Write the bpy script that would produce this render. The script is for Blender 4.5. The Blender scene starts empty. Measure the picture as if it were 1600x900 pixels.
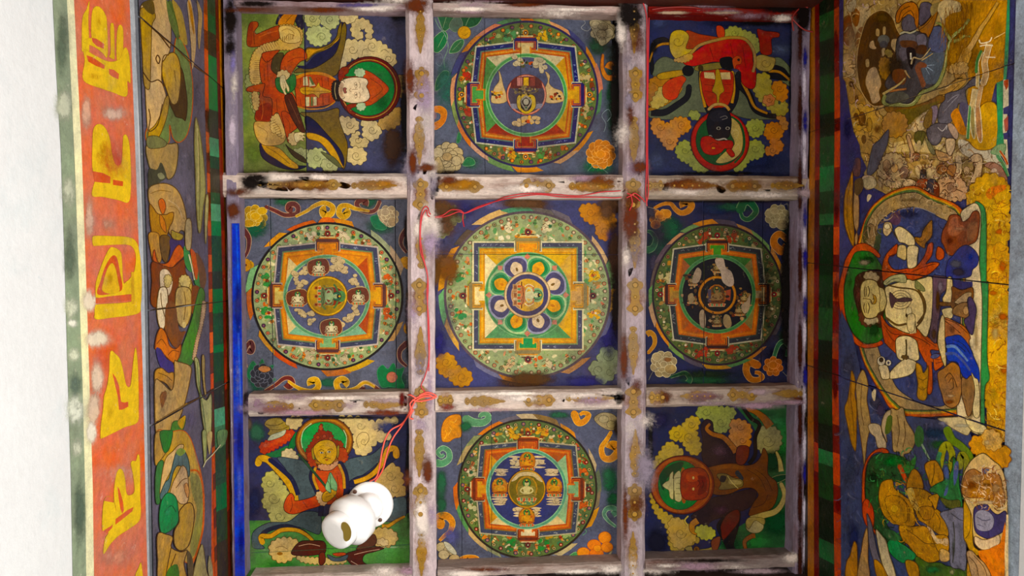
import bpy, bmesh, math, random
from mathutils import Vector, Matrix
from mathutils.geometry import tessellate_polygon

S = bpy.context.scene
COL = S.collection
# ------------------------------------------------------------------ camera
F = 1200.0
CX, CY = 800.0, 450.0
CAM = Vector((0.0, 0.0, 1.5))
wz = Vector((-90.0, 50.0, -F)).normalized()            # straight up, seen by the camera
wy = Vector((-50.0, 28710.0, F))
wy = (wy - wz * wy.dot(wz)).normalized()
wx = wy.cross(wz).normalized()
M = Matrix((wx, wy, wz))                                # camera vector -> world vector
cam_data = bpy.data.cameras.new('camera')
cam_data.sensor_width = 36.0
cam_data.lens = F / 1600.0 * 36.0
cam_data.clip_start = 0.02
cam = bpy.data.objects.new('camera', cam_data)
COL.objects.link(cam)
cam.matrix_world = Matrix.Translation(CAM) @ M.to_4x4()
S.camera = cam
# ------------------------------------------------------------------ world, lamps, exposure
S.view_settings.view_transform = 'Standard'
S.view_settings.look = 'None'
S.view_settings.gamma = 1.0
S.view_settings.use_curve_mapping = False
S.view_settings.exposure = 0.0
world = bpy.data.worlds.new('sky')
S.world = world
world.use_nodes = True
bgn = world.node_tree.nodes['Background']
bgn.inputs[0].default_value = (0.72, 0.84, 1.0, 1)
bgn.inputs[1].default_value = 0.7

def area(name, loc, target, sx, sy, power, colour):
    d = bpy.data.lights.new(name, 'AREA')
    d.shape = 'RECTANGLE'; d.size = sx; d.size_y = sy; d.energy = power; d.color = colour
    o = bpy.data.objects.new(name, d); COL.objects.link(o)
    o.location = loc
    o.rotation_euler = (Vector(target) - Vector(loc)).to_track_quat('-Z', 'Y').to_euler()
    return o
area('daylight_doorway', (-1.75, -0.3, 1.55), (0.45, -0.05, 3.35), 1.15, 1.3, 100.0, (1.0, 0.97, 0.92))
area('floor_fill', (0.35, -0.45, 0.35), (-0.25, 0.0, 3.9), 1.0, 1.2, 80.0, (1.0, 0.95, 0.87))  # unseen fill added low in the room to brighten ceiling and right wall
#LIGHTEND
# ------------------------------------------------------------------ planes of the room
H = 2.4                      # camera to underside of the beams
ZB = CAM.z + H               # beam undersides
DEEP = 0.075
ZP = ZB + DEEP               # painted panels

def ray(px, py):
    return (M @ Vector((px - CX, CY - py, -F))).normalized()

class Surf:
    def __init__(s, p, n):
        s.p = Vector(p); s.n = Vector(n).normalized()
    def at(s, px, py, off=0.0):
        d = ray(px, py)
        t = ((s.p + s.n * off) - CAM).dot(s.n) / d.dot(s.n)
        return CAM + d * t

PANEL = Surf((0, 0, ZP), (0, 0, -1))
BEAM = Surf((0, 0, ZB), (0, 0, -1))
XL = BEAM.at(350, 450).x
XR = BEAM.at(1263, 450).x
LEFT = Surf((XL, 0, 0), (-1, 0, 0))
RIGHT = Surf((XR, 0, 0), (1, 0, 0))
YN = BEAM.at(800, 2).y
YS = BEAM.at(800, 912).y

# ------------------------------------------------------------------ colours and materials
PAL = dict(k='18110f', w='e0d6b4', y='d9a41c', o='d8761c', O='c8501c', r='b0341c', R='6a1a12', n='6a4318',
           N='38230f', t='b08a52', T='cbb07a', g='3f7c3c', G='16482a', e='8fae78', b='4b5074', B='202856',
           u='1c40c4', p='43305c', P='8f89a2', v='4a6068', i='cc8c72', l='7c7432', f='dccba0', c='ab7c22',
           d='2a2038', m='9a5430', z='c9c0b0', a='5c6e3c', h='e8dfc8')
def lin1(v):
    return v / 12.92 if v <= 0.04045 else ((v + 0.055) / 1.055) ** 2.4
def rgb(c):
    h = PAL.get(c, c)
    r, g, b = (int(h[i:i + 2], 16) / 255.0 for i in (0, 2, 4))
    if b > r and b > g and b < 0.62:                     # the aged blues are greyer than fresh pigment
        m = (r + g + b) / 3; r, g, b = (v + (m - v) * 0.22 for v in (r, g, b))
    return (lin1(r), lin1(g), lin1(b))

def nn(nt, typ, **kw):
    n = nt.nodes.new(typ)
    for k, v in kw.items():
        if k.startswith('i_'):
            n.inputs[int(k[2:])].default_value = v
        else:
            setattr(n, k, v)
    return n
def mathn(nt, op, a, b=None, clamp=False):
    n = nt.nodes.new('ShaderNodeMath'); n.operation = op; n.use_clamp = clamp
    for i, v in enumerate((a, b)):
        if v is None: continue
        if isinstance(v, (int, float)): n.inputs[i].default_value = v
        else: nt.links.new(v, n.inputs[i])
    return n.outputs[0]
def noise(nt, vec, scale, detail=4.0, rough=0.6):
    n = nt.nodes.new('ShaderNodeTexNoise')
    n.inputs['Scale'].default_value = scale; n.inputs['Detail'].default_value = detail
    n.inputs['Roughness'].default_value = rough
    nt.links.new(vec, n.inputs['Vector'])
    return n.outputs[0]
def ramp(nt, fac, p0, p1):
    n = nt.nodes.new('ShaderNodeMapRange')
    n.inputs[1].default_value = p0; n.inputs[2].default_value = p1
    n.clamp = True
    nt.links.new(fac, n.inputs[0])
    return n.outputs[0]
def mixc(nt, fac, a, b, mode='MIX'):
    n = nt.nodes.new('ShaderNodeMix'); n.data_type = 'RGBA'; n.blend_type = mode
    for sock, v in ((n.inputs[0], fac), (n.inputs[6], a), (n.inputs[7], b)):
        if isinstance(v, (int, float)): sock.default_value = v
        elif isinstance(v, tuple): sock.default_value = (*v, 1)
        else: nt.links.new(v, sock)
    return n.outputs[2]

GAIN = 0.66
def paint_material(name, rough=0.6, mottle=0.5, dirt=0.35, dirt_col='3a2412', wear=0.12, wear_col='c9b896',
                   stretch=(1, 1, 1), bump=0.25, stain=False, base=None, spec=0.35, scale=1.0, gain=None):
    m = bpy.data.materials.new(name); m.use_nodes = True
    nt = m.node_tree; nt.nodes.clear()
    out = nt.nodes.new('ShaderNodeOutputMaterial'); bs = nt.nodes.new('ShaderNodeBsdfPrincipled')
    geo = nt.nodes.new('ShaderNodeNewGeometry')
    mp = nt.nodes.new('ShaderNodeMapping'); mp.inputs['Scale'].default_value = stretch
    nt.links.new(geo.outputs['Position'], mp.inputs[0])
    pos = mp.outputs[0]
    if base is None:
        at = nt.nodes.new('ShaderNodeVertexColor'); at.layer_name = 'paint'
        col = at.outputs[0]
    else:
        c = nt.nodes.new('ShaderNodeRGB'); c.outputs[0].default_value = (*rgb(base), 1); col = c.outputs[0]
    col = mixc(nt, 1.0, col, (GAIN if gain is None else gain,) * 3, 'MULTIPLY')
    n1 = noise(nt, pos, 9 * scale, 5); n2 = noise(nt, pos, 55 * scale, 5, 0.7); n3 = noise(nt, pos, 260, 3, 0.7)
    hs = nt.nodes.new('ShaderNodeHueSaturation')
    n4 = noise(nt, pos, 21 * scale, 6, 0.7)
    nt.links.new(mathn(nt, 'ADD', mathn(nt, 'MULTIPLY', n4, 0.035), 0.4835), hs.inputs['Hue'])
    nt.links.new(mathn(nt, 'ADD', mathn(nt, 'MULTIPLY', n1, 0.6), 0.78), hs.inputs['Saturation'])
    nt.links.new(col, hs.inputs['Color']); col = hs.outputs[0]
    v = mathn(nt, 'ADD', mathn(nt, 'MULTIPLY', n1, 0.9), mathn(nt, 'MULTIPLY', n2, 0.75))
    v = mathn(nt, 'ADD', v, mathn(nt, 'MULTIPLY', n3, 0.6))
    v = mathn(nt, 'ADD', v, mathn(nt, 'MULTIPLY', noise(nt, pos, 120 * scale, 4, 0.7), 0.5))   # about 1.375
    v = mathn(nt, 'ADD', mathn(nt, 'MULTIPLY', mathn(nt, 'SUBTRACT', v, 1.375), mottle * 2.5), 1.0)
    v = mathn(nt, 'MAXIMUM', v, 0.4)
    vc = nt.nodes.new('ShaderNodeCombineColor')
    for i in range(3): nt.links.new(v, vc.inputs[i])
    col = mixc(nt, 1.0, col, vc.outputs[0], 'MULTIPLY')
    d1 = noise(nt, pos, 4.2 * scale, 7, 0.72)
    dm = mathn(nt, 'MULTIPLY', ramp(nt, d1, 0.52, 0.70), dirt)
    col = mixc(nt, dm, col, rgb(dirt_col))
    w1 = noise(nt, pos, 34 * scale, 8, 0.75)
    wm = mathn(nt, 'MULTIPLY', ramp(nt, w1, 0.62, 0.68), wear)
    col = mixc(nt, wm, col, rgb(wear_col))
    nt.links.new(col, bs.inputs['Base Color'])
    rg = mathn(nt, 'ADD', mathn(nt, 'MULTIPLY', n2, 0.35), rough - 0.17)
    nt.links.new(rg, bs.inputs['Roughness'])
    bs.inputs['Specular IOR Level'].default_value = spec
    bp = nt.nodes.new('ShaderNodeBump'); bp.inputs['Strength'].default_value = bump
    bp.inputs['Distance'].default_value = 0.004
    nt.links.new(mathn(nt, 'ADD', n2, mathn(nt, 'MULTIPLY', n1, 1.2)), bp.inputs['Height'])
    nt.links.new(bp.outputs[0], bs.inputs['Normal'])
    if stain:
        tr = nt.nodes.new('ShaderNodeBsdfTransparent'); mx = nt.nodes.new('ShaderNodeMixShader')
        nz = mathn(nt, 'ADD', mathn(nt, 'MULTIPLY', noise(nt, pos, 24, 6, 0.75), 0.6), mathn(nt, 'MULTIPLY', noise(nt, pos, 110, 5, 0.75), 0.4))
        a = mathn(nt, 'ADD', at.outputs[1], mathn(nt, 'MULTIPLY', mathn(nt, 'SUBTRACT', nz, 0.5), 2.4))
        a = mathn(nt, 'MULTIPLY', ramp(nt, a, 0.12, 0.72), mathn(nt, 'MINIMUM', mathn(nt, 'MULTIPLY', at.outputs[1], 1.6), 1.0))
        nt.links.new(a, mx.inputs[0]); nt.links.new(tr.outputs[0], mx.inputs[1]); nt.links.new(bs.outputs[0], mx.inputs[2])
        nt.links.new(mx.outputs[0], out.inputs[0])
    else:
        nt.links.new(bs.outputs[0], out.inputs[0])
    return m

PAINT = paint_material('old_paint_on_boards', spec=0.1, gain=0.70, mottle=0.62, dirt=0.45, wear=0.16, wear_col='a89878')
MURAL = paint_material('old_mural_paint', gain=0.88, rough=0.42, mottle=0.7, dirt=0.4, wear=0.16, bump=0.55, spec=0.18)
FRIEZE = paint_material('frieze_paint', gain=0.86, mottle=0.4, dirt=0.05, wear=0.25, wear_col='efe6cf', rough=0.75, dirt_col='b08060')
MURAL_R = paint_material('old_mural_paint_glossy', gain=1.2, rough=0.36, mottle=0.8, dirt=0.45, wear=0.4, wear_col='b89c78', bump=0.8, spec=0.28)
STAIN_SHADE = paint_material('stain_wear_and_shade', gain=0.8, mottle=0.25, spec=0.08, stain=True, dirt=0.1, wear=0.0)  # soft blots: stains, wear and painted shade
def timber(nm, st): return paint_material(nm, stretch=st, gain=0.84, mottle=0.42, spec=0.12, dirt=0.8, dirt_col='5a2f1a', wear=0.5, wear_col='efe4d4', rough=0.7, bump=0.5, scale=2.0)
TIMBER_Y = timber('whitewashed_timber_lengthwise', (1, .3, 1))
TIMBER = timber('whitewashed_timber', (.3, 1, 1))
OLDT = paint_material('whitewashed_timber', gain=0.75, mottle=0.6, dirt=0.75, dirt_col='5a2f1a', wear=0.5, wear_col='efe4d4', rough=0.7, bump=0.5, scale=2.0)
GOLD = paint_material('gold_paint', mottle=0.45, dirt=0.3, wear=0.1, rough=0.5, bump=0.5)
PLASTER = paint_material('white_plaster', gain=0.9, base='e2e4e4', mottle=0.06, dirt=0.35, dirt_col='b4c6ca', wear=0.45, wear_col='b8c4c8', rough=0.85)
DARK = paint_material('dark_backing', base='0c0807', mottle=0.3, dirt=0.0, wear=0.0, rough=0.9)
FLOORM = paint_material('earth_floor', base='a58f72', mottle=0.3, rough=0.9)
def plain(name, c, rough, spec=0.5):
    m = bpy.data.materials.new(name); m.use_nodes = True
    b = m.node_tree.nodes['Principled BSDF']
    nt = m.node_tree
    g = nt.nodes.new('ShaderNodeNewGeometry')
    n = noise(nt, g.outputs['Position'], 60, 3)
    nt.links.new(mixc(nt, mathn(nt, 'MULTIPLY', n, 0.25), rgb(c), tuple(x * 0.6 for x in rgb(c))), b.inputs['Base Color'])
    b.inputs['Roughness'].default_value = rough; b.inputs['Specular IOR Level'].default_value = spec
    return m
WHITE = plain('white_glazed_plastic', 'ffffff', 0.3)
SCREW = plain('dull_screw_metal', '5a3a2a', 0.5)
BRASS = plain('socket_brass', '9a8438', 0.4)
REDWIRE = plain('red_cord_plastic', 'c01c26', 0.45)
ORANGEWIRE = plain('faded_red_cord_plastic', 'ee5a48', 0.5)

# ------------------------------------------------------------------ objects
def empty(name, loc, label=None, cat=None, group=None, kind=None):
    o = bpy.data.objects.new(name, None); COL.objects.link(o)
    o.location = loc; o.empty_display_size = 0.05
    tag(o, label, cat, group, kind)
    return o
def tag(o, label=None, cat=None, group=None, kind=None):
    for k, v in (('label', label), ('category', cat), ('group', group), ('kind', kind)):
        if v: o[k] = v
def mesh_obj(name, verts, faces, mat, parent=None, cols=None, smooth=False, label=None, cuts=None):
    """verts in world space; stored relative to the parent's origin"""
    org = parent_world(parent)
    me = bpy.data.meshes.new(name)
    me.from_pydata([tuple(Vector(v) - org) for v in verts], [], faces)
    if cols is not None:
        at = me.color_attributes.new('paint', 'FLOAT_COLOR', 'CORNER')
        buf = []
        for f, c in zip(faces, cols):
            if isinstance(c, list):
                for q in c: buf.extend(q)
            else:
                c4 = (*c, 1.0) if len(c) == 3 else c
                buf.extend(c4 * len(f))
        at.data.foreach_set('color', buf)
    if cuts:
        cut_mesh(me, cuts, org)
    me.materials.append(mat)
    if smooth:
        me.polygons.foreach_set('use_smooth', [True] * len(me.polygons))
    o = bpy.data.objects.new(name, me); COL.objects.link(o)
    if parent: o.parent = parent
    if label: o['label'] = label
    return o
def parent_world(p):
    v = Vector((0, 0, 0))
    while p is not None:
        v = v + p.location; p = p.parent
    return v
def cut_mesh(me, cuts, org):
    """open a real joint through the mesh along every board seam (point, in-plane normal, half gap)"""
    xs = [v.co + org for v in me.vertices]
    use = []
    for p, n, g in cuts:
        ds = [(x - p).dot(n) for x in xs]
        if min(ds) < g and max(ds) > -g: use.append((p, n, g))
    if not use: return
    bm = bmesh.new(); bm.from_mesh(me)
    for p, n, g in use:
        for sgn in (-1, 1):
            bmesh.ops.bisect_plane(bm, geom=bm.verts[:] + bm.edges[:] + bm.faces[:], dist=1e-7,
                                   plane_co=p - org + n * g * sgn, plane_no=n)
        dead = [f for f in bm.faces if abs((f.calc_center_median() + org - p).dot(n)) < g * 0.98]
        bmesh.ops.delete(bm, geom=dead, context='FACES')
    bm.to_mesh(me); bm.free()

def box(x0, y0, z0, x1, y1, z1):
    v = [(x, y, z) for x in (x0, x1) for y in (y0, y1) for z in (z0, z1)]
    f = [(0, 1, 3, 2), (4, 6, 7, 5), (0, 4, 5, 1), (2, 3, 7, 6), (0, 2, 6, 4), (1, 5, 7, 3)]
    return v, f
def box_obj(name, b, mat, parent=None, col=None, label=None, kind=None, cuts=None):
    v, f = box(*b)
    o = mesh_obj(name, v, f, mat, parent, [rgb(col)] * 6 if col else None, label=label, cuts=cuts)
    if kind: o['kind'] = kind
    return o

# ------------------------------------------------------------------ the painter: flat paint traced on a surface
def spline(pts, closed, n=6):
    P = [Vector(p) for p in pts]; L = len(P); out = []
    if L < 3: return P
    rng = range(L) if closed else range(L - 1)
    for i in rng:
        if closed: a, b, c, d = P[i - 1], P[i], P[(i + 1) % L], P[(i + 2) % L]
        else: a, b, c, d = P[max(i - 1, 0)], P[i], P[i + 1], P[min(i + 2, L - 1)]
        for k in range(n):
            t = k / n
            out.append(0.5 * ((2 * b) + (c - a) * t + (2 * a - 5 * b + 4 * c - d) * t * t + (3 * b - a - 3 * c + d) * t ** 3))
    if not closed: out.append(P[-1])
    return out

class Painter:
    STEP = 1.5e-5
    def __init__(s, surf, root, mat=PAINT, cuts=None, base=0.0006, prefix=''):
        s.surf, s.root, s.mat, s.cuts, s.n, s.base = surf, root, mat, cuts, 0, base
        s.o = (0, 0, 1.0); s.cur = None; s.v = []; s.f = []; s.c = []; s.sv = []; s.sf = []; s.sc = []
        s.lw = 1.0; s.name = 'painting'; s.label = None; s.kind = None; s.pr = []
    def part(s, name, label=None, kind=None):
        s.flush(); s.name, s.label, s.kind = name, label, kind
    def mark(s, pts, pad=0.0):
        """a stroke starts here: remember where its vertices and faces begin and its extent"""
        xs = [q[0] for q in pts]; ys = [q[1] for q in pts]
        s.pr.append((len(s.v), len(s.f), min(xs) - pad, min(ys) - pad, max(xs) + pad, max(ys) + pad))
    def flush(s):
        if s.f:
            groups = [list(range(len(s.pr)))]
            if s.kind != 'stuff' and len(s.pr) > 1:
                par = list(range(len(s.pr)))
                def fd(a):
                    while par[a] != a: par[a] = par[par[a]]; a = par[a]
                    return a
                for a in range(len(s.pr)):
                    A = s.pr[a]
                    for b in range(a):
                        B = s.pr[b]
                        if A[2] < B[4] and B[2] < A[4] and A[3] < B[5] and B[3] < A[5]: par[fd(a)] = fd(b)
                gd = {}
                for a in range(len(s.pr)): gd.setdefault(fd(a), []).append(a)
                groups = list(gd.values())
            ends = [(q[0], q[1]) for q in s.pr[1:]] + [(len(s.v), len(s.f))]
            for g in groups:
                V, Fc, C = [], [], []
                for a in g:
                    v0, f0 = s.pr[a][0], s.pr[a][1]; v1, f1 = ends[a]; d = len(V) - v0
                    V += s.v[v0:v1]; Fc += [tuple(i + d for i in f) for f in s.f[f0:f1]]; C += s.c[f0:f1]
                if not Fc: continue
                o = mesh_obj(s.name, V, Fc, s.mat, s.root, C, label=s.label, cuts=s.cuts)
                if s.kind: o['kind'] = s.kind
        s.pr = []
        if s.sf:
            mesh_obj('stain_and_shade', s.sv, s.sf, STAIN_SHADE, s.root, s.sc, cuts=s.cuts)['kind'] = 'stuff'  # stains and painted edge shade share one mesh
        s.v = []; s.f = []; s.c = []; s.sv = []; s.sf = []; s.sc = []
        return s
    def up(s): s.n += 1
    def off(s): return s.base + s.n * s.STEP
    def loc(s, x, y): return (s.o[0] + x / s.o[2], s.o[1] + y / s.o[2])
    def poly(s, pts, col, up=True):
        """pts in photo pixels"""
        s.n += 1 if up else 0.13
        P = [Vector((p[0], p[1], 0)) for p in pts]; s.mark(pts)
        tri = tessellate_polygon([P])
        b = len(s.v); off = s.off()
        s.v += [s.surf.at(p[0], p[1], off) for p in pts]
        c = rgb(col)
        for t in tri:
            s.f.append(tuple(b + i for i in t)); s.c.append(c)
    def fan(s, cx, cy, rx, ry, col, rot=0.0, n=None, up=True, wob=0.0, rnd=random):
        n = n or max(7, min(64, int(6 + (rx + ry) * 0.7)))
        ca, sa = math.cos(rot), math.sin(rot)
        pts = []
        for i in range(n):
            a = 2 * math.pi * i / n; k = 1 + wob * (rnd.random() - .5)
            x, y = rx * k * math.cos(a), ry * k * math.sin(a)
            pts.append((cx + x * ca - y * sa, cy + x * sa + y * ca))
        s.n += 1 if up else 0.13
        s.mark(pts); b = len(s.v); off = s.off()
        s.v += [s.surf.at(p[0], p[1], off) for p in pts]
        s.f.append(tuple(range(b, b + n))); s.c.append(rgb(col))
        return pts
    def ribbon(s, pts, w0, w1, col, closed=False, up=True):
        s.n += 1 if up else 0.13
        P = [Vector((p[0], p[1])) for p in pts]; n = len(P)
        if n < 2: return
        s.mark(pts, w0 / 2); b = len(s.v); off = s.off(); c = rgb(col)
        for i, p in enumerate(P):
            if closed: t = P[(i + 1) % n] - P[i - 1]
            else: t = P[min(i + 1, n - 1)] - P[max(i - 1, 0)]
            if t.length < 1e-6: t = Vector((1, 0))
            t.normalize(); m = Vector((-t.y, t.x)); w = (w0 + (w1 - w0) * i / max(1, n - 1)) / 2
            for q in (p + m * w, p - m * w): s.v.append(s.surf.at(q.x, q.y, off))
        for i in range(n if closed else n - 1):
            j = (i + 1) % n
            s.f.append((b + 2 * i, b + 2 * i + 1, b + 2 * j + 1, b + 2 * j)); s.c.append(c)
    def ring(s, cx, cy, rx0, ry0, rx1, ry1, col, a0=0, a1=360, n=64, up=True, skew=0.0):
        s.n += 1 if up else 0.13
        rm = max(rx1, ry1) + 1
        aa = [math.radians(a0 + (a1 - a0) * q / 4) for q in range(5)]
        s.mark([(cx + rx1 * math.cos(a), cy + ry1 * math.sin(a)) for a in aa])
        b = len(s.v); off = s.off(); c = rgb(col)
        k = max(2, int(n * abs(a1 - a0) / 360))
        for i in range(k + 1):
            a = math.radians(a0 + (a1 - a0) * i / k); a2 = a + math.radians(skew)
            s.v.append(s.surf.at(cx + rx0 * math.cos(a), cy + ry0 * math.sin(a), off))
            s.v.append(s.surf.at(cx + rx1 * math.cos(a2), cy + ry1 * math.sin(a2), off))
        for i in range(k):
            s.f.append((b + 2 * i, b + 2 * i + 1, b + 2 * i + 3, b + 2 * i + 2)); s.c.append(c)
    def stain(s, cx, cy, rx, ry, col, alpha, rot=0.0):  # soft blot, for stains and for beam shade painted at panel edges
        s.up()
        n = 20; lv = [(0.0, 1.0), (0.35, .86), (0.65, .58), (0.95, .3), (1.35, 0.0)]
        ca, sa = math.cos(rot), math.sin(rot); c = rgb(col)
        b = len(s.sv); off = s.off() + 4e-4
        for k, (r, al) in enumerate(lv):
            for i in range(n):
                a = 2 * math.pi * i / n
                x, y = rx * r * math.cos(a), ry * r * math.sin(a)
                s.sv.append(s.surf.at(cx + x * ca - y * sa, cy + x * sa + y * ca, off))
        for k in range(len(lv) - 1):
            A, B = (*c, lv[k][1] * alpha), (*c, lv[k + 1][1] * alpha)
            for i in range(n):
                j = (i + 1) % n
                s.sf.append((b + k * n + i, b + k * n + j, b + (k + 1) * n + j, b + (k + 1) * n + i))
                s.sc.append([A, A, B, B])
    # ---- the little drawing language
    def style(s, t):
        a = t.split('/')
        return a[0], (a[1] if len(a) > 1 else None), (float(a[2]) if len(a) > 2 else 1.0)
    def outlined(s, pts, col, ol, w):
        s.poly(pts, col)
        if ol: s.ribbon(pts, w * s.lw, w * s.lw, ol, closed=True)
    def draw(s, text):
        for line in text.strip().split('\n'):
            line = line.split('#')[0].strip()
            if not line: continue
            if line[0] == '@':
                a = line[1:].split('|'); s.part(a[0].strip(), a[1].strip() if len(a) > 1 else None); continue
            t = line.split(); cmd = t[0]
            if cmd == 'o':
                s.o = (float(t[1]), float(t[2]), float(t[3])); continue
            st = s.style(t[1]); nums = [float(q) for q in t[2:]]
            if cmd in 'pP':
                P = [s.loc(nums[i], nums[i + 1]) for i in range(0, len(nums) - 1, 2)]
                if cmd == 'p': P = spline(P, True, 5)
                s.outlined(P, *st)
            elif cmd in 'lL':
                P = [s.loc(nums[i], nums[i + 1]) for i in range(1, len(nums) - 1, 2)]
                if cmd == 'l': P = spline(P, False, 5)
                s.ribbon(P, nums[0] * s.lw, nums[0] * s.lw, st[0])
            elif cmd == 'q':
                P = spline([s.loc(nums[i], nums[i + 1]) for i in range(2, len(nums) - 1, 2)], False, 6)
                if st[1]: s.ribbon(P, nums[0] + 2 * st[2], nums[1] + 2 * st[2], st[1])
                s.ribbon(P, nums[0], nums[1], st[0])
                s.fan(P[0].x, P[0].y, nums[0] / 2, nums[0] / 2, st[0], n=10, up=False)
            elif cmd == 'k':
                P = spline([s.loc(nums[i], nums[i + 1]) for i in range(1, len(nums) - 1, 2)], True, 8)
                s.outlined(scallop(P, nums[0]), *st)
            elif cmd == 'c':
                x, y = s.loc(nums[0], nums[1]); rx, ry = nums[2] / s.o[2], nums[3] / s.o[2]
                rot = math.radians(nums[4]) if len(nums) > 4 else 0
                pts = s.fan(x, y, rx, ry, st[0], rot)
                if st[1]: s.ribbon(pts, st[2], st[2], st[1], closed=True)
            elif cmd == 's':
                x, y = s.loc(nums[1], nums[2]); r = nums[3] / s.o[2]; tr = nums[4]; ph = math.radians(nums[5]) if len(nums) > 5 else 0
                n = int(abs(tr) * 14) + 2; pts = []
                for i in range(n):
                    q = i / (n - 1); a = ph + tr * 2 * math.pi * q
                    pts.append((x + r * (1 - .9 * q) * math.cos(a), y + r * (1 - .9 * q) * math.sin(a)))
                s.ribbon(pts, nums[0], nums[0] * .6, st[0])
            elif cmd == 'f':
                x, y = s.loc(nums[0], nums[1]); r = nums[2] / s.o[2]; n = int(nums[3])
                for ring_r, cnt, pr in ((.68, n, .42), (.34, max(4, n - 2), .34), (0, 1, .28)):
                    for i in range(cnt):
                        a = 2 * math.pi * i / cnt + ring_r * 3
                        pts = s.fan(x + r * ring_r * math.cos(a), y + r * ring_r * math.sin(a), r * pr, r * pr * .9, st[0], a, n=12)
                        if st[1]: s.ribbon(pts, st[2], st[2], st[1], closed=True)
            elif cmd == 'b':
                x, y = s.loc(nums[1], nums[2])
                s.stain(x, y, nums[3] / s.o[2], nums[4] / s.o[2], st[0], nums[0], math.radians(nums[5]) if len(nums) > 5 else 0)
        s.flush()

def inside(x, y, P):
    c = False; j = len(P) - 1
    for i in range(len(P)):
        if (P[i][1] > y) != (P[j][1] > y) and x < (P[j][0] - P[i][0]) * (y - P[i][1]) / (P[j][1] - P[i][1]) + P[i][0]: c = not c
        j = i
    return c
def doodle(p, poly, n, cols, l0, l1, w0, w1, seed, ang=None, bend=1.0, name='brushwork'):
    """loose brush strokes and curls worked over one painted area"""
    r = random.Random(seed); p.part(name, None, 'stuff'); k = 0
    xs = [q[0] for q in poly]; ys = [q[1] for q in poly]
    for _ in range(n * 6):
        x, y = r.uniform(min(xs), max(xs)), r.uniform(min(ys), max(ys))
        if not inside(x, y, poly): continue
        a = r.uniform(0, 6.28) if ang is None else math.radians(ang + r.gauss(0, 10)); L = r.uniform(l0, l1); cv = r.uniform(-1.6, 1.6) * bend
        pts = [(x, y)]
        for _i in range(6):
            a += cv * .35; pts.append((pts[-1][0] + math.cos(a) * L / 6, pts[-1][1] + math.sin(a) * L / 6))
        p.ribbon(pts, r.uniform(w0, w1), w0 * .5, r.choice(cols), up=False); k += 1
        if k >= n: break
    p.flush()

def scallop(P, bump):
    """replace a closed outline by outward bumps"""
    n = len(P); d = [0.0]
    for i in range(n): d.append(d[-1] + (P[(i + 1) % n] - P[i]).length)
    L = d[-1]; k = max(5, int(L / bump)); area2 = sum(P[i].x * P[(i + 1) % n].y - P[(i + 1) % n].x * P[i].y for i in range(n))
    sg = 1 if area2 > 0 else -1
    def at(u):
        u %= L
        for i in range(n):
            if d[i + 1] >= u:
                t = (u - d[i]) / max(1e-9, d[i + 1] - d[i]); return P[i].lerp(P[(i + 1) % n], t)
        return P[0]
    out = []
    for j in range(k):
        a, b = at(L * j / k), at(L * (j + 1) / k); t = b - a; m = Vector((t.y, -t.x)) * sg
        for q in range(5):
            u = q / 5; out.append(a.lerp(b, u) + m * 0.36 * math.sin(math.pi * u))
    return out
# ------------------------------------------------------------------ the shell
rnd = random.Random(7)
GROUND_W = 4.5
box_obj('ground', (-7, -7, -0.2, 7, 7, -0.02), FLOORM, kind='structure')
box_obj('floor', (XR - 0.5, YS - 0.1, -0.02, XL, YN + 0.1, 0.0), FLOORM, kind='structure')
ceil = box_obj('ceiling', (XR - 0.35, YS - 0.25, ZP + 0.03, XL + 0.3, YN + 0.25, ZP + 0.12), DARK, kind='structure')

# left wall : white plaster below, the red frieze, then mural boards up to the beams
def wl(px, y=450): return LEFT.at(px, y).z
Z_FR0, Z_FR1 = wl(103 + 4), wl(236)          # bottom of the green band, top of the grey band
wall_left = empty('wall_left', (XL + 0.12, (YN + YS) / 2, 0), kind='structure')
box_obj('plaster', (XL + 0.004, YS - 0.3, 0, XL + 0.25, YN + 0.3, ZP + 0.1), PLASTER, wall_left, label='white limewashed plaster below the painted bands')
wall_right = empty('wall_right', (XR - 0.12, (YN + YS) / 2, 0), kind='structure')
Z_RB = RIGHT.at(1582, 450).z
box_obj('masonry', (XR - 0.3, YS - 0.3, Z_RB - 0.01, XR - 0.02, YN + 0.3, ZP + 0.1), DARK, wall_right)
for nm, y0, y1 in (('wall_front', YS - 0.2, YS), ('wall_back', YN, YN + 0.2)):
    box_obj(nm, (XR - 0.3, y0, 0, XL + 0.25, y1, ZP + 0.1), paint_material(nm + '_paint', base='5a2c22', mottle=0.4, dirt=0.5) if nm == 'wall_back' else
            paint_material(nm + '_paint', base='4a3a34', mottle=0.4, dirt=0.5), kind='structure')
# jambs that close the sides of the wide opening on the right
# boards behind the murals
def seam(surf, a, b, g):
    p, q = surf.at(*a), surf.at(*b)
    t = (q - p).normalized(); n = t.cross(surf.n).normalized()
    return ((p + q) / 2, n, g)
LSEAMS = [seam(LEFT, (222, 30), (325, 118), 0.0016), seam(LEFT, (241, 484), (340, 472), 0.0012), seam(LEFT, (241, 662), (345, 603), 0.0018)]
RSEAMS = [seam(RIGHT, (1265, 207), (1562, 107), 0.0010), seam(RIGHT, (1257, 410), (1545, 441), 0.0014), seam(RIGHT, (1260, 570), (1560, 668), 0.0016)]
def boards(name, surf, root, seams, pz0, pz1, col, mat, thick=0.02):
    """a wall of boards between two heights split at the seams' Y"""
    ys = sorted([YS - 0.02, YN + 0.02] + [s_[0].y for s_ in seams])
    for i in range(len(ys) - 1):
        g = 0.0014
        x = surf.p.x; x2 = x - surf.n.x * thick
        box_obj(name, (min(x, x2), ys[i] + g, pz0, max(x, x2), ys[i + 1] - g, pz1), mat, root, col)
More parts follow.
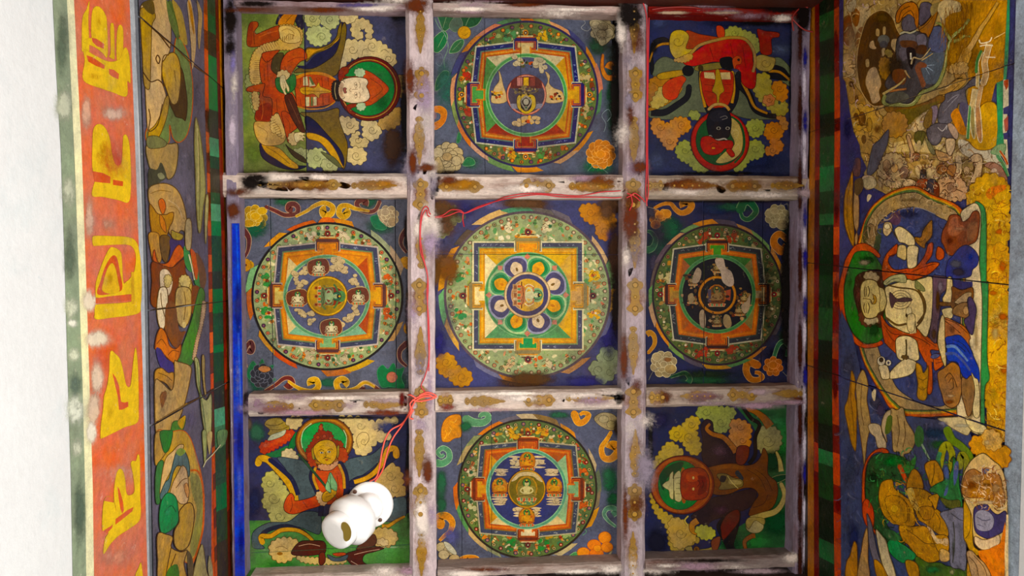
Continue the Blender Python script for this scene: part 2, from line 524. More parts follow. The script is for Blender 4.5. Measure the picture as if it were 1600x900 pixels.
boards('mural_board', LEFT, wall_left, LSEAMS, Z_FR1, ZP + 0.03, '2c1e16', MURAL, 0.012)
boards('mural_board', RIGHT, wall_right, RSEAMS, Z_RB, ZP + 0.03, '241812', MURAL_R)
# lintel on the right, blue grey, and the small ledge on the left
lt = box_obj('trim_1', (XR - 0.3, YS, RIGHT.at(1610, 450).z, XR + 0.008, YN, Z_RB), MURAL, None, 'a4b2c0', kind='structure')
bx = box_obj('trim_2', (XR - 0.3, YS, RIGHT.at(1660, 450).z, XR + 0.010, YN, RIGHT.at(1611, 450).z), PLASTER, None, kind='structure')

# ------------------------------------------------------------------ beams
def jitter_beam(x0, y0, z0, x1, y1, z1, seed, nseg=26, amp=0.0016):
    r = random.Random(seed)
    L = abs(x1 - x0) > abs(y1 - y0)
    bev = 0.005
    prof = [(0, 1), (0, bev_ := 0.12), (0.13, 0.0), (0.5, 0.0), (0.87, 0.0), (1, 0.12), (1, 1)]
    V, Fc = [], []
    n = len(prof)
    for i in range(nseg + 1):
        t = i / nseg
        for (a, b) in prof:
            da = r.uniform(-amp, amp) if 0 < i < nseg else 0; db = r.uniform(0, amp) * (b < 1)
            if L: V.append((x0 + (x1 - x0) * t, y0 + (y1 - y0) * a + da, z0 + (z1 - z0) * b + db))
            else: V.append((x0 + (x1 - x0) * a + da, y0 + (y1 - y0) * t, z0 + (z1 - z0) * b + db))
    for i in range(nseg):
        for j in range(n):
            k = (j + 1) % n
            Fc.append((i * n + j, i * n + k, (i + 1) * n + k, (i + 1) * n + j))
    Fc.append(tuple(range(n))); Fc.append(tuple(range(nseg * n, nseg * n + n)))
    return V, Fc
BOSS = [(-1, .06), (-.93, .3), (-.84, .42), (-.78, .8), (-.62, 1), (-.44, .9), (-.34, .6), (-.18, .5), (0, .66), (.18, .5), (.34, .6), (.44, .9), (.62, 1), (.78, .8), (.84, .42), (.93, .3), (1, .06)]
CHAIN = [(-1, .22), (-.93, .62), (-.84, .66), (-.74, .34), (-.64, .66), (-.5, .86), (-.36, .66), (-.24, .9), (-.05, 1), (.1, .74), (.24, .8), (.42, .46), (.6, .5), (.74, .28), (.9, .22), (1, .05)]
def ornament(root, surf, cx, cy, hl, hw, kind, vertical, r, col='9c7634', flip=False):
    prof = BOSS if kind == 'b' else CHAIN
    side = [(u * hl * (-1 if flip else 1), v * hw * r.uniform(.86, 1.1)) for u, v in prof]
    # finer outline
    up = spline([(u, v) for u, v in side], False, 3)
    dn = spline([(u, -v * r.uniform(.9, 1.08)) for u, v in side][::-1], False, 3)
    pts = [(p.x, p.y) for p in up] + [(p.x, p.y) for p in dn]
    pts = [(cx + (v if vertical else u), cy + (u if vertical else v)) for u, v in pts]
    n = len(pts); h = 0.0012; c = rgb(col)
    V = [surf.at(x, y, 0.0003) for x, y in pts] + [surf.at(x, y, h) for x, y in pts]
    Fs = [(i, (i + 1) % n, n + (i + 1) % n, n + i) for i in range(n)]; C = [c] * n
    for t in tessellate_polygon([[Vector((x, y, 0)) for x, y in pts]]):
        Fs.append(tuple(n + i for i in t)); C.append(c)
    # small raised rings on it
    spots = [-.62, .62, 0] if kind == 'b' else [-.84, -.5, -.05, .24]
    for k, u in enumerate(spots):
        rr = hw * (.42 if kind == 'b' and k < 2 else .24)
        uu = u * hl * (-1 if flip else 1)
        x, y = (cx, cy + uu) if vertical else (cx + uu, cy)
        b = len(V); m = 10
        for q in range(m):
            a = 2 * math.pi * q / m
            V.append(surf.at(x + rr * math.cos(a), y + rr * math.sin(a), h + .0002))
            V.append(surf.at(x + rr * .72 * math.cos(a), y + rr * .72 * math.sin(a), h + .0012))
        for q in range(m):
            w = (q + 1) % m
            Fs.append((b + 2 * q, b + 2 * w, b + 2 * w + 1, b + 2 * q + 1)); C.append(tuple(x_ * .6 for x_ in c))
        Fs.append(tuple(b + 2 * q + 1 for q in range(m))); C.append(tuple(min(1, x_ * 1.35) for x_ in c))
    return mesh_obj('gilded_ornament', V, Fs, GOLD, root, C)

def bX(px): return BEAM.at(px, 450).x
def bY(py, px=800): return BEAM.at(px, py).y
def beam(x0, x1, y0, y1, label, col='c4b4b4', group=None, drop=0.0, seed=0, orn=(), vertical=False, stains=(), sections=None):
    """x0.. in pixels of the underside"""
    X0, X1 = sorted((bX(x0), bX(x1)))
    xm = (x0 + x1) / 2
    Y0, Y1 = sorted((bY(y0, xm), bY(y1, xm)))
    root = empty('ceiling_beam', ((X0 + X1) / 2, (Y0 + Y1) / 2, ZB - drop), label, 'beam', group)
    V, Fc = jitter_beam(X0, Y0, ZB - drop, X1, Y1, ZP + 0.028, seed, 40 if vertical else 16)
    mesh_obj('timber', V, Fc, TIMBER_Y if vertical else TIMBER, root, [rgb(col)] * len(Fc))
    surf = Surf((0, 0, ZB - drop), (0, 0, -1))
    r = random.Random(seed + 5)
    p = Painter(surf, root, base=0.0001)
    for (k, cx, cy, hl, hw) in orn:
        a, b_ = (hw * 1.7, hl * 1.15) if vertical else (hl * 1.15, hw * 1.7)
        p.stain(cx, cy, a, b_, r.choice(('8a5a34', '7a4a2c', '9a7048')), .62)
    p.flush()
    for (k, cx, cy, hl, hw) in orn:
        ornament(root, surf, cx, cy, hl, hw, k, vertical, r, flip=r.random() < .3)
    p = Painter(surf, root, base=0.0016 if orn else 0.0003)
    for st in stains: p.stain(*st)
    p.flush()
    return root
VORN = [('c', 0, 48, 36, 8), ('b', 0, 132, 28, 12), ('c', 0, 220, 38, 9), ('b', 0, 304, 26, 12), ('c', 0, 382, 38, 9),
        ('b', 0, 464, 30, 12), ('c', 0, 548, 38, 9), ('b', 0, 628, 26, 12), ('c', 0, 708, 38, 9), ('b', 0, 785, 30, 12), ('c', 0, 866, 36, 8)]
PUR, BRN, WHT, BLK = '8a7c8e', '5e2f1c', 'e8dad0', '120a08'  # colours of the marks on the beams, the last one near black
def vst(x, seed, n=18, w=20):
    r = random.Random(seed); out = []
    for i in range(n):
        out.append((x + r.uniform(-w, w), r.uniform(5, 895), r.uniform(8, 20), r.uniform(14, 45), r.choice((PUR, WHT, WHT, BRN, 'a893ac')), r.uniform(.45, .85)))
    return out
beam(637, 679, -4, 906, 'long whitewashed beam with gold motifs, between the left and middle painted panels', 'c0b0b2', seed=1, drop=0.004, vertical=True,
     orn=[(k, 657 + 2 * math.sin(i * 2.1), y, a, b) for i, (k, _, y, a, b) in enumerate(VORN)], stains=vst(657, 3) + [(652, 8, 26, 16, BRN, .9), (645, 255, 8, 26, BRN, .85), (668, 262, 20, 8, BRN, .8), (640, 628, 12, 16, '6a2018', .6)])
beam(973, 1011, -4, 906, 'long whitewashed beam with gold motifs, between the middle and right painted panels', 'a89aa0', seed=2, drop=0.004, vertical=True,
     orn=[(k, 991 + 2 * math.sin(i * 1.7), y, a, b) for i, (k, _, y, a, b) in enumerate(VORN)], stains=vst(991, 4) + [(985, 22, 24, 30, BLK, .95), (1000, 262, 18, 14, BRN, .8), (985, 345, 18, 40, BRN, .9), (990, 310, 16, 14, BRN, .8), (975, 560, 8, 50, BRN, .8), (977, 800, 6, 60, BRN, .8), (985, 180, 8, 22, BRN, .7)])
le = beam(354, 374, -4, 906, 'narrow edge beam on the left, purple grey above and bright blue below', '83768c', seed=3, vertical=True,
          stains=[(360, 30, 14, 40, BLK, .9), (366, 130, 8, 45, WHT, .6), (363, 205, 8, 40, 'c8b8c8', .8), (360, 75, 12, 18, BLK, .8), (364, 330, 14, 16, BRN, .9), (364, 100, 7, 24, '8a80b8', .7)])
p = Painter(Surf((0, 0, ZB - 0.0012), (0, 0, -1)), le, base=0.0003)
p.draw('''
@blue_paint|bright ultramarine blue paint on the lower length
P 2340c0 362 349 374 349 377 450 379 600 381 760 383 906 367 906 365 760 364 600 363 450
P 3c62d8 368 352 371 352 375 500 374 500
P 4a6ad8 371 520 374 520 378 640 375 640
L 5a4a90 1.2 362 349 364 600 367 905
b 9aa0c8 .4 371 590 5 40
b 5a6ad0 .6 374 760 5 60
b 16228c .8 372 480 6 50
b 16228c .8 375 690 6 40
b 16228c .7 377 850 6 40
''')
re_ = beam(1247, 1262, -4, 906, 'narrow weathered edge beam on the right, brown and pale violet', '8a7a90', seed=4, vertical=True,
           stains=[(1250, y, 5, 60, '3a1a12', .9) for y in (60, 170, 290, 420, 540, 660, 780, 880)] + [(1257, y, 4, 34, 'd4ccdc', .8) for y in (130, 220, 250, 370, 450, 520, 620, 700, 800, 860)]
           + [(1258, y, 5, 24, '2c2a90', .8) for y in (90, 190, 340, 405, 480, 590, 740)] + [(1255, 20, 14, 40, BLK, 1.0)])
p = Painter(Surf((0, 0, ZB), (0, 0, -1)), re_, base=0.0006)

def hst(x0, x1, y, seed, n=5):
    r = random.Random(seed)
    return [(r.uniform(x0, x1), y + r.uniform(-14, 14), r.uniform(18, 55), r.uniform(5, 11), r.choice((WHT, WHT, 'b09aa0', 'a08492', BRN)), r.uniform(.5, .85)) for _ in range(n)]
HB = 'c8b8ae'
def hbeam(x0, x1, y0, y1, lab, orn, stains, seed, col=HB):
    beam(x0, x1, y0, y1, lab, col, seed=seed, orn=orn, stains=hst(x0, x1, (y0 + y1) / 2, seed) + list(stains))
hbeam(347, 637, 270, 308, 'short cross beam with a sooty black patch, between the upper left and middle left panels',
      [('c', 425, 288, 26, 7), ('b', 500, 289, 34, 9), ('c', 585, 290, 36, 8)],
      [(392, 284, 20, 15, BLK, 1.0), (402, 278, 22, 7, BLK, .9), (590, 287, 50, 9, '9a6a34', .7), (480, 288, 60, 9, 'a87a44', .6), (370, 300, 30, 9, BRN, .7)], 11)
hbeam(679, 973, 272, 310, 'short cross beam stained brown, between the upper middle and centre panels',
      [('b', 720, 292, 36, 9), ('b', 840, 290, 28, 11), ('c', 925, 291, 36, 9)],
      [(718, 288, 44, 11, '9a6a30', .8), (940, 284, 30, 14, '6a3a1c', .85), (700, 282, 22, 9, BRN, .8), (925, 292, 50, 9, 'a07038', .7)], 12)
hbeam(1011, 1262, 274, 311, 'short cross beam with rubbed motifs, between the upper right and middle right panels',
      [('b', 1024, 290, 14, 8), ('c', 1084, 290, 36, 9), ('b', 1162, 291, 28, 10), ('c', 1230, 290, 26, 7)],
      [(1085, 290, 46, 10, '7a4a28', .8), (1160, 290, 40, 11, '8a5a2c', .7), (1230, 288, 26, 8, '8a6238', .6)], 13, 'a89888')
hbeam(385, 637, 615, 650, 'short cross beam with rosy wash, between the middle left and lower left panels',
      [('c', 427, 635, 32, 8), ('b', 512, 633, 30, 11), ('c', 600, 632, 32, 8)],
      [(430, 640, 40, 10, '8a5a50', .6), (598, 645, 40, 6, '6a2f1c', .9), (628, 625, 6, 16, '5a1a14', .9), (470, 645, 50, 6, 'b08a98', .7), (400, 630, 20, 14, '9a7a90', .6), (520, 622, 60, 4, 'f4e4d8', .8)], 14)
hbeam(679, 973, 610, 643, 'short cross beam with the row of gold bosses, between the centre and lower middle panels',
      [('b', 696, 626, 13, 10), ('c', 758, 627, 32, 9), ('b', 842, 625, 26, 11), ('c', 922, 622, 38, 8)],
      [(700, 636, 20, 8, '7a3a30', .7), (760, 640, 50, 5, 'c09aa0', .6), (800, 615, 80, 4, 'efe2d6', .8)], 15)
hbeam(1011, 1258, 605, 635, 'short cross beam with dim gold bosses, between the middle right and lower right panels',
      [('b', 1027, 621, 14, 10), ('c', 1088, 619, 26, 8), ('b', 1160, 617, 24, 10), ('c', 1230, 615, 24, 7)],
      [(1040, 620, 12, 14, '5a2f1c', .7), (1110, 630, 50, 5, 'a08a90', .6), (1100, 620, 50, 8, '6a4028', .5)], 16, 'a49488')
hbeam(372, 637, 2, 12, 'thin top cross beam above the panel of the green haloed figure', [], [(560, 8, 60, 5, '5a4a80', .7), (400, 6, 40, 6, BLK, .8)], 17, 'a08c92')
hbeam(679, 973, 6, 18, 'thin top cross beam above the upper middle mandala, blue dashes along its edge', [], [(730, 14, 50, 5, WHT, .8), (900, 15, 60, 4, WHT, .8), (820, 8, 40, 4, BRN, .8)], 18, 'a8948e')
hbeam(1011, 1250, 11, 22, 'thin dark red top cross beam above the upper right figure panel', [], [(1050, 20, 30, 3, 'b8a088', .9), (1130, 20, 36, 3, 'a8907c', .8), (1220, 14, 40, 8, BLK, .9)], 19, '7a1c18')
hbeam(383, 641, 898, 910, 'thin bottom cross beam below the panel behind the lamp holder', [], [], 20)
hbeam(681, 973, 884, 899, 'thin bottom cross beam below the lower middle mandala', [], [(760, 890, 60, 5, BRN, .6), (900, 893, 50, 5, WHT, .7)], 21, 'a09088')
hbeam(1011, 1248, 872, 892, 'thin bottom cross beam below the lower right figure panel', [], [(1040, 884, 30, 5, WHT, .6), (1150, 886, 50, 5, WHT, .5), (1110, 876, 70, 4, BLK, .7)], 22, '8a7c78')

# ------------------------------------------------------------------ panels
def panel(cells, label, seams, col, gap=0.0012, horizontal=False):
    """cells (x0,y0,x1,y1) seen extent in pixels on the panel plane; seams in px"""
    x0, y0, x1, y1 = cells
    root = empty('painted_panel', PANEL.at((x0 + x1) / 2, (y0 + y1) / 2), label, 'painting', 'painted panels of the coffered ceiling')
    A = PANEL.at(x0 - 5, (y0 + y1) / 2).x; B = PANEL.at(x1 + 5, (y0 + y1) / 2).x
    C_ = PANEL.at((x0 + x1) / 2, y0 - 5).y; D = PANEL.at((x0 + x1) / 2, y1 + 5).y
    X0, X1 = sorted((A, B)); Y0, Y1 = sorted((C_, D))
    cuts = [seam(PANEL, a, b, gap) for a, b in seams]
    if horizontal: ys = sorted([Y0, Y1] + [c[0].y for c in cuts])
    else: xs = sorted([X0, X1] + [c[0].x for c in cuts])
    V, Fc = [], []
    n = (len(ys) if horizontal else len(xs)) - 1
    for i in range(n):
        if horizontal: b = (X0, ys[i] + gap, ZP, X1, ys[i + 1] - gap, ZP + 0.018)
        else: b = (xs[i] + gap, Y0, ZP, xs[i + 1] - gap, Y1, ZP + 0.018)
        box_obj('plank', b, PAINT, root, col)
    return root, cuts
# ------------------------------------------------------------------ mandalas
def circle_pts(cx, cy, rx, ry, n=56): return [(cx + rx * math.cos(2 * math.pi * i / n), cy + ry * math.sin(2 * math.pi * i / n)) for i in range(n)]
def mandala(p, cx, cy, rx, ry, D, seed):
    """p painter; (cx,cy,rx,ry) the dark ring in pixels; D the palette and centre"""
    r = random.Random(seed)
    # 1 broken flame ring
    a = D.get('a0', -100); k = 0
    while a < D.get('a0', -100) + 352:
        w = r.uniform(13, 21); col = D['dash'][k % len(D['dash'])]
        if col != '-':
            p.part('flame_dash')
            p.ring(cx, cy, rx * .985, ry * .985, rx * D['ro'] * r.uniform(.985, 1.02), ry * D['ro'] * r.uniform(.985, 1.02), col, a, a + w, skew=r.uniform(-7, -3), up=(k % 2 == 0))
        a += w; k += 1
    p.part('ring_line')
    p.up(); p.fan(cx, cy, rx, ry, D['ring'], n=90)
    # 2 garden ring
    p.part('garden_ring', 'crowded ring of trees, beasts and tiny figures', 'stuff')
    g = D['garden']
    p.fan(cx, cy, rx * .97, ry * .97, g[0], n=90)
    def at(rr, ang): return cx + rx * rr * math.cos(ang), cy + ry * rr * math.sin(ang)
    p.up()
    for ly in range(3):
        p.up()
        for i in range(125):
            x, y = at(r.uniform(.70, .93), r.uniform(0, 6.2832))
            c = r.choice(g)
            if r.random() < .35:
                a0 = r.uniform(0, 3.14); q = [(x + r.uniform(-4, 4), y + r.uniform(-3, 3)) for _ in range(3)]
                p.ribbon(spline(q, False, 3), r.uniform(1, 2.4), .8, c, up=False)
            else:
                p.fan(x, y, r.uniform(1.6, 5.2), r.uniform(1.4, 4.2), c, r.uniform(0, 3), n=8, up=False, wob=.5, rnd=r)
    # clouds/animals flanking the axes
    for q in range(4):
        th = q * math.pi / 2
        for s_ in (-1, 1):
            x, y = at(.83, th + s_ * .27)
            c = D['beast'][(q * 2 + (s_ > 0)) % len(D['beast'])]
            for j in range(7):
                p.fan(x + r.uniform(-7, 7), y + r.uniform(-7, 7), r.uniform(2.5, 5.5), r.uniform(2, 4.5), c, r.uniform(0, 3), n=9, wob=.3, rnd=r)
            for j in range(3):
                xx, yy = x + r.uniform(-6, 6), y + r.uniform(-6, 6)
                p.ribbon(spline([(xx - 4, yy), (xx, yy - 3), (xx + 4, yy)], False, 3), .8, .5, '5a3a20')
    # little standing figures and trees
    for i in range(26):
        an = i * 2 * math.pi / 26 + r.uniform(-.05, .05); x, y = at(r.uniform(.8, .87), an)
        c = r.choice(D['folk']); ux, uy = math.cos(an), math.sin(an)
        p.fan(x, y, 3.6, 2.6, c, an, n=8); p.fan(x + ux * 4.2, y + uy * 4.2, 1.9, 1.9, r.choice(('dccba0', '5c6e3c', 'c98a50')), n=8)
        p.ribbon([(x - uy * 3, y + ux * 3), (x + uy * 3, y - ux * 3)], .9, .9, '2c2014')
    # bead row
    p.part('bead_ring', None, 'stuff')
    p.up()
    nb = D.get('nb', 46)
    for i in range(nb):
        an = 2 * math.pi * (i + .5) / nb; x, y = at(.925, an); c = D['bead'][i % len(D['bead'])]
        p.fan(x, y, 3.3, 3.3, '241a10', n=10, up=False)
    p.up()
    for i in range(nb):
        an = 2 * math.pi * (i + .5) / nb; x, y = at(.925, an); c = D['bead'][i % len(D['bead'])]
        p.fan(x, y, 2.7, 2.7, c[0], n=10, up=False)
    p.up()
    for i in range(nb):
        an = 2 * math.pi * (i + .5) / nb; x, y = at(.925, an); c = D['bead'][i % len(D['bead'])]
        p.fan(x, y, 1.3, 1.3, c[1], n=8, up=False)
    # 3 palace
    P = D['pal']     # corners xl,yt,xr,yb (white outline), bulge px
    xl, yt, xr, yb, bl = P
    mx, my = (xl + xr) / 2, (yt + yb) / 2; hx, hy = (xr - xl) / 2, (yb - yt) / 2
    def sq(k, extra=0.0, b=bl):
        X, Y = hx * k - extra, hy * k - extra; g_ = .16
        bb = b * k
        return [(mx - X, my - Y), (mx - hx * g_, my - Y - bb), (mx + hx * g_, my - Y - bb), (mx + X, my - Y),
                (mx + X + bb * .9, my - hy * g_), (mx + X + bb * .9, my + hy * g_), (mx + X, my + Y),
                (mx + hx * g_, my + Y + bb), (mx - hx * g_, my + Y + bb), (mx - X, my + Y),
                (mx - X - bb * .9, my + hy * g_), (mx - X - bb * .9, my - hy * g_)]
    # portals behind the walls
    p.part('palace_wall', 'square walls drawn as nested white, blue and orange bands', 'stuff')
    for k, c in ((1.0, D['line']), (.972, D['band']), (.895, D['inner']), (.87, D['or1'])):
        p.poly(sq(k), c)
    # flower scratches on the dark band
    p.up()
    for i in range(64):
        s_ = i % 4; u = r.uniform(-.9, .9)
        if abs(u) < .28: continue
        kk = .933; X, Y = hx * kk, hy * kk; bb = bl * (1 - abs(u))
        x, y = ((mx + u * X, my - Y - bb), (mx + X + bb, my + u * Y), (mx + u * X, my + Y + bb), (mx - X - bb, my + u * Y))[s_]
        q = [(x + r.uniform(-2.6, 2.6), y + r.uniform(-1.8, 1.8)) for _ in range(3)]
        p.ribbon(spline(q, False, 3), .7, .4, D['scr'], up=False)
    p.poly(sq(.845), D['or2']); p.poly(sq(.80), D['or1'])
    sqp = sq(.822)
    p.up()
    for i in range(len(sqp)):
        a_, b_ = Vector(sqp[i]), Vector(sqp[(i + 1) % len(sqp)]); m_ = int((b_ - a_).length / 2.6)
        for j in range(m_):
            q = a_.lerp(b_, (j + .5) / m_); p.fan(q.x, q.y, .62, .62, D['dot'], n=6, up=False)
    # four coloured quarters
    p.part('palace_quarter', 'four coloured triangles behind the round court')
    I = sq(.775); c0 = (mx, my)
    tl, t1, t2, tr, r1, r2, br, b1, b2, bl_, l1, l2 = I
    for pts, c in (([tl, t1, t2, tr, c0], D['quad'][0]), ([tr, r1, r2, br, c0], D['quad'][1]), ([br, b1, b2, bl_, c0], D['quad'][2]), ([bl_, l1, l2, tl, c0], D['quad'][3])):
        p.poly(pts, c)
    # 4 gates
    for q in range(4):
        p.part('palace_gate')
        th = -math.pi / 2 + q * math.pi / 2
        ux, uy = math.cos(th), math.sin(th); vx, vy = -uy, ux
        H_ = (hy, hx)[q % 2] * .775; top = (hy, hx)[q % 2]; sc = top / 78.0
        def G(u, v): return (mx + vx * u + ux * v, my + vy * u + uy * v)
        def rect(u0, u1, v0, v1, c): p.poly([G(u0, v0), G(u1, v0), G(u1, v1), G(u0, v1)], c)
        c = D['gate'][q]; e = top + bl
        s1 = sc
        rect(-20 * s1, 20 * s1, e - 15 * s1, e + 1 * s1, D['line']); rect(-18.5 * s1, 18.5 * s1, e - 14 * s1, e + 3 * s1, D['gb'])
        rect(-16.4 * s1, 16.4 * s1, e - 15 * s1, e - .5 * s1, D['or1']); rect(-14.6 * s1, 14.6 * s1, e - 12 * s1, e - 1.6 * s1, D['gb'])
        rect(-13.4 * s1, 13.4 * s1, e - 11.4 * s1, e - 2.4 * s1, D['or2'])
        rect(-12.2 * s1, 12.2 * s1, e - 10.4 * s1, e - 3.4 * s1, c)
        rect(-9 * s1, 9 * s1, H_ - 1, e - 9 * s1, D['or2']); rect(-6.6 * s1, 6.6 * s1, H_ + bl * .6, e - 9 * s1, c)
        # tiered roof over the gate
        for w_, v0, v1, cc in ((17, 3, 5, D['gb']), (14, 5, 6.6, D['or1']), (12, 6.6, 9, 'c8b27a'), (9, 9, 10.4, '2a1c14')):
            rect(-w_ * s1, w_ * s1, e + v0 * s1, e + v1 * s1, cc)
        x, y = G(0, e + 13 * s1)
        p.fan(x, y, 5.2 * s1, 4.6 * s1, D['wheel'], th); p.fan(x, y, 3 * s1, 2.8 * s1, '2a1c30', th); p.fan(x, y, 1.2, 1.2, 'd8c080', n=8)
    # 5 round court
    cx2, cy2, r2x, r2y = D['court']
    p.part('court_ring', D.get('courtlab'))
    p.fan(cx2, cy2, r2x + 1.2, r2y + 1.2, D['cr'][1], n=80); p.fan(cx2, cy2, r2x, r2y, D['cr'][0], n=80); p.fan(cx2, cy2, r2x * .945, r2y * .945, D['cr'][1], n=80)
    p.part('court_disc')
    p.fan(cx2, cy2, r2x * .925, r2y * .925, D['disc'], n=80)
    p.flush()
    D['centre'](p, r, cx2, cy2, r2x, r2y)
    p.flush()

def deity(p, x, y, s_, up_ang, robe, skin, halo, aura=None, lotus='c9a070'):
    """a small seated figure: aura, lotus, crossed legs, torso, arms, head; up_ang = direction of the head"""
    ux, uy = math.cos(up_ang), math.sin(up_ang); vx, vy = -uy, ux
    def Q(u, v): return (x + (vx * u + ux * v) * s_, y + (vy * u + uy * v) * s_)
    def E(u, v, a, b, c): q = Q(u, v); p.fan(q[0], q[1], a * s_, b * s_, c, up_ang + math.pi / 2, n=14)
    def PL(pts, c): p.poly([Q(*q) for q in pts], c)
    if aura: E(0, .1, 1.0, 1.15, aura[0]); E(0, .1, .88, 1.02, aura[1])
    PL([(-.95, -.8), (-.8, -1.08), (.8, -1.08), (.95, -.8), (.6, -.68), (-.6, -.68)], lotus)
    for k in range(7):
        E(-.72 + .24 * k, -.88, .1, .16, ('c05a3a', '5f8a5a')[k % 2])
    E(0, .62, .42, .42, '3a2412'); E(0, .62, .37, .37, halo)
    PL([(-.85, -.62), (-.5, -.32), (.5, -.32), (.85, -.62), (.5, -.78), (-.5, -.78)], robe)
    p.ribbon(spline([Q(-.75, -.6), Q(-.1, -.55), Q(.5, -.7)], False, 4), .8, .6, '3a2010')
    p.ribbon(spline([Q(.75, -.6), Q(.1, -.48), Q(-.4, -.6)], False, 4), .8, .6, '3a2010')
    PL([(-.22, -.4), (-.38, .18), (-.2, .32), (.2, .32), (.38, .18), (.22, -.4)], skin)
    for sg in (-1, 1):
        p.ribbon(spline([Q(sg * .36, .2), Q(sg * .58, -.1), Q(sg * .3, -.32), Q(sg * .06, -.3)], False, 4), .15 * s_, .1 * s_, skin)
        p.ribbon(spline([Q(sg * .3, .3), Q(sg * .72, .2), Q(sg * .74, -.3), Q(sg * .95, -.5)], False, 4), .14 * s_, .06 * s_, robe)
    E(0, .55, .2, .24, skin); E(0, .74, .19, .12, '241a18'); E(0, .86, .08, .1, 'c89a3a')
    p.ribbon([Q(-.08, .56), Q(-.03, .56)], .6, .6, '241a18'); p.ribbon([Q(.03, .56), Q(.08, .56)], .6, .6, '241a18'); p.ribbon([Q(-.04, .46), Q(.04, .46)], .6, .6, '8a2a1c')

def cloud_puffs(p, r, x, y, w, h, col, line='5a4a30', n=9):
    for i in range(n):
        q = (x + r.uniform(-w, w), y + r.uniform(-h, h)); rr = r.uniform(.25, .42) * min(w, h) + 1.6
        pts = p.fan(q[0], q[1], rr * 1.3, rr, col, n=11)
        p.ribbon(pts[:7], .6, .5, line)

def stripes_cloud(p, r, x, y, w, h, col, n=4):
    for i in range(n):
        yy = y - h + 2 * h * i / (n - 1); ww = w * r.uniform(.6, 1)
        p.poly([(q.x, q.y) for q in spline([(x - ww, yy), (x - ww * .4, yy - 1.8), (x + ww * .4, yy - 1.2), (x + ww, yy), (x + ww * .3, yy + 1.5), (x - ww * .4, yy + 1.3)], True, 3)], col)

GARD = ['5a6a38', 'b8502c', 'c87a3c', 'd0b890', '7a3a20', '9aa868', 'a8843c', '6f7c3a', '8fa060', '4f7a3c', 'b09a58', '7a5a2a', 'c8b880', 'b8603a', '3f6a44', '9a8a4c', 'a83a24', 'd8a04a', '5c6a30']
GARD2 = ['96a070', 'b8a878', 'd8c8a0', 'c86a44', 'd08a54', 'e4d8b0', '8f9a58', 'a8b078', '7aa05a', 'c8b478', '9a7a44', 'd8cc98', 'c07a50', '5f8f54', 'b4a468', 'd0906a', '86a468', 'e0d4a0']
FOLK = ['a8341c', 'b86a2c', '3f6a3a', '6a7a3a', 'c8b070', '8a4a2a', 'd07a3a', '2f5a3a']
# ------------------------------------------------------------------ flowers, scrolls, clouds and painted edge shade round the mandalas
def corner_top_mid(p): p.draw('''
o 660 0 3.103
@blue_ground|plain blue grey ground
P 545b70 60 60 500 60 500 250 60 840
b 2c5a4c .7 110 420 60 160
b 1f4a30 .8 930 450 60 260
b 1d4a30 .8 850 220 60 60
b 23603c .8 850 810 90 50
b 2a5a40 .8 230 790 60 40
b 6a6a8a .5 300 400 12 380
@leaf|dark green leaf
p 2c5a3a/7f9a70/.8 75 65 120 60 150 85 135 130 105 150 85 110
p 24502f/7f9a70/.8 180 65 235 60 290 70 265 120 210 135 180 110
p 2a6a40/8aa47c/.9 52 190 100 150 122 175 110 220 75 255 50 240
p 2f6a40/8aa47c/.9 130 250 155 205 195 190 200 215 175 250 140 258
p 2c6038/8aa47c/.9 62 440 68 385 100 345 128 350 118 390 85 430
p 4c6050/6a7a60/.8 145 95 175 80 195 110 185 145 155 155 130 130
l 7f9a70 .7 75 230 90 200 105 170
l 7f9a70 .7 145 245 165 225 188 200
l 7f9a70 .7 72 420 90 390 112 360
l 7f9a70 .7 100 135 110 100 120 70
l 7f9a70 .7 210 125 225 90 250 66
l 6f8a78 1.4 60 90 80 130 110 170 125 230 105 290 110 330
l 6f7a88 1.2 60 270 90 260 100 290 85 320 65 305
@golden_bud
c c8901e/7a5414/.8 203 158 32 31
l 7a5414 .6 190 165 205 172 222 160
@peony|pale many petalled flower
f b8a880/4a3c20/.7 875 150 58 8
p b8aa84/4a3c20/.7 810 105 850 95 890 110 925 140 925 175 880 220 850 200 830 160
c c0b088/5a4628/.6 840 120 22 18
c b8a880/5a4628/.6 875 130 24 18
c c4b690/5a4628/.6 905 160 22 22
c b4a47c/5a4628/.6 868 165 24 22
c bcae86/5a4628/.6 872 200 18 22
l a0a0a0 .8 770 90 790 110 770 135 800 150 820 130
@orange_peony|orange many petalled flower
f c87c34/f0b068/.8 865 748 66 10
c d08438/f0b068/.7 865 748 22 20
@peony|cream many petalled flower
f b8a478/4a3820/.8 125 765 72 10
c a88c5c/4a3820/.7 120 760 24 20
c c0ae84/4a3820/.7 75 740 26 26
c bca87c/4a3820/.7 165 780 24 24
p b49c6c/4a3820/.7 55 830 60 780 80 760 100 800 95 838
@scroll|orange curling scroll
q c87424/7a3c14/.7 3 15 875 265 872 330 895 375 935 370 938 325 915 318 905 335
p c8742a/e09a50/.7 52 520 90 515 118 540 110 590 75 625 50 625 52 600 85 580 88 555 70 545 52 550
c 8a6a70 55 560 14 20
@leaf|green leaf at the flower
p 2c6a40/6a9068/.8 195 800 215 765 245 770 255 795 225 805
p 2f6a40/5a8060/.8 165 690 175 640 188 660 180 690
l 8a9aa0 .9 880 640 890 600 870 560 900 530 915 560 895 590
l 6f8a78 .8 800 830 840 800 900 840
b 1a1014 .9 955 300 28 330
b 120c10 .95 900 75 120 26
b 14100c .8 500 62 480 14
b 2a1a10 .6 120 835 90 14
''')
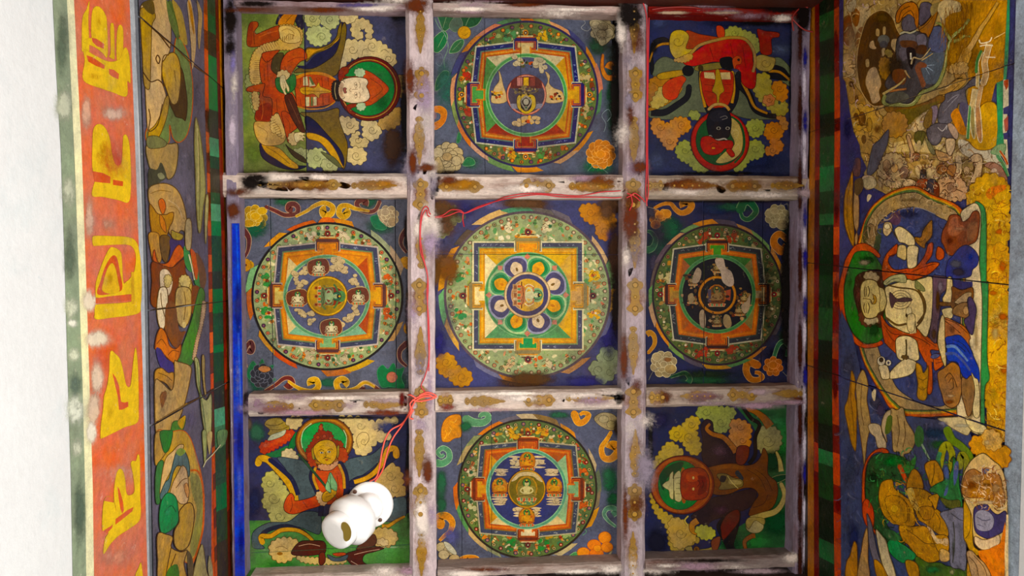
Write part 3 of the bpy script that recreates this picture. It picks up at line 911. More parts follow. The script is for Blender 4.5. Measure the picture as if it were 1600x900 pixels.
def corner_mid_left(p): p.draw('''
o 340 260 2.368
@green_ground
b 1f5038 .8 140 220 60 70
b 1f4f38 .8 560 130 40 30
b 2a5a3c .8 250 130 60 22
b 1f5038 .8 600 220 60 40
b 1d4a34 .8 660 800 70 60
b 1f4f38 .8 150 790 60 60
b 24543c .8 410 800 60 22
b 9a8478 .4 110 560 16 60
b 6a6c98 .5 330 150 80 20
@golden_peony|gold flower
f c09028/e0c070/.8 135 192 46 9
c c89a34/e0c070/.7 165 165 18 14
c c09028/e0c070/.7 115 210 20 14
c c8983a/e0c070/.7 140 185 18 14
@peony|beige flower
f a89070/e0cca0/.7 630 185 38 8
c b09878/e0cca0/.7 620 170 16 14
c a88e6a/e0cca0/.7 645 205 16 18
@leaf|green leafy tuft
p 1f6a44/4a8a60/.7 565 190 590 180 600 200 625 225 610 235 580 225
p 226a40/4a8a60/.7 110 760 130 720 150 740 165 712 180 740 210 735 195 765 215 790 180 800 120 790
p 1f6a3c/4a8a60/.7 590 760 610 735 630 750 650 728 665 750 690 745 680 780 690 820 640 815 605 815
@black_peony|nearly black flower with an orange heart
f 2a2a34/6a6a78/.7 165 775 42 9
p b87a4c/2a2018/.6 150 750 165 738 190 742 195 755 170 762
@pink_heart
c b8705c/7a3424/.6 645 780 20 20
c c07a60 640 785 10 10
@scroll|maroon scroll ending in a spiral
q 6a3430/c8a080/.8 5 9 180 150 215 165 250 180 290 175 298 155 285 140 265 142 262 158 278 162
q 6a3430/c8a080/.8 5 9 600 130 585 160 560 168 525 158 515 138 530 125 548 130 545 145
q 5a2c2c/c8a080/.8 9 3 95 235 115 265 112 310 95 345
q 5a2c2c/c8a080/.8 9 3 700 235 682 260 680 290 700 320
q 5a2c2c/c8a080/.8 4 9 105 745 100 690 120 650 130 665 125 685 112 680
q 5a2c2c/c8a080/.8 9 3 700 655 675 680 675 715 700 740
q 6a3430/c8a080/.8 4 9 175 832 215 808 245 785 270 785 278 805 265 815 252 805
q 6a3430/c8a080/.8 4 9 605 832 570 808 545 800 528 812 535 828 548 825
@scroll|golden scroll with a spiral end
q d09a24/f0d080/.7 3 12 290 185 330 165 360 145 395 135 425 150 420 175 395 180 390 162 402 158
q d09a24/f0d080/.7 3 12 560 165 530 160 505 155 480 145 455 150 450 175 468 185 480 172 470 162
q d09a24/f0d080/.7 3 12 262 795 290 815 320 828 350 832 372 815 365 792 345 795 348 808
q d09a24/f0d080/.7 3 12 580 815 545 800 510 822 480 830 450 828 440 800 460 788 475 798 466 808
q c8901e/f0d080/.7 13 5 120 365 100 360 92 375 100 390
q c8901e/f0d080/.7 12 4 680 360 695 345 705 360 700 380
c d08c1c/8a5414/.8 105 365 19 24
c d09020/8a5414/.8 690 355 16 20
c 6a3414 103 365 6 5
c c08428/8a5414/.7 702 598 14 22
@garden_dash
p d8641c 372 212 385 192 405 188 425 192 435 205 400 210
b 1a1010 .9 700 250 14 90
b 1a1010 .85 705 560 14 240
b 140c08 .8 380 118 330 10
''')
def corner_centre(p): p.draw('''
o 640 260 2.37
@blue_ground
b 2c2c70 .7 200 160 60 40
b 6a6494 .6 330 140 120 26
b 5a3c24 .95 110 170 90 60
b 5a3c20 .9 440 140 90 40
b 6a4c2c .95 110 380 50 90
b 4a3020 .9 420 800 110 36
b 4a3020 .95 760 340 30 150
b 28246c .8 740 620 50 100
b 26246c .8 640 800 110 30
b 2a2868 .8 110 650 30 70
b 302c70 .8 760 260 40 40
b 5a3c28 .9 740 140 60 26
b 4c4a70 .8 110 480 24 60
b 1e1410 .9 785 560 12 300
@painted_cloud|greenish grey cloud
k 6f7450/8a8a60/.8 9 95 140 130 150 170 150 205 165 195 195 165 210 145 245 120 262 95 245
c 7a7c54/8a8a60/.5 120 180 22 18
c 808058/8a8a60/.5 150 200 20 16
c 74785a/8a8a60/.5 125 220 22 20
@painted_cloud|ochre orange cloud
k c07c2c/8a5418/.8 9 632 150 665 142 700 148 710 165 740 165 762 195 755 235 735 270 705 265 690 235 700 215 670 210 640 185
s 8a5418 .9 670 170 18 1.4
s 8a5418 .9 725 240 20 1.5
s 8a5418 .9 725 185 16 1.2
@painted_cloud|ochre cloud
k b07c34/7a4c18/.8 10 105 705 140 695 165 710 170 740 200 750 225 765 228 795 200 812 165 805 150 780 120 770 105 745
s 7a4c18 .8 135 725 20 1.5
s 7a4c18 .8 195 780 22 1.5
s 7a4c18 .8 150 765 14 1
@painted_cloud|pale green cloud with spiral curls
k 8f9a74/4a5438/.9 14 670 735 700 725 705 690 735 668 768 690 770 745 740 790 705 800 688 780 695 765 665 760
s 4a5438 .9 735 700 24 1.5
s 4a5438 .8 700 755 22 1.3 90
s 5a6444 .8 740 760 18 1.2
c 98a47c 722 735 10 20
''')
def corner_mid_right(p): p.draw('''
o 980 260 2.368
@green_ground
b 1c4a30 .9 150 230 60 60
b 1a3a2c .9 110 300 50 60
b 1c4428 .8 290 790 120 26
b 16224c .8 330 160 90 30
b 1f4a34 .8 400 150 90 22
b 14382c .8 590 240 30 60
b 15391f .8 590 640 40 60
b 3a3048 .8 100 360 26 60
b 3a3240 .7 90 170 26 40
b 111024 .8 560 700 60 40
@orange_flower|orange five petalled flower
f b8702c/e0a868/.8 122 195 36 6
c c07a34/e0a868/.7 145 175 18 16
c b86c28/e0a868/.7 105 215 18 16
c c47c38/e0a868/.7 120 180 16 14
@scroll|orange scroll
q b8701f/c89058/.7 3 13 100 155 130 140 160 138 180 160 200 172 225 165 238 145 225 130 208 135 212 148
q b0641e/d8a868/.7 12 5 570 315 545 290 545 265 565 250 590 270 605 285 590 300 575 290
q b0641c/d8a868/.7 12 4 482 735 450 725 440 755 455 785 480 790 500 780 488 765 472 762
q a8702c/c89858/.7 4 8 78 690 100 660 100 630 85 615 72 622
@scroll|dark green scroll with pale edge
q 1f5434/7f9a70/.8 13 4 418 160 430 135 450 130 470 150 475 170 450 195 428 190 420 170
q 2a5a3c/6f9068/.8 10 3 75 310 95 300 105 270 90 245 75 240
q 245c38/8aa87c/.8 4 9 540 735 545 700 560 660 580 648 600 665 600 690 585 690
q 1f5434/7a9068/.8 3 8 160 780 190 770 215 765 232 785 225 800
@peony|greyish flower cluster
f 9a8c64/c8bc90/.7 555 185 42 8
c a4966e/c8bc90/.6 525 175 16 14
c 9c8a60/c8bc90/.6 575 215 22 20
c a89870/c8bc90/.6 545 165 14 12
@peony|pale beige flower
f a08c64/d8c89c/.8 135 732 46 8
c b09c70/d8c89c/.7 110 705 18 16
c a88c5c/d8c89c/.7 160 750 22 18
c 8a5c34 150 715 14 8
@orange_flower|rust orange flower
f a85c28/d89058/.7 540 740 34 7
c b0642c/d89058/.7 540 735 16 14
l 7a7468 1 575 760 590 775 612 795
l 8a8478 .8 570 135 560 160 590 140 600 180
l 8a8478 .7 590 135 610 170 605 230
l 7a7468 .9 75 150 95 155 110 160
l 7a7468 .9 80 790 95 760 120 745
b 100a08 .95 598 450 22 360
b 0c0808 .8 350 128 300 10
''')
def corner_low_mid(p): p.draw('''
o 660 600 3
@green_ground
b 24583a .9 90 470 30 90
b 1f5434 .9 90 570 30 50
b 1f5834 .9 200 200 40 30
b 235838 .9 880 450 50 80
b 1f5434 .9 660 840 60 26
b 1f5434 .9 310 840 60 26
b 4a4a88 .7 130 720 60 60
b 24583a .9 640 145 60 20
b 1f5030 .8 890 540 40 50
@orange_poppy|bright orange poppy
p d8861c/8a4a14/.8 92 265 88 220 100 175 130 148 175 145 184 190 182 245 150 255 128 270 108 272
l f0b858 .8 100 260 115 235 105 215
l f0b858 .8 130 175 150 180 160 165
l f0b858 .8 120 240 135 215 125 200
@scroll|orange scroll
q d8861c/f0b858/.8 11 3 712 140 730 180 760 175 780 145 755 135 738 145
q d88a20/f0b858/.8 4 15 885 225 865 260 840 300 850 345 885 350 915 320 915 295 890 288 880 305
q d8861c/f0b858/.8 14 3 85 660 80 625 115 620 140 650 130 690 105 710 80 735
q d07c1c/f0b858/.8 3 15 140 850 190 815 245 815 262 840 240 855 215 840 225 830
@scroll|pale green scroll
q 5f9468/a8c89a/.8 13 4 205 165 240 180 285 180 310 160 300 140 275 145 270 158
q 5a9468/a8c89a/.8 11 3 68 370 95 372 125 350 122 315 95 300 72 320 88 340 102 330
q 5a8a6c/a0c098/.8 3 9 905 668 870 640 852 610 865 585 895 582 905 600 890 612
q 4f8a50/90b880/.8 3 12 650 840 690 815 720 800 760 815 735 830
@peony|cream blossom
p a89468/4a3c20/.7 805 160 840 135 890 140 918 170 910 210 870 215 825 190
c b0a074/4a3c20/.6 850 165 24 18
c a89868/4a3c20/.6 885 190 22 18
@orange_blossom|large bright orange blossom
c d8741c/b0500f/.8 805 755 32 26
c e0801c/b0500f/.8 855 720 30 28
c d87a1c/b0500f/.8 865 765 28 24
c e08424/b0500f/.8 755 790 30 24
c d8701a/b0500f/.8 815 795 34 24
c e08a2c/b0500f/.6 820 770 18 16
@peony|cream blossom above the lower scroll
c c0aa78/4a3820/.7 90 765 26 24
c b8a070/4a3820/.7 125 780 26 24
c c4ae7c/4a3820/.7 100 800 26 22
c b89c68/4a3820/.7 150 820 26 22
p c8c0a0/7a7458/.7 100 740 130 750 160 790 150 800 115 775
l 5f9468 1 750 710 770 690 740 670
l a89c78 1.4 880 800 890 780 860 820 900 830
b 1c120c .9 925 500 14 400
b 241810 .7 480 862 420 10
b 2a1c10 .8 915 200 30 60
''')
UPW, DNW, RTW = -math.pi / 2, math.pi / 2, 0.0
def centre_upper(p, r, cx, cy, rx, ry):
    p.part('painted_cloud')
    p.name = 'painted_cloud'
    for (x, y, w, h) in ((809, 95, 8, 6), (842, 99, 7, 6), (848, 107, 4, 6)): cloud_puffs(p, r, x, y, w, h, 'b8a884')
    for pts in ([(768, 160), (772, 138), (780, 126), (779, 110), (783, 118), (786, 132), (792, 158)], [(852, 112), (859, 118), (858, 130), (866, 138), (878, 143), (880, 158), (853, 160), (851, 140), (856, 126)]):
        p.outlined(spline(pts, True, 4), 'c0a474', '6a5434', .7)
    cloud_puffs(p, r, 813, 190, 9, 6, 'b89c70'); cloud_puffs(p, r, 835, 188, 7, 4, 'b89c70')
    p.part('attendant_figure')
    for x, y, a, c in ((823, 100, UPW, '5c6a2c'), (776, 149, UPW, '8a3a20'), (869, 149, UPW, '7a3420'), (824, 188, DNW, '5a6a34')):
        for j in range(12): p.fan(x + r.uniform(-8, 8), y + r.uniform(-6, 6), r.uniform(1.4, 3.2), r.uniform(1.2, 2.6), r.choice((c, 'b8502c', 'c89a50', '4a4a2a', '2a1c1c')), n=8, wob=.4, rnd=r)
    p.part('centre_medallion', 'pink ringed medallion with a dark dancing figure shown upside down')
    p.fan(822.5, 148, 31.5, 32, '7a3a2c', n=56); p.fan(822.5, 148, 30.6, 31, 'c8806a', n=56); p.fan(822.5, 148, 28.4, 28.8, '4a3c4c', n=56)
    p.poly([(797, 138), (848, 138), (846, 126), (838, 120), (808, 120), (799, 127)], '5c2c28')
    for x, c in ((812, 'b87a70'), (822, 'c8961e'), (832, '8a3a30')): p.poly([(x - 4, 121), (x + 4, 121), (x + 4, 134), (x - 4, 134)], c); p.poly([(x - 2, 122), (x + 2, 122), (x + 2, 133), (x - 2, 133)], 'd8a838' if x == 822 else c)
    p.poly([(796, 162), (849, 162), (845, 170), (800, 170)], '7a7484')
    p.outlined(spline([(809, 150), (808, 166), (815, 175), (822, 178), (830, 175), (837, 166), (835, 150), (822, 147)], True, 5), 'b89a3c', '3a2810', .8)
    p.fan(822, 162, 9, 12, '2a201c')
    for j in range(46): p.fan(822 + r.gauss(0, 9), 142 + r.gauss(0, 4.4), r.uniform(1, 2.8), r.uniform(.8, 2), r.choice(('8a7648', '3a2c20', '6a5a3c', '4c3a2a', 'a88c58')), n=8)
    for sg in (-1, 1):
        p.ribbon(spline([(822, 150), (822 + sg * 8, 158), (822 + sg * 3, 168)], False, 4), 3, 2, '8a8070')
        p.ribbon(spline([(822 + sg * 4, 146), (822 + sg * 14, 144), (822 + sg * 20, 138)], False, 4), 2.4, 1.4, '6a5c40')
    p.fan(822, 159, 4.4, 5, '98907c'); p.fan(822, 169, 3.4, 3.8, '7a7058'); p.fan(822, 168, 1.6, 1.8, '2a4a3a')
def centre_left(p, r, cx, cy, rx, ry):
    p.part('painted_cloud')
    for (x, y, w, h) in ((527, 408, 8, 6), (524, 418, 6, 6), (535, 420, 5, 5), (462, 433, 4, 9), (474, 430, 5, 12), (467, 445, 4, 5), (552, 438, 4, 8), (560, 455, 5, 12), (555, 485, 5, 8), (487, 500, 4, 12), (530, 508, 8, 8), (545, 498, 6, 5), (467, 487, 6, 3), (474, 492, 3, 4)): cloud_puffs(p, r, x, y, w, h, 'c4ac80')
    p.part('attendant_figure')
    for x, y, sgn in ((498, 417, UPW), (465, 465, UPW), (560, 462, UPW), (518, 511, UPW)):
        p.outlined(spline([(x - 16, y - 8), (x + 10, y - 13), (x + 17, y + 2), (x + 10, y + 12), (x - 14, y + 12)], True, 4), '6a3a2c', 'c8a878', .8)
        deity(p, x, y + 2, 11.5, sgn, 'c0b088', 'd0c49c', '3f7a4a')
    p.part('centre_medallion', 'round olive yellow medallion with a maroon figure')
    p.fan(511, 462.7, 32.4, 31.6, '7a5416', n=56); p.fan(511, 462.7, 31, 30.2, 'd8a428', n=56); p.fan(511, 462.7, 29, 28, '9a7a22', n=56)
    p.poly([(484, 452), (498, 440), (500, 486), (486, 476)], 'b88a30')
    p.outlined(circle_pts(519, 463, 20, 15, 24), '7a3a30', 'c89a50', .8)
    p.fan(533, 463, 7, 9, '4f7a4a'); p.ring(514, 463, 13, 20, 16, 23, '4a6a3c', -60, 60); p.ring(514, 463, 13, 20, 16, 23, '5f7a40', 110, 170)
    deity(p, 515, 463, 18, RTW, '5f7048', '8a9a70', '2f5a44')
    for y in (450, 463, 476): p.fan(494, y, 4, 3.4, 'a87a40'); p.fan(494, y, 2.2, 2, '7a2c1c')
def centre_main(p, r, cx, cy, rx, ry):
    cy = 461; cx = 824
    p.part('lotus_base')
    p.fan(cx, cy, 61, 61.5, '7fae74', n=64); p.fan(cx, cy, 57, 57.5, '5f9a68', n=64)
    def petal(k, c):
        p.part('lotus_petal', c[4])
        a = math.radians(k)
        for (r0, r1, w, col) in ((34, 63.5, 19.5, c[0]), (34, 60.5, 17.5, c[1]), (35, 58, 14.5, c[2]), (35, 55, 9.5, c[3])):
            pts = [(r0, -w * .55), (r0 + (r1 - r0) * .45, -w), (r1 - 5, -w * .82), (r1, -w * .25), (r1, w * .25), (r1 - 5, w * .82), (r0 + (r1 - r0) * .45, w), (r0, w * .55)]
            p.poly([(q.x, q.y) for q in spline([(cx + u * math.cos(a) - v * math.sin(a), cy + u * math.sin(a) + v * math.cos(a)) for u, v in pts], True, 4)], col)
        p.fan(cx + 43 * math.cos(a), cy + 43 * math.sin(a), 3.4, 2.0, c[5], a, wob=.3, rnd=r)
    VI = ('9a98ac', '4c4670', '4c4670', 'e0c49c', 'violet petal with a cream heart', '7a5a2c')
    GR = ('a8c088', '4f9460', '2f7a44', 'e09a24', 'green petal with an orange heart', 'c87a1c')
    for i, k in enumerate((-112.5, -67.5, -22.5, 22.5, 67.5, 112.5, 157.5, 202.5)): petal(k, (VI, GR)[i % 2])
    p.part('lotus_tip')
    for i in range(8):
        a = math.radians(45 * i); x, y = cx + 59.5 * math.cos(a), cy + 59.5 * math.sin(a)
        p.poly([(x + 6 * math.cos(a) , y + 6 * math.sin(a)), (x - 5 * math.sin(a), y + 5 * math.cos(a)), (x - 4 * math.cos(a), y - 4 * math.sin(a)), (x + 5 * math.sin(a), y - 5 * math.cos(a))], 'c8806a')
    p.part('centre_medallion', 'round medallion ringed in violet with a pale seated figure facing right')
    for rr, c in ((36.5, '8a6a3c'), (35.5, 'd8b888'), (32.6, '453e68'), (25.5, 'd0a880'), (24.6, 'a87c50')): p.fan(cx, cy, rr, rr, c, n=60)
    p.poly([(q.x, q.y) for q in spline([(812, 442), (828, 436), (846, 446), (849, 461), (846, 476), (828, 486), (812, 480)], True, 5)], 'd8a848')
    for y in (449, 461, 473): p.poly([(801, y - 5), (813, y - 5), (813, y + 5), (801, y + 5)], 'b89068'); p.poly([(803, y - 3), (811, y - 3), (811, y + 3), (803, y + 3)], '8a5a3c')
    p.ribbon([(815, 440), (815, 482)], 2, 2, '6a4028'); p.ribbon([(802, 467), (814, 467)], 1.4, 1.4, 'e0d4b0')
    p.outlined(circle_pts(839, 461, 10, 11, 22), '7fa870', 'b8b080', .8)
    deity(p, 828, 461, 19, RTW, 'c07a50', 'c8c090', '5f8f60')
    p.ribbon(spline([(820, 448), (826, 444), (834, 448)], False, 4), 1.4, 1, 'e8d8a8'); p.ribbon(spline([(820, 474), (826, 478), (834, 474)], False, 4), 1.4, 1, 'e8d8a8')
def centre_right(p, r, cx, cy, rx, ry):
    p.part('attendant_figure')
    for x, y in ((1121, 418), (1083, 438), (1081, 466), (1163, 466), (1120, 502), (1155, 485)):
        for j in range(20): p.fan(x + r.gauss(0, 7), y + r.gauss(0, 6), r.uniform(1.5, 4), r.uniform(1.2, 3.4), r.choice(('5a3c20', '8a6a40', '3a3020', 'a8845a', '6a3020', '2c3020')), n=8, wob=.5, rnd=r)
        deity(p, x, y, 8, UPW, '7a5a34', '9a8458', '3a5030')
    p.part('centre_medallion', 'dark orange ringed medallion')
    p.fan(1120.6, 461, 30.4, 30.4, '4a2c12', n=56); p.fan(1120.6, 461, 29.5, 29.5, 'b8742c', n=56); p.fan(1120.6, 461, 26, 26, '1c1a1c', n=56)
    deity(p, 1120, 463, 15, UPW, '7a4420', '8a6a40', '4a5a34', aura=('a8642c', '5a3c24'))
    p.poly([(1134, 454), (1142, 452), (1141, 470), (1134, 468)], '9a4a34'); p.poly([(1106, 452), (1111, 452), (1111, 472), (1106, 472)], '4a3c50')
    for j in range(14): p.fan(1120 + r.gauss(0, 12), 461 + r.gauss(0, 12), r.uniform(1.2, 3.4), r.uniform(1, 2.6), r.choice(('5a3c20', '8a6a40', '2c2018')), n=8, wob=.5, rnd=r)
    p.part('bare_plaster_patch', 'pale patch where the paint has flaked away')
    for pts in ([(1118, 405), (1130, 404), (1134, 418), (1143, 425), (1147, 442), (1140, 448), (1129, 440), (1126, 425), (1119, 414)], [(1093, 489), (1099, 484), (1103, 498), (1101, 512), (1094, 508)], [(1132, 492), (1140, 494), (1143, 508), (1136, 513), (1130, 505)], [(1158, 478), (1167, 470), (1172, 460), (1171, 482), (1163, 490)], [(1090, 418), (1096, 425), (1092, 440), (1082, 442), (1084, 428)], [(1075, 462), (1082, 458), (1084, 470), (1078, 474)]):
        p.poly([(q.x, q.y) for q in spline(pts, True, 4)], r.choice(('b09a86', 'a08a70', '98805c')))
def centre_lower(p, r, cx, cy, rx, ry):
    p.part('painted_cloud')
    for (x, y, w, h) in ((805, 722, 12, 8), (842, 722, 12, 8), (783, 738, 12, 4), (862, 738, 12, 4), (780, 782, 14, 6), (866, 782, 14, 6), (810, 800, 9, 6), (838, 800, 9, 6)):
        stripes_cloud(p, r, x, y, w, h, 'c8b088'); cloud_puffs(p, r, x, y, w * .7, h * .7, 'c0a880', n=4)
    p.part('attendant_figure')
    for x, y in ((824, 722), (781, 762), (866, 762), (823, 809)):
        deity(p, x, y, 13, UPW, 'b8601c', 'c88a30', '3f7a3c', aura=('9a5a24', 'b87a2c'))
        for j in range(8): p.fan(x + r.gauss(0, 6), y + r.gauss(0, 6), 1.6, 1.3, r.choice(('a8441c', '5a5a24', 'c89038')), n=7)
    p.part('centre_medallion', 'round dark gold medallion with a pale seated figure')
    p.fan(823, 764, 30, 30.5, '5a3c14', n=56); p.fan(823, 764, 29, 29.5, 'b8843c', n=56); p.fan(823, 764, 27.5, 28, '6a5a18', n=56)
    p.poly([(q.x, q.y) for q in spline([(799, 752), (806, 743), (815, 738), (832, 738), (842, 744), (848, 753), (840, 750), (832, 744), (814, 744), (806, 750)], True, 4)], 'c0a878')
    deity(p, 823, 765, 17, UPW, '8a7a3c', 'c8b878', '3f7434', aura=('a87a34', '7a6a28'))
    p.poly([(808, 783), (838, 783), (834, 789), (812, 789)], '5a7a4a')
    for j in range(10): p.fan(823 + r.uniform(-12, 12), 786 + r.uniform(-3, 3), 1.6, 1.2, r.choice(('a8441c', 'c8a050', '3f6a3c')), n=7)

BEAD = [('b07a58', '5a2c18'), ('5f6a38', 'c8b070'), ('8a3c30', 'd0a060'), ('c09a60', '4a2c4c'), ('4c3058', 'b08a70')]
def mandala_set():
    B = 'painted_panel'
    # --- upper middle
    root, cuts = panel((679, 18, 973, 273), 'painted panel with a blue courted mandala whose dark central figure dances upside down', [((757, 18), (758, 272)), ((813, 18), (814, 272))], '50566c', .0007)
    p = Painter(PANEL, root, cuts=cuts); corner_top_mid(p)
    mandala(p, 822.5, 147, 113, 115, dict(a0=-97, dash=['c8743c', '7a8a4c', 'c89068', '3a3c70', 'c87a20', 'c07a60', '4f7a50', '-', 'c8802c', 'b8906a', '-', 'c88030', '6a8a50', 'c89878'], ro=1.055, ring='2c2450',
        garden=GARD, beast=['b8a470', 'b8a470', '4f8a40', 'c89020', 'a8301c', 'a8301c', '4f8a50', 'c89a24'], folk=FOLK, bead=[('c86a34', 'e09a50'), ('5a3a5c', '8a4a3c'), ('a87040', '5a3020')], nb=44,
        pal=(742.5, 72, 900, 224, 8), line='b8b494', band='202468', inner='5c7460', or1='b85018', or2='c87a20', scr='8088b8', dot='e0a860', quad=('c8b888', 'c8901c', '9a2c18', '4f8a40'), gb='281c60',
        gate=('c8b078', 'c8941c', '9a2414', '4f9448'), wheel='c07a20', court=(822.5, 148.5, 63, 64), cr=('4f8a4c', '86b078'), disc='4a4e6c', centre=centre_upper), 21)
    for a in ((960, 150, 9, 120, '0e0a08', .9), (820, 24, 130, 8, '120c0a', .7), (940, 60, 26, 40, '2a1c18', .5)): p.stain(*a)  # soot and beam shade painted along the right and top edges
    p.flush()
    # --- middle left
    root, cuts = panel((381, 309, 637, 611), 'painted panel with a mandala with orange inner square, gold scrolls above and below', [((420, 309), (429, 611)), ((618, 309), (619, 611))], '5a5e72')
    p = Painter(PANEL, root, cuts=cuts); corner_mid_left(p)
    mandala(p, 511.5, 463, 119, 116, dict(a0=-118, dash=['c85a28', '-', 'd88a28', '-', '9aa078', 'b89a7a', '-', '-', 'b89060', '-', 'c89a38', 'b86a34', '-', 'c8502c', 'd0902c', '-', 'c06a3c', '7fae74', '-', 'd8902c', '-', '7aa06a', 'c8602c', '7fae74'], ro=1.06, ring='1c1816',
        garden=GARD2, beast=['c85a20', 'c8541c', 'b8a884', 'b8a884', '3f8a44', '3f8a44', 'c8b898', 'c0b090'], folk=FOLK, bead=[('c87a5a', '9a3c24'), ('4c2c48', '8a5060'), ('b08a58', 'c85a30'), ('7a8a58', 'b8502c')], nb=50,
        pal=(433, 385, 591, 539, 7), line='b8a898', band='3c3e58', inner='6a7a50', or1='c87018', or2='d88a20', scr='8a90a0', dot='e08a28', quad=('d88220', 'b04a24', '7fae88', 'd8c088'), gb='5a3430',
        gate=('d87a1c', 'd89a24', '7fa870', 'd8c070'), wheel='8a3424', court=(510.5, 463.5, 67, 64.5), cr=('5f9468', '94b488'), disc='54587c', centre=centre_left), 22)
    # --- centre
    root, cuts = panel((679, 310, 973, 611), 'painted panel at the centre, large pale mandala around an eight petalled lotus', [((690, 397), (955, 398))], '3e4070', .0008, True)
    p = Painter(PANEL, root, cuts=cuts); corner_centre(p)
    mandala(p, 824.3, 461, 131, 131.5, dict(a0=-122, dash=['d8b070', '4f9468', '6a6058', '6a6068', '-', 'd0a878', '6f9a64', 'd09a40', '5a5880', '-', 'b88048', '-', '3f8a4c', 'c87a24', '6a6888', '-', 'd0a05c', '6fa46c', 'c88a3c', 'e0963a', '5a4a3c', '-', '4f9458', 'c8902c', '7a7090', 'c89a60', '5f9a58', 'd88a24', '-', '5a4a30', 'b08850', '5a4430', '5f7a54', 'e08a20', '6a6a84'], ro=1.052, ring='5a4a50',
        garden=GARD2, beast=['d8a838', 'd8a030', 'c8b488', 'c8a878', '3f8a4c', '3f8a4c', 'e0d0a4', 'd8c898'], folk=['c06a44', '5f8a4c', '8a9a58', 'c8a870', 'b07a50', '3f7a4a', 'd08a5c', '7a9a5c'], bead=[('a8886c', 'd8c8a0'), ('8a8a5c', '6a4a3c'), ('c07a5c', '8a9a6a')], nb=64,
        pal=(738, 377, 912, 547.5, 0), line='d8cca0', band='46465c', inner='7a8a5c', or1='d08a28', or2='e0a434', scr='a8a8b4', dot='e8b460', quad=('d8a830', 'd8a850', '5f9a60', 'ecd8a0'), gb='8a7a50',
        gate=('e08c24', 'd8a458', '2f9050', 'f0d898'), wheel='7a3c34', court=(824, 461, 66, 66), cr=('4f8a54', '7fae74'), disc='7fae80', centre=centre_main), 23)
    for a in ((700, 420, 22, 34, '6a4424', .85), (697, 355, 24, 20, '5a3c28', .7), (830, 592, 46, 13, '4a3018', .9), (815, 318, 44, 9, '5a3a22', .85), (960, 400, 12, 70, '3a2418', .8), (962, 480, 9, 70, '1a100c', .9), (950, 330, 20, 18, '5a3c28', .8), (700, 500, 14, 40, '4a4658', .6)): p.stain(*a)  # burn marks, plus beam shade painted down the right edge
    p.flush()
    # --- middle right
    root, cuts = panel((1011, 311, 1238, 606), 'painted panel with a dark mandala whose inner court is flaked and nearly black', [((1191, 311), (1190, 606)), ((1098, 311), (1099, 606))], '20244c')
    p = Painter(PANEL, root, cuts=cuts); corner_mid_right(p)
    mandala(p, 1121.5, 460.5, 103, 111, dict(a0=-152, dash=['5a4850', 'b08060', '6a8a54', 'c07830', '4a3c50', 'a87440', '6a8a4c', 'b87a38', '6a5a44', 'b08048', '4a4048', '-', 'b0702c', '4f7a44', 'a87a34', '4a4050', '6f8a4c', 'c07a34', 'b08a68', '5f8a50', '5a4a44', 'b07430', '8a7a4c'], ro=1.05, ring='2a1c24',
        garden=['4c5a2c', '6f7c3a', '3f5c2c', '8a7440', '5a4020', '9a8a58', '8a3a20', '2f4c30', '6a5c30', '7a2c1a', 'a87838', '3c3018'], beast=['8a8050', '8a7a4c', 'a83a1c', 'b02c18', '5f7038', 'b0a070', 'a83c20', '9a3c20'], folk=['8a2c18', '8a5424', '2f5430', '4c5a2c', '98845a'], bead=[('8a5a40', '3a1c10'), ('5a6434', 'a08a54'), ('a89a70', '6a3424')], nb=46,
        pal=(1051.5, 388, 1190, 532, 8), line='b0a888', band='2c2c34', inner='3c4434', or1='b85a1c', or2='c86c1c', scr='7a7c78', dot='d88434', quad=('3a6a28', '7a6a3c', 'b8501c', '9a5430'), gb='3a1c18',
        gate=('4a8430', 'a89068', 'b8501c', 'b88828'), wheel='8a1c14', court=(1120.8, 459.5, 59, 60.5), cr=('3f7440', '5f8a54'), disc='15131c', centre=centre_right), 24)
    for a in ((1195, 460, 26, 90, '120c08', .55), (1228, 460, 12, 140, '0c0806', .9), (1100, 585, 80, 10, '14200f', .7), (1030, 360, 22, 40, '2a2434', .6)): p.stain(*a)  # stains, plus beam shade painted down the right edge
    p.flush()
    # --- lower middle
    root, cuts = panel((681, 645, 973, 886), 'painted panel with a mandala of four small orange seated figures on dark blue', [((721, 645), (722, 886)), ((768, 645), (768, 886))], '50546c', .0008)
    p = Painter(PANEL, root, cuts=cuts); corner_low_mid(p)
    mandala(p, 824, 764, 109.5, 110, dict(a0=-145, dash=['8a9058', 'd0741c', '6a6068', 'c0a880', '8a6a3c', 'c8802c', '5a5a70', 'b8a078', '5f6a4c', '7a6a50', 'c8861c', '-', 'b8a478', '7a7a80', 'c8741c', '-', '8a8a60', 'b89a68', '5a8a50', 'c8641c', '-', 'b89c60', '4f7a4c', 'c8742c', 'b8a888', '6a8a54'], ro=1.055, ring='2c2418',
        garden=GARD, beast=['c8581c', 'c8581c', '2f7a34', '2f7a34', 'b8b07c', 'b8a878', 'c8901c', 'c8901c'], folk=FOLK, bead=[('8a3430', 'd0a080'), ('a89c60', '5a3020'), ('6a4a60', 'b87a50'), ('5f8a54', 'd07a3c')], nb=52,
        pal=(749, 695, 901, 834, 6), line='a89c78', band='3a4054', inner='7a5c2c', or1='b84c1c', or2='d06c28', scr='a0a098', dot='e08838', quad=('b0501c', '8fb07c', 'd8bc80', 'd08c18'), gb='6a2c18',
        gate=('a8502c', '7fa870', 'e0c898', 'd08c1c'), wheel='7a2c1c', court=(823, 764, 62.5, 62), cr=('5a9470', '8fb888'), disc='30346a', centre=centre_lower), 25)
    p.flush()
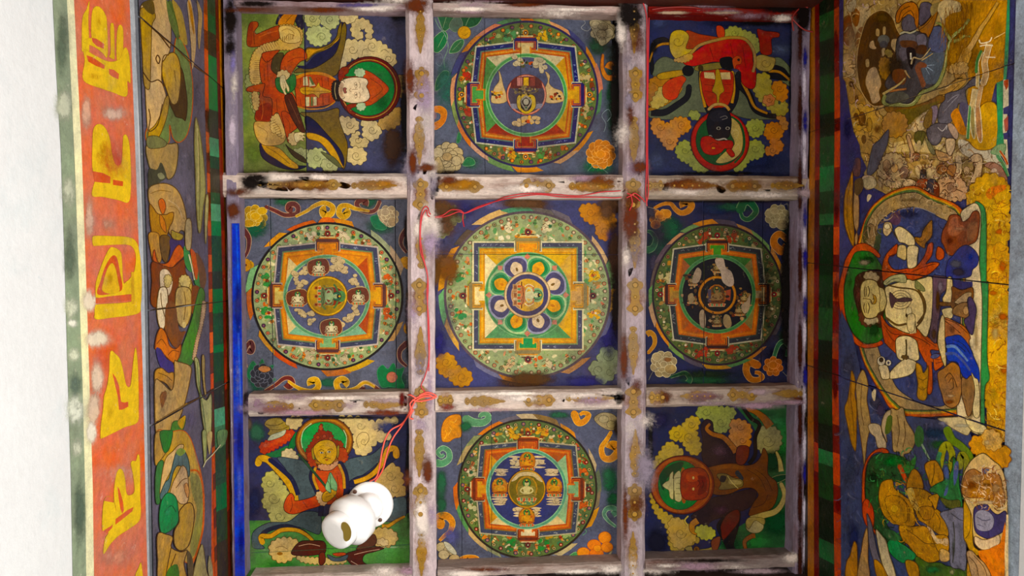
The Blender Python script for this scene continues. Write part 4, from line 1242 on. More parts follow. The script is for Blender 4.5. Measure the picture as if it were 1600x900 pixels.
# ------------------------------------------------------------------ the four corner panels with figures, beam shade painted along their edges
def figure_upper_left():
    root, cuts = panel((372, 10, 637, 270), 'painted panel with a reclining white faced figure in red, green halo to the right', [((475, 10), (479.5, 270))], '3c3e60')
    p = Painter(PANEL, root, cuts=cuts); p.draw('''
o 340 0 3.103
@green_ground|yellow green meadow
P 7a8440 84 10 418 10 420 400 432 845 90 845
b 5f7034 .7 180 90 110 60
b 8a9450 .6 140 200 60 120
b 5a6a30 .7 170 740 60 90
b 6f8a44 .6 130 560 40 120
@cloud|curled pale green cloud
k b4b070/4a4c28/.8 8 425 60 450 45 490 60 500 85 495 115 470 130 440 125 425 100
k aeb078/4a4c28/.8 8 500 75 530 55 570 60 588 85 580 120 550 140 515 128
k b0b47c/4a4c28/.8 8 435 150 470 130 510 135 540 150 545 190 515 215 470 218 440 190
s 4a4c28 .8 460 90 20 1.5
s 4a4c28 .8 545 95 22 1.5 90
s 4a4c28 .8 505 180 24 1.5 180
@cloud|cream curled cloud
k c4b080/4a3c24/.8 8 595 95 600 68 640 58 680 80 670 105 640 112
k c0aa7a/4a3c24/.8 9 650 130 680 95 725 100 748 135 745 175 725 200 720 175 728 150 700 130 680 150 700 155 705 180 680 190 655 170
k c4b080/4a3c24/.8 10 620 200 650 195 690 205 720 200 750 192 800 215 840 250 865 290 850 320 810 310 760 275 700 275 640 285 600 330 575 345 590 300 605 265
s 4a3c24 .8 655 240 24 1.4
s 4a3c24 .8 750 225 26 1.5 60
s 4a3c24 .8 830 285 22 1.5
l 4a3c24 .7 700 270 705 245 725 235
l 4a3c24 .7 790 250 810 240 830 255
k c0aa7c/4a3c24/.8 9 590 570 640 575 680 590 680 620 650 645 615 645 595 610
k c4b080/4a3c24/.8 9 695 590 740 585 785 610 790 645 760 675 720 675 700 650 715 625
k bca878/4a3c24/.8 8 645 690 650 660 680 640 695 645 672 668 690 680 710 668 728 680 725 705 690 718 655 710
k c4b080/4a3c24/.8 9 628 735 655 718 700 722 720 750 708 785 665 795 632 775
k a88650/4a3018/.8 9 780 590 830 560 870 520 892 540 885 590 840 625 795 620
k 8a6c40/4a3018/.8 9 870 380 905 365 912 400 905 460 880 470
s 4a3c24 .8 640 605 22 1.5
s 4a3c24 .8 750 630 24 1.4
s 4a3c24 .8 680 680 18 1.2
s 4a3c24 .8 672 755 24 1.5 40
@cloud|pale green cloud at the lower edge
k a8ac74/4a4c28/.8 8 365 735 400 722 440 735 430 765 395 768
k b0b47c/4a4c28/.8 8 440 740 480 722 520 735 525 770 500 800 460 812 440 790
k b4b47c/4a4c28/.8 8 505 790 540 768 575 790 580 820 540 828 512 820
s 4a4c28 .7 480 765 20 1.4
s 4a4c28 .7 540 800 18 1.2
s 4a4c28 .7 400 745 14 1.2
k 8f9458/4a4c28/.8 8 150 360 175 350 180 420 190 540 170 530 160 460 135 400
@scarf|billowing olive scarf with a dark blue edge
p 1c1a44/0f0e20/.8 385 320 430 325 470 290 520 250 570 225 590 180 600 110 615 125 612 190 595 260 580 300 500 345 430 345
p 6f5824/2a1c0c/1 615 110 625 140 618 210 600 290 582 355 540 372 480 350 420 350 370 352 395 330 440 335 480 325 530 295 570 260 592 200 600 140
p 7a6028/2a1c0c/1 430 235 490 232 540 215 575 180 585 140 600 108 598 160 580 205 530 240 470 262 430 300
p c08a24/5a3c14/.8 432 240 480 238 540 225 590 180 575 205 520 235 470 255 435 285
p 1c1a44 390 318 430 315 470 270 540 235 580 200 560 235 500 270 460 320 420 335
p 4a3c1c/1c140c/.9 320 260 285 262 258 300 262 345 295 368 330 360 310 310
p 6f5824/2a1c0c/1 400 550 450 545 520 540 585 525 590 580 610 640 630 700 625 780 612 820 595 790 540 680 470 600
p 1a1840/0c0c20/1 425 565 470 585 530 650 590 720 612 770 605 815 580 790 560 740 520 690 440 640
p c08e2c/5a3a10/.8 432 645 480 650 535 680 575 735 600 790 610 812 580 800 540 740 495 690 440 672
p 5f6038/2a2810/.8 500 735 560 760 600 805 590 812 545 780
p 1a1840/0c0c20/.9 205 695 235 700 280 715 330 770 380 800 430 805 400 820 340 822 270 800 215 760
p c89430/5a3a10/.8 213 698 245 705 300 720 350 770 388 800 385 818 340 808 280 770 235 740
l 6a4a1c .8 235 712 290 745 350 795
p 3a2c18/1a120a/.9 330 700 345 715 390 745 420 765 432 790 400 780 360 750
@rainbow_fin|orange plume above the boot
p 1c1a34/0c0c18/.9 285 120 300 70 345 45 415 28 412 80 418 130 395 150 380 110 350 75
p b8742c/4a2c10/.9 296 122 310 80 350 52 410 35 385 75 370 120 375 138
l 5a3414 .8 330 110 360 75 395 50
@boot|red boot, sole to the left
p a0421e/4a1a0c/1 155 115 190 105 197 125 180 150 190 165 225 150 300 125 300 185 255 205 200 225 150 225 142 190
p 8a3018 155 118 172 112 170 160 165 215 150 220 145 185
l 4a1a0c .8 175 150 178 215
l c86a3c .8 200 180 250 160 290 150
p a8481e/4a1a0c/1 145 425 170 415 215 405 248 408 245 440 230 470 262 480 262 590 185 585 190 520 205 450 170 448 140 440
p 8a2c16 195 520 255 500 260 580 190 578
l c86a3c .8 215 480 220 540 212 580
@fur_hem|cream pleated fur trimming
k c09c5c/5a3c1c/.9 5 300 128 350 122 400 140 412 165 400 215 370 240 320 240 250 250 215 290 205 340 205 400 165 400 158 320 180 250 230 215 290 200 310 170
p ccac6c/5a3c1c/.9 300 130 350 125 395 150 400 200 350 210 310 195 300 165
l 7a5428 .7 310 150 340 140 370 160 360 190
l 7a5428 .7 325 195 345 165 375 175
k b8985a/5a3c1c/.9 5 170 450 192 450 200 500 185 540 172 500
p c49c5a/5a3c1c/.9 180 592 250 590 265 560 290 550 325 590 332 650 320 690 280 705 220 702 185 660
k ccaa6a/5a3c1c/.7 5 262 570 295 555 325 600 320 670 280 640 262 640
l 7a5428 .7 190 610 240 640 235 680
l 7a5428 .7 270 590 300 620 310 670
l 6a4824 .6 205 395 171 395
l 6a4824 .6 206 386 172 386
l 6a4824 .6 207 377 173 377
l 6a4824 .6 207 367 173 367
l 6a4824 .6 208 358 174 358
l 6a4824 .6 209 349 175 349
l 6a4824 .6 210 340 176 340
l 6a4824 .6 211 331 177 331
l 6a4824 .6 212 322 178 322
l 6a4824 .6 212 312 178 312
l 6a4824 .6 213 303 179 303
l 6a4824 .6 214 294 180 294
l 6a4824 .6 229 261 213 231
l 6a4824 .6 239 255 223 225
l 6a4824 .6 248 249 232 219
l 6a4824 .6 257 243 241 213
l 6a4824 .6 267 236 251 206
l 6a4824 .6 276 230 260 200
l 6a4824 .6 285 224 269 194
l 6a4824 .6 295 218 279 188
l 6a4824 .6 315 203 315 177
l 6a4824 .6 325 201 325 175
l 6a4824 .6 335 198 335 172
l 6a4824 .6 345 196 345 170
l 6a4824 .6 355 193 355 167
l 6a4824 .6 365 191 365 165
l 6a4824 .6 280 580 256 590
l 6a4824 .6 285 590 261 600
l 6a4824 .6 291 601 267 611
l 6a4824 .6 296 612 272 622
l 6a4824 .6 301 622 277 632
l 6a4824 .6 306 633 282 643
l 6a4824 .6 312 644 288 654
l 6a4824 .6 317 654 293 664
@red_robe|vermilion robe with fold lines
p b44820/4a1a0c/1 205 300 220 265 262 250 275 262 262 300 262 340 300 372 330 385 350 430 380 480 385 520 350 560 320 600 330 640 300 560 285 545 265 560 262 480 220 465 230 410 215 400 205 350
p ac4420/4a1a0c/1 215 260 275 245 300 245 280 265 258 290 232 300
l 6a2410 .8 225 330 228 390
l 6a2410 .8 240 290 245 390
l 6a2410 .8 285 480 290 540
l 6a2410 .8 320 490 330 540
p b44820/4a1a0c/1 318 280 345 250 400 232 428 255 432 285 400 300 375 330 345 375 310 370 305 320
l 6a2410 .7 340 300 380 280 420 280
l 6a2410 .7 325 320 335 350
p b04420/4a1a0c/1 310 545 340 545 380 590 385 620 350 650 345 695 330 650 320 600
l 6a2410 .7 330 570 350 600 350 640
p b44820/4a1a0c/1 370 375 410 365 470 360 530 362 565 380 580 410 580 460 568 490 530 510 470 520 410 520 385 510 378 450
p c87c24 375 372 440 350 520 354 575 385 560 385 510 366 440 362 380 384
p c87c24 385 512 440 525 520 520 568 490 560 505 510 528 440 532 390 520
l 6a2410 .8 480 380 485 420
l 6a2410 .8 505 376 508 425
l 6a2410 .8 535 376 540 420
l 6a2410 .8 480 460 485 510
l 6a2410 .8 510 460 512 512
l 6a2410 .8 540 455 540 500
l 6a2410 .8 400 380 402 410
l 6a2410 .8 400 480 405 512
@sash|pale patterned girdle with gold bands
P cfc08c 415 375 435 370 440 415 415 415
P cfc08c 445 370 475 415 445 420
P d4c690 425 470 445 470 445 515 425 515
P 5f6a38 440 372 452 372 470 410 458 412
P 5f6a38 452 470 462 470 462 515 452 515
P cfc08c 465 470 480 470 480 512 465 512
p c8942c/6a4414/.8 400 430 430 420 470 425 490 400 500 420 545 438 550 448 500 455 490 475 465 455 430 460 405 450
l 6a4414 .8 410 440 540 444
@cuff|curled cream cuff
k ccb078/5a3c1c/.7 6 290 360 305 345 335 345 348 365 345 395 320 390 300 385
k ccb078/5a3c1c/.7 6 345 660 360 645 385 650 392 680 370 705 350 690
@green_cloth|green cloth over the arm
p 2f6a30/14301a/.9 280 385 300 375 330 390 360 362 378 370 378 420 350 450 310 450 285 425
l 14301a .7 345 380 352 430
@hand|pale hand with spread fingers
p d8c490/5a3c1c/.7 305 370 325 365 332 395 345 420 348 440 340 445 332 425 328 440 335 458 325 458 316 440 308 425 302 400
l 5a3c1c .6 316 400 322 430
l 5a3c1c .6 324 396 334 430
p d8c490/5a3c1c/.7 370 650 400 640 415 632 418 645 432 650 415 655 428 668 412 670 420 685 400 680 380 690
l 5a3c1c .6 395 655 412 660
@dark_staff|brown tapering staff
p 4a2418/1c0c08/.9 325 470 355 455 375 490 400 560 420 620 425 640 405 640 375 600 345 540
l 7a4830 .7 345 480 400 600
@halo|green halo with a cream and dark red rim
c 5a1c18/2a0c0a/1 735 430 152 156
c a8743c 733 430 138 143
c 6a2018 733 430 133 138
c 1f7434/0f3a1c/.8 730 430 127 131
b 125020 .7 800 500 40 50
b 2f9048 .5 720 320 60 20
@red_hat|tall vermilion headdress pointing right
p b8461e/5a1c0c/1 700 345 740 350 790 385 830 430 800 470 760 500 730 512 700 505 715 430
p 8a2c14/4a140a/.8 585 360 600 330 630 325 635 350 615 368 660 370 690 358 705 372 660 380 610 378 592 395
p 8a2c14/4a140a/.8 625 520 640 505 690 505 705 515 660 520 640 535 665 545 665 555 640 550
l 6a2410 .8 740 380 800 430 745 480
@ear_disc|pale flower shaped ear disc
k a8b890/4a5a3c/.7 5 665 345 685 333 710 340 712 360 695 372 672 365
k a8b890/4a5a3c/.7 5 678 505 698 495 715 508 712 528 690 535 676 522
@face|white face turned upright to the right
p dcc6a2/4a2c1c/1.1 585 435 588 405 612 385 650 375 690 375 720 382 730 400 722 420 732 440 738 470 722 490 690 498 650 500 612 490 590 465
l 5a3a24 .7 668 398 676 408 676 420 668 430
l 5a3a24 .6 665 400 662 412 668 426
c 241810 671 412 3 4.5
l 5a3a24 .7 668 446 676 456 676 468 668 478
l 5a3a24 .6 665 448 662 460 668 475
c 241810 671 460 3 4.5
l 5a3a24 .7 686 396 692 412 688 428
l 5a3a24 .7 686 446 692 460 688 476
l 7a5438 .7 648 428 640 434 642 442 650 444
l 3a2014 .7 680 432 650 434
p 8a5448/3a2014/.6 608 432 616 424 626 430 622 438 626 448 615 452
l 8a7a64 .7 700 425 706 437 702 448
p 2c2018 590 400 600 398 606 410 596 420
l 2c2018 .8 600 390 612 392 616 402
l 2c2018 .8 600 480 612 478 616 470
@face_shading
p c4a684 588 420 600 400 612 410 606 440 612 470 600 470 588 450
b b08868 .4 600 440 16 50
@dark_collar|row of dark curls at the neck
k 241a18/0c0808/.6 4 560 400 575 392 590 400 582 430 582 460 592 485 575 488 560 470 555 435
l c8b078 .7 572 400 568 440 576 480
b 0a0808 .95 905 560 24 300
b 3a2418 .95 850 700 60 130
b 0a0808 .95 880 60 70 60
b 2a1c10 .7 480 835 400 12
b 2a1c10 .7 250 12 180 10
''')
    p.flush()

def figure_upper_right():
    root, cuts = panel((1011, 22, 1238, 274), 'painted panel with an upside down black faced figure in red over dark blue', [], '262c58')  # black blots over the top right corner paint in its lack of light
    p = Painter(PANEL, root, cuts=cuts); p.draw('''
o 980 0 3.103
@blue_ground|dark blue sky with worn grey patches
b 4a5880 .6 740 240 80 40
b 3c466c .7 140 780 60 60
b 16204c .8 620 780 160 60
b 141a3c .8 500 110 160 30
b 35406c .7 150 110 60 40
@scarf|grey green scarf with black and ochre edges
p 5a6048/2a2c20/.9 120 350 140 300 180 275 230 290 300 310 380 330 360 400 370 470 390 540 340 545 290 570 200 580 110 570 112 530 200 470 250 420 230 380 150 390
p 5a6048/2a2c20/.9 520 350 560 400 590 460 640 530 730 560 738 575 640 580 560 570 500 540 520 450
p 68704c/2a2c20/.9 680 350 700 290 740 280 790 330 805 400 790 420 760 400 720 380
p 0f0e14/000000/.8 115 360 110 260 125 200 175 180 210 200 205 220 150 215 125 260 130 330
q a8701f/3a2410/.6 2 4 108 300 130 240 165 215 210 212
q 14121a/000000/.6 9 9 360 350 365 420 385 510 410 555
q 14121a/000000/.6 9 9 500 350 528 420 520 490 490 540
q b8842c/5a3410/.6 4 4 358 350 358 420 378 520
q b8842c/5a3410/.6 4 4 510 350 518 430 508 500
q 111018/000000/.6 8 10 300 420 290 470 240 510 180 545 115 545
q a8741f/4a2c10/.6 5 3 110 530 180 505 240 460 265 425
q 111018/000000/.6 14 5 545 365 550 410 590 460 620 530 680 560 730 565
q b0782c/4a2c10/.6 5 3 560 400 590 460 620 520 680 550
q 111018/000000/.6 16 4 685 355 730 370 780 385
q 111018/000000/.6 10 3 715 330 755 340 785 375
q b0782c/4a2c10/.5 4 3 690 345 740 350 790 390
@cloud|orange tan curled cloud
k c08448/6a3c18/.8 8 120 585 150 575 180 600 205 600 230 575 270 572 302 590 300 630 270 645 245 660 235 700 215 728 185 710 160 670 125 635
s 6a3c18 .8 160 615 22 1.5
s 6a3c18 .8 265 605 22 1.5 90
s 6a3c18 .8 205 685 20 1.4
k c07a3c/6a3c18/.8 8 665 640 680 605 720 597 752 620 750 660 725 680 750 690 750 725 700 752 665 735 680 710 700 715 695 680 675 665
s 6a3c18 .8 710 630 20 1.4
s 6a3c18 .8 705 728 18 1.3
k c08448/6a3c18/.7 8 725 560 750 565 778 600 770 630 755 625 745 590
@cloud|pale green curled cloud
k 98984c/4a4c24/.8 8 475 160 490 138 525 130 560 150 600 160 630 190 640 240 620 260 600 210 540 180 480 185
k 8f9448/4a4c24/.8 8 236 725 270 685 300 690 305 730 340 780 395 815 380 832 330 825 300 790 260 775
k 8f9448/4a4c24/.8 8 590 700 620 680 655 700 662 740 640 765 590 775 560 820 515 825 560 770
k 8a9048/4a4c24/.8 7 300 545 340 540 350 570 320 580
k 8f9448/4a4c24/.8 7 580 600 620 580 662 600 650 650 610 665 590 640
s 4a4c24 .7 520 160 20 1.3
s 4a4c24 .7 280 730 20 1.3
s 4a4c24 .7 620 720 22 1.4
s 4a4c24 .7 620 620 20 1.3
@cloud|orange and lime cloud of flames
k a8983c/5a4c18/.8 9 625 370 680 360 700 420 745 470 775 510 770 550 730 555 680 520 640 480 615 430
k c07a34/6a3c18/.8 9 705 410 740 395 772 430 770 480 740 490 720 460
k c87c44/6a3c18/.7 8 660 480 690 460 715 480 700 510 670 505
s 6a3c18 .8 740 430 20 1.4
s 6a3c18 .8 688 485 16 1.3
c 3a4430 738 497 7 10
@flames|orange flame cluster at the left
k a87034/5a3414/.8 9 108 400 130 378 180 385 215 380 190 410 175 440 180 480 130 500 108 520
k b8a054/5a4418/.7 8 150 440 180 420 200 480 150 520 115 515
p c03c1c/5a140c/.8 172 420 200 390 220 380 245 360 285 380 270 410 255 440 240 475 205 485 175 465
l 5a4418 .7 120 400 150 420 140 460
@boot|red boot with a pale fur cuff
p a03c1e/3a100a/.9 285 150 350 165 440 180 465 185 440 200 380 200 320 235 285 240
p b8402c/3a100a/.9 432 130 455 125 472 145 470 180 440 182
p b89c48/4a3814/.9 205 200 215 160 245 145 280 152 300 180 285 235 330 240 270 285 235 285 210 250
s 4a3814 .7 245 200 30 1.2
p 9a2018/3a0c0a/.9 630 142 670 150 732 158 735 180 700 190 700 260 650 260 640 200
p a8904c/4a3814/.9 620 280 650 265 690 275 718 285 712 320 690 345 640 340 618 310
s 4a3814 .7 670 305 26 1.2
@red_robe|crimson skirt
p b01c18/4a0a0a/.9 275 295 330 250 390 210 450 190 520 182 570 190 605 230 610 300 625 350 620 420 590 430 555 400 550 350 520 330 480 310 420 300 330 320 285 315
q a8844a/5a3c18/.6 4 4 240 290 300 265 350 220 430 195 500 182 570 190 610 240 620 300 610 350
l 6a0f0c .8 400 230 420 290
l 6a0f0c .8 500 210 520 300
l 6a0f0c .8 560 230 575 330
k b08c54/5a3c18/.6 5 225 292 260 280 300 262 320 275 280 300
@red_robe|red chest with a pale sash, hanging down
p a82c1c/4a0f0a/.9 365 345 500 345 515 420 500 490 470 520 400 520 375 480 362 420
P c8b078 372 350 420 352 430 385 375 378
P c8b078 450 352 498 350 502 385 455 385
p a8842c/4a3410/.8 430 340 446 340 460 400 470 440 450 460 444 500 436 500 432 460 412 440 425 400
l 5a140c .7 375 410 420 415
l 5a140c .7 375 440 420 450
l 5a140c .7 470 410 505 410
l 5a140c .7 470 450 500 450
q b08c54/5a3c18/.5 4 4 395 530 420 510 450 505 480 515 495 535
@baton|greenish baton held by dark hands
p 7a6c34/2a240f/.9 340 318 480 300 485 325 345 345
p 3a2c10 345 320 365 318 368 342 348 344
p a88438/4a3410/.8 145 365 180 350 270 340 275 360 230 375 160 385
c 0c0a10/000000/.7 295 343 28 26
c 0c0a10/000000/.7 487 308 30 30
p 0c0a10 450 285 500 275 515 300 510 335 460 330
p c04a24/3a140c/.6 510 290 535 270 555 285 550 310 530 315 520 335
c 2a140c 540 290 7 7
@halo|red ringed halo, green on one side and cream on the other
c 8a1c18/3a0a0a/1 450 685 142 148
c a8241c 450 685 136 142
c 1d4a24/0f2412/.8 450 680 117 121
p b09a5c/4a3c1c/.6 500 572 540 600 560 660 555 730 520 770 470 790 430 785 470 740 520 700 500 640
l 1d4a24 3 505 565 548 600 568 670 560 740 520 790
l b8a874 .9 505 650 520 630 540 640 530 670
l b8a874 .9 520 720 540 700 548 730
@face|black face upside down with white eyes
p 14121c/000000/1 385 600 392 560 410 535 450 522 490 540 505 580 500 640 485 670 440 680 400 660
p 1c1a26 400 560 440 535 480 545 470 580 420 590
l 6a6460 1 450 570 475 562 485 572 460 580
c 8a8478/000000/.5 443 622 12 9
c 1a1210 443 622 6 6
c 8a8478/000000/.5 487 622 12 9
c 1a1210 487 622 6 6
q a8a090/1a1210/.5 3 2 400 660 408 675 440 678 470 672 485 680
l a8a090 .8 404 655 412 662
@red_hat|red hair crest below the face
p a01f18/4a0a0a/.9 355 690 365 665 400 660 440 682 500 680 515 700 500 730 475 720 455 740 420 752 380 745 360 720
c c8803c/3a140c/.6 418 718 10 6
l 5a0f0c .8 400 700 420 690 440 700
p a01f18/4a0a0a/.8 480 730 500 720 522 750 505 762
b 000000 1 800 80 120 60
b 050408 .95 806 400 26 420
b 0a0808 .9 640 105 120 26
b 0a0808 .8 130 230 20 40
b 0a0808 .7 450 840 330 12
''')
    p.flush()

def figure_lower_left():
    root, cuts = panel((385, 651, 637, 897), 'painted panel with a yellow faced figure in orange, partly behind the white lamp holder', [((385, 864), (637, 851))], '2a3258', .0007, True)
    p = Painter(PANEL, root, cuts=cuts); p.draw('''
o 340 600 3
@green_ground|green meadow along the bottom
P 4f8440 130 640 900 600 900 900 130 900
b 6a9a58 .6 240 800 80 30
b 2f6a2c .7 300 850 100 26
b 5f9c54 .6 800 740 60 90
b 3f7a34 .7 640 860 120 22
b 98b088 .5 260 778 120 5
b 98b088 .6 800 765 90 6
@blue_ground|dark blue sky
P 2c2f58 130 150 905 150 905 600 840 630 800 640 640 640 500 600 320 640 140 640
b 18204c .8 170 560 40 100
b 3a3060 .7 850 480 50 120
b 343a70 .7 800 200 90 40
b 2a5a40 .9 185 225 50 50
b 5a4a3c .8 145 190 20 40
@parasol|small gold and red canopy above a lotus
p 98803c/4a3810/.8 220 190 240 165 290 158 310 175 340 195 320 230 270 248 235 235 245 215
l 4a3810 .9 225 190 270 195 310 180
l 4a3810 .9 240 212 290 215 330 200
k b8381c/5a140a/.8 7 200 285 240 265 290 240 345 215 360 235 330 265 290 290 245 315 210 325
k c8583c 6 215 290 260 270 320 240 345 235 310 262 250 290
p b8b894/4a4c30/.7 235 265 250 240 290 225 320 215 310 240 270 258
p 1f6a34/0f301a/.8 350 250 370 225 378 260 360 300 345 330 330 300
p 2a6a3c 225 330 280 310 330 290 300 340 240 340
@painted_cloud|cream cloud with long streamers to the right
k cdb47c/5a4828/.8 12 565 155 640 160 700 165 720 185 790 165 845 165 842 180 800 195 760 205 735 220 800 235 815 250 780 260 740 270 715 300 700 330 665 330 640 300 640 240 610 190
l 5a4828 .8 660 300 650 260 670 230 700 230 710 260 690 290
s 5a4828 .7 685 270 18 1.4
s 5a4828 .7 670 195 22 1.2
l 5a4828 .8 735 215 780 200 840 178
@painted_cloud|small cream cloud
k c4ac78/5a4828/.8 8 320 175 350 155 395 160 392 185 375 205 350 210 335 195
k c8b488/5a4828/.8 7 300 330 320 308 350 308 365 330 378 350 340 355 315 350
@painted_cloud|yellow green cloud column
k b4ac64/5a5828/.9 10 212 460 235 415 270 420 290 455 325 500 330 550 345 600 400 610 405 640 340 640 280 650 245 630 250 595 215 575 220 520 235 505 215 490
s 5a5828 .8 262 535 30 1.6
s 5a5828 .8 290 620 26 1.4
s 5a5828 .8 245 465 22 1.4
@painted_cloud|tan cloud to the right of the figure
k b8985a/5a4420/.9 11 745 450 760 410 800 375 840 390 865 430 862 470 880 500 875 525 830 525 790 520 750 490
s 5a4420 .7 810 430 26 1.5
s 5a4420 .7 830 490 24 1.4
@scarf|slate green scarf with gold edges
p 45585c/141c30/1 280 345 350 350 430 370 450 420 470 480 480 520 420 560 380 560 360 480 320 400
p 45585c/141c30/1 580 370 640 345 720 330 770 290 800 265 790 320 740 380 690 420 640 450 600 500 595 420
p 1c1c40/0c0c20/.8 600 480 640 440 720 410 780 330 830 290 860 330 800 380 740 440 690 460 640 480
p 45585c/141c30/1 160 740 170 690 240 650 330 645 400 600 480 610 480 700 430 690 380 670 300 670 230 690 200 740 220 770 170 770
p 1c2038 200 700 240 672 320 655 400 680 440 720 380 690 300 680 240 695 215 720
p 45585c/141c30/1 790 560 850 530 885 540 880 620 830 640 780 640
q d09a24/5a3c10/.9 10 10 190 372 200 350 235 355 280 400 330 460 360 520 365 580
q 1c1c48/0c0c20/.6 6 6 245 355 300 400 350 450 378 520
q d09420/5a3c10/.9 10 6 838 335 832 305 800 308 780 350 750 400 700 440 640 460
q d09420/5a3c10/.9 8 4 210 742 205 715 250 712 300 685 370 685 420 710 450 740
q c88c20/5a3c10/.8 3 6 875 622 840 640 800 665 770 665
@halo|green halo in a brown orange ring
c 7a4414/2a1408/1 500 268 135 116
c b0722c 500 268 127 108
c 8a5418 500 270 118 99
c 2f9044/14401c/.8 497 268 106 90
l a8d098 1.2 398 300 392 260 405 215 440 185
l a8d098 1.2 600 300 604 250 590 215
@headdress|dark red crown of leaves
k 8a3018/3a100a/.8 6 445 270 460 235 475 225 485 180 495 225 530 225 545 265 580 270 590 310 605 330 600 358 570 360 560 300 520 262 470 270 450 310 450 360 430 350 415 320 430 290
c b05030/3a100a/.5 484 205 9 14
c a84828/3a100a/.5 470 250 9 9
c a84828/3a100a/.5 500 245 9 9
c a84828/3a100a/.5 530 255 9 9
k a83c1c/4a140a/.6 5 420 330 445 320 455 370 470 392 445 395 430 370
k a83c1c/4a140a/.6 5 560 320 590 300 610 340 600 362 575 365
@face|golden yellow face with a thin moustache
p 98802c/3a2410/.7 440 310 450 300 455 350 445 350
p 98802c/3a2410/.7 560 295 570 290 568 335 560 345
p c8982c/4a2c10/1 450 295 480 268 520 262 550 280 560 320 550 355 525 378 495 378 465 355 452 325
l 3a2010 .9 475 312 488 308 500 314
l 3a2010 .9 515 310 528 304 540 308
c d8cca0/3a2010/.4 488 322 9 5
c 241408 488 322 4 4
c d8cca0/3a2010/.4 522 318 9 5
c 241408 523 318 4 4
l 5a3410 .8 505 318 508 338 500 342 512 344
l 3a2010 .9 495 350 510 345 530 350
p 9a4a28 502 354 520 352 512 360
l 3a2010 .5 480 292 500 288
@collar|pleated pinkish collar
k c89068/5a2c18/.7 5 470 385 490 378 530 382 560 362 575 372 555 395 520 405 485 400
@red_robe|vermilion tunic
p c8481c/4a140a/1 455 400 480 405 530 405 570 380 590 420 595 480 590 530 550 560 500 560 470 510 460 470 445 440
q 1c1a40/0c0c20/.6 7 7 450 395 440 440 465 500 485 560 482 620
q c88c24/5a3c10/.6 4 4 458 395 450 440 470 495
q 1c1a40/0c0c20/.6 8 8 575 372 598 420 605 480 600 530
q c88c24/5a3c10/.6 4 4 570 380 590 430 594 490
p c8481c/4a140a/1 310 570 325 530 345 512 360 530 365 548 430 535 480 515 492 540 480 570 420 590 360 610 320 600
l 6a1f0c .8 345 530 350 570 340 600
l 6a1f0c .8 400 550 420 580
l e0683c .8 330 550 345 525
l 6a1f0c .8 560 430 570 500
@cuff
k d8b080/5a3c1c/.6 5 462 515 480 505 500 520 510 550 500 570 480 560
@hand|golden hand holding leafy stems
p c8962c/4a2c10/.9 490 520 510 500 545 490 558 510 540 535 515 552 492 548
l 4a2c10 .7 505 515 530 508
l 4a2c10 .7 508 530 535 522
@leaf|green stem and pale leaves
q 2a4a2c/14240f/.5 3 3 380 330 440 400 490 460 530 510
p 7fae74/2a4a2c/.8 515 470 520 430 530 415 545 440 560 470 558 500 540 495
p 8ab880/2a4a2c/.8 505 490 515 455 528 480 530 510
l 1f4a24 .9 526 420 532 500
l 3a6a3c 1 545 520 560 545 550 575
@fur_hem|tan fur trimming and cushions
k c8a868/6a4820/.9 9 245 780 255 745 300 725 350 728 380 745 372 790 350 815 300 835 262 815
l 6a4820 .8 270 770 300 760 330 775
c 8a5c28 292 795 14 8
k c8a868/6a4820/.9 9 720 725 735 685 790 680 835 700 838 735 800 760 755 758
k d0b47c/6a4820/.7 7 745 740 770 725 800 742 790 758
k b8a068/6a4820/.7 7 370 810 420 815 500 820 600 825 590 838 480 842 400 832
@boot|dark maroon boots with worn highlights
p 4a2018/1c0a08/1 355 770 390 738 440 735 500 740 505 790 470 800 420 805 350 800
p 5a2418/1c0a08/1 478 795 500 790 505 830 488 850 475 838
p 4a1c14/1c0a08/1 600 800 650 780 720 760 780 770 740 785 690 800 680 830 702 850 695 870 660 868 620 840
p 5a3020/1c0a08/1 650 775 700 720 735 705 745 740 720 765
l b89078 1 380 760 430 750 480 760
l b89078 1 640 800 700 785 760 775
l b89078 .9 625 830 660 850
p 3a4c54/14141c/.8 515 800 560 815 610 800 600 825 560 832 530 825
p b04830/4a140a/.7 540 795 590 790 600 800 560 808
b 050406 .95 893 400 16 320
b 100c08 .8 520 158 380 10
b 6a7a50 .5 160 790 30 60
''')
    p.flush()

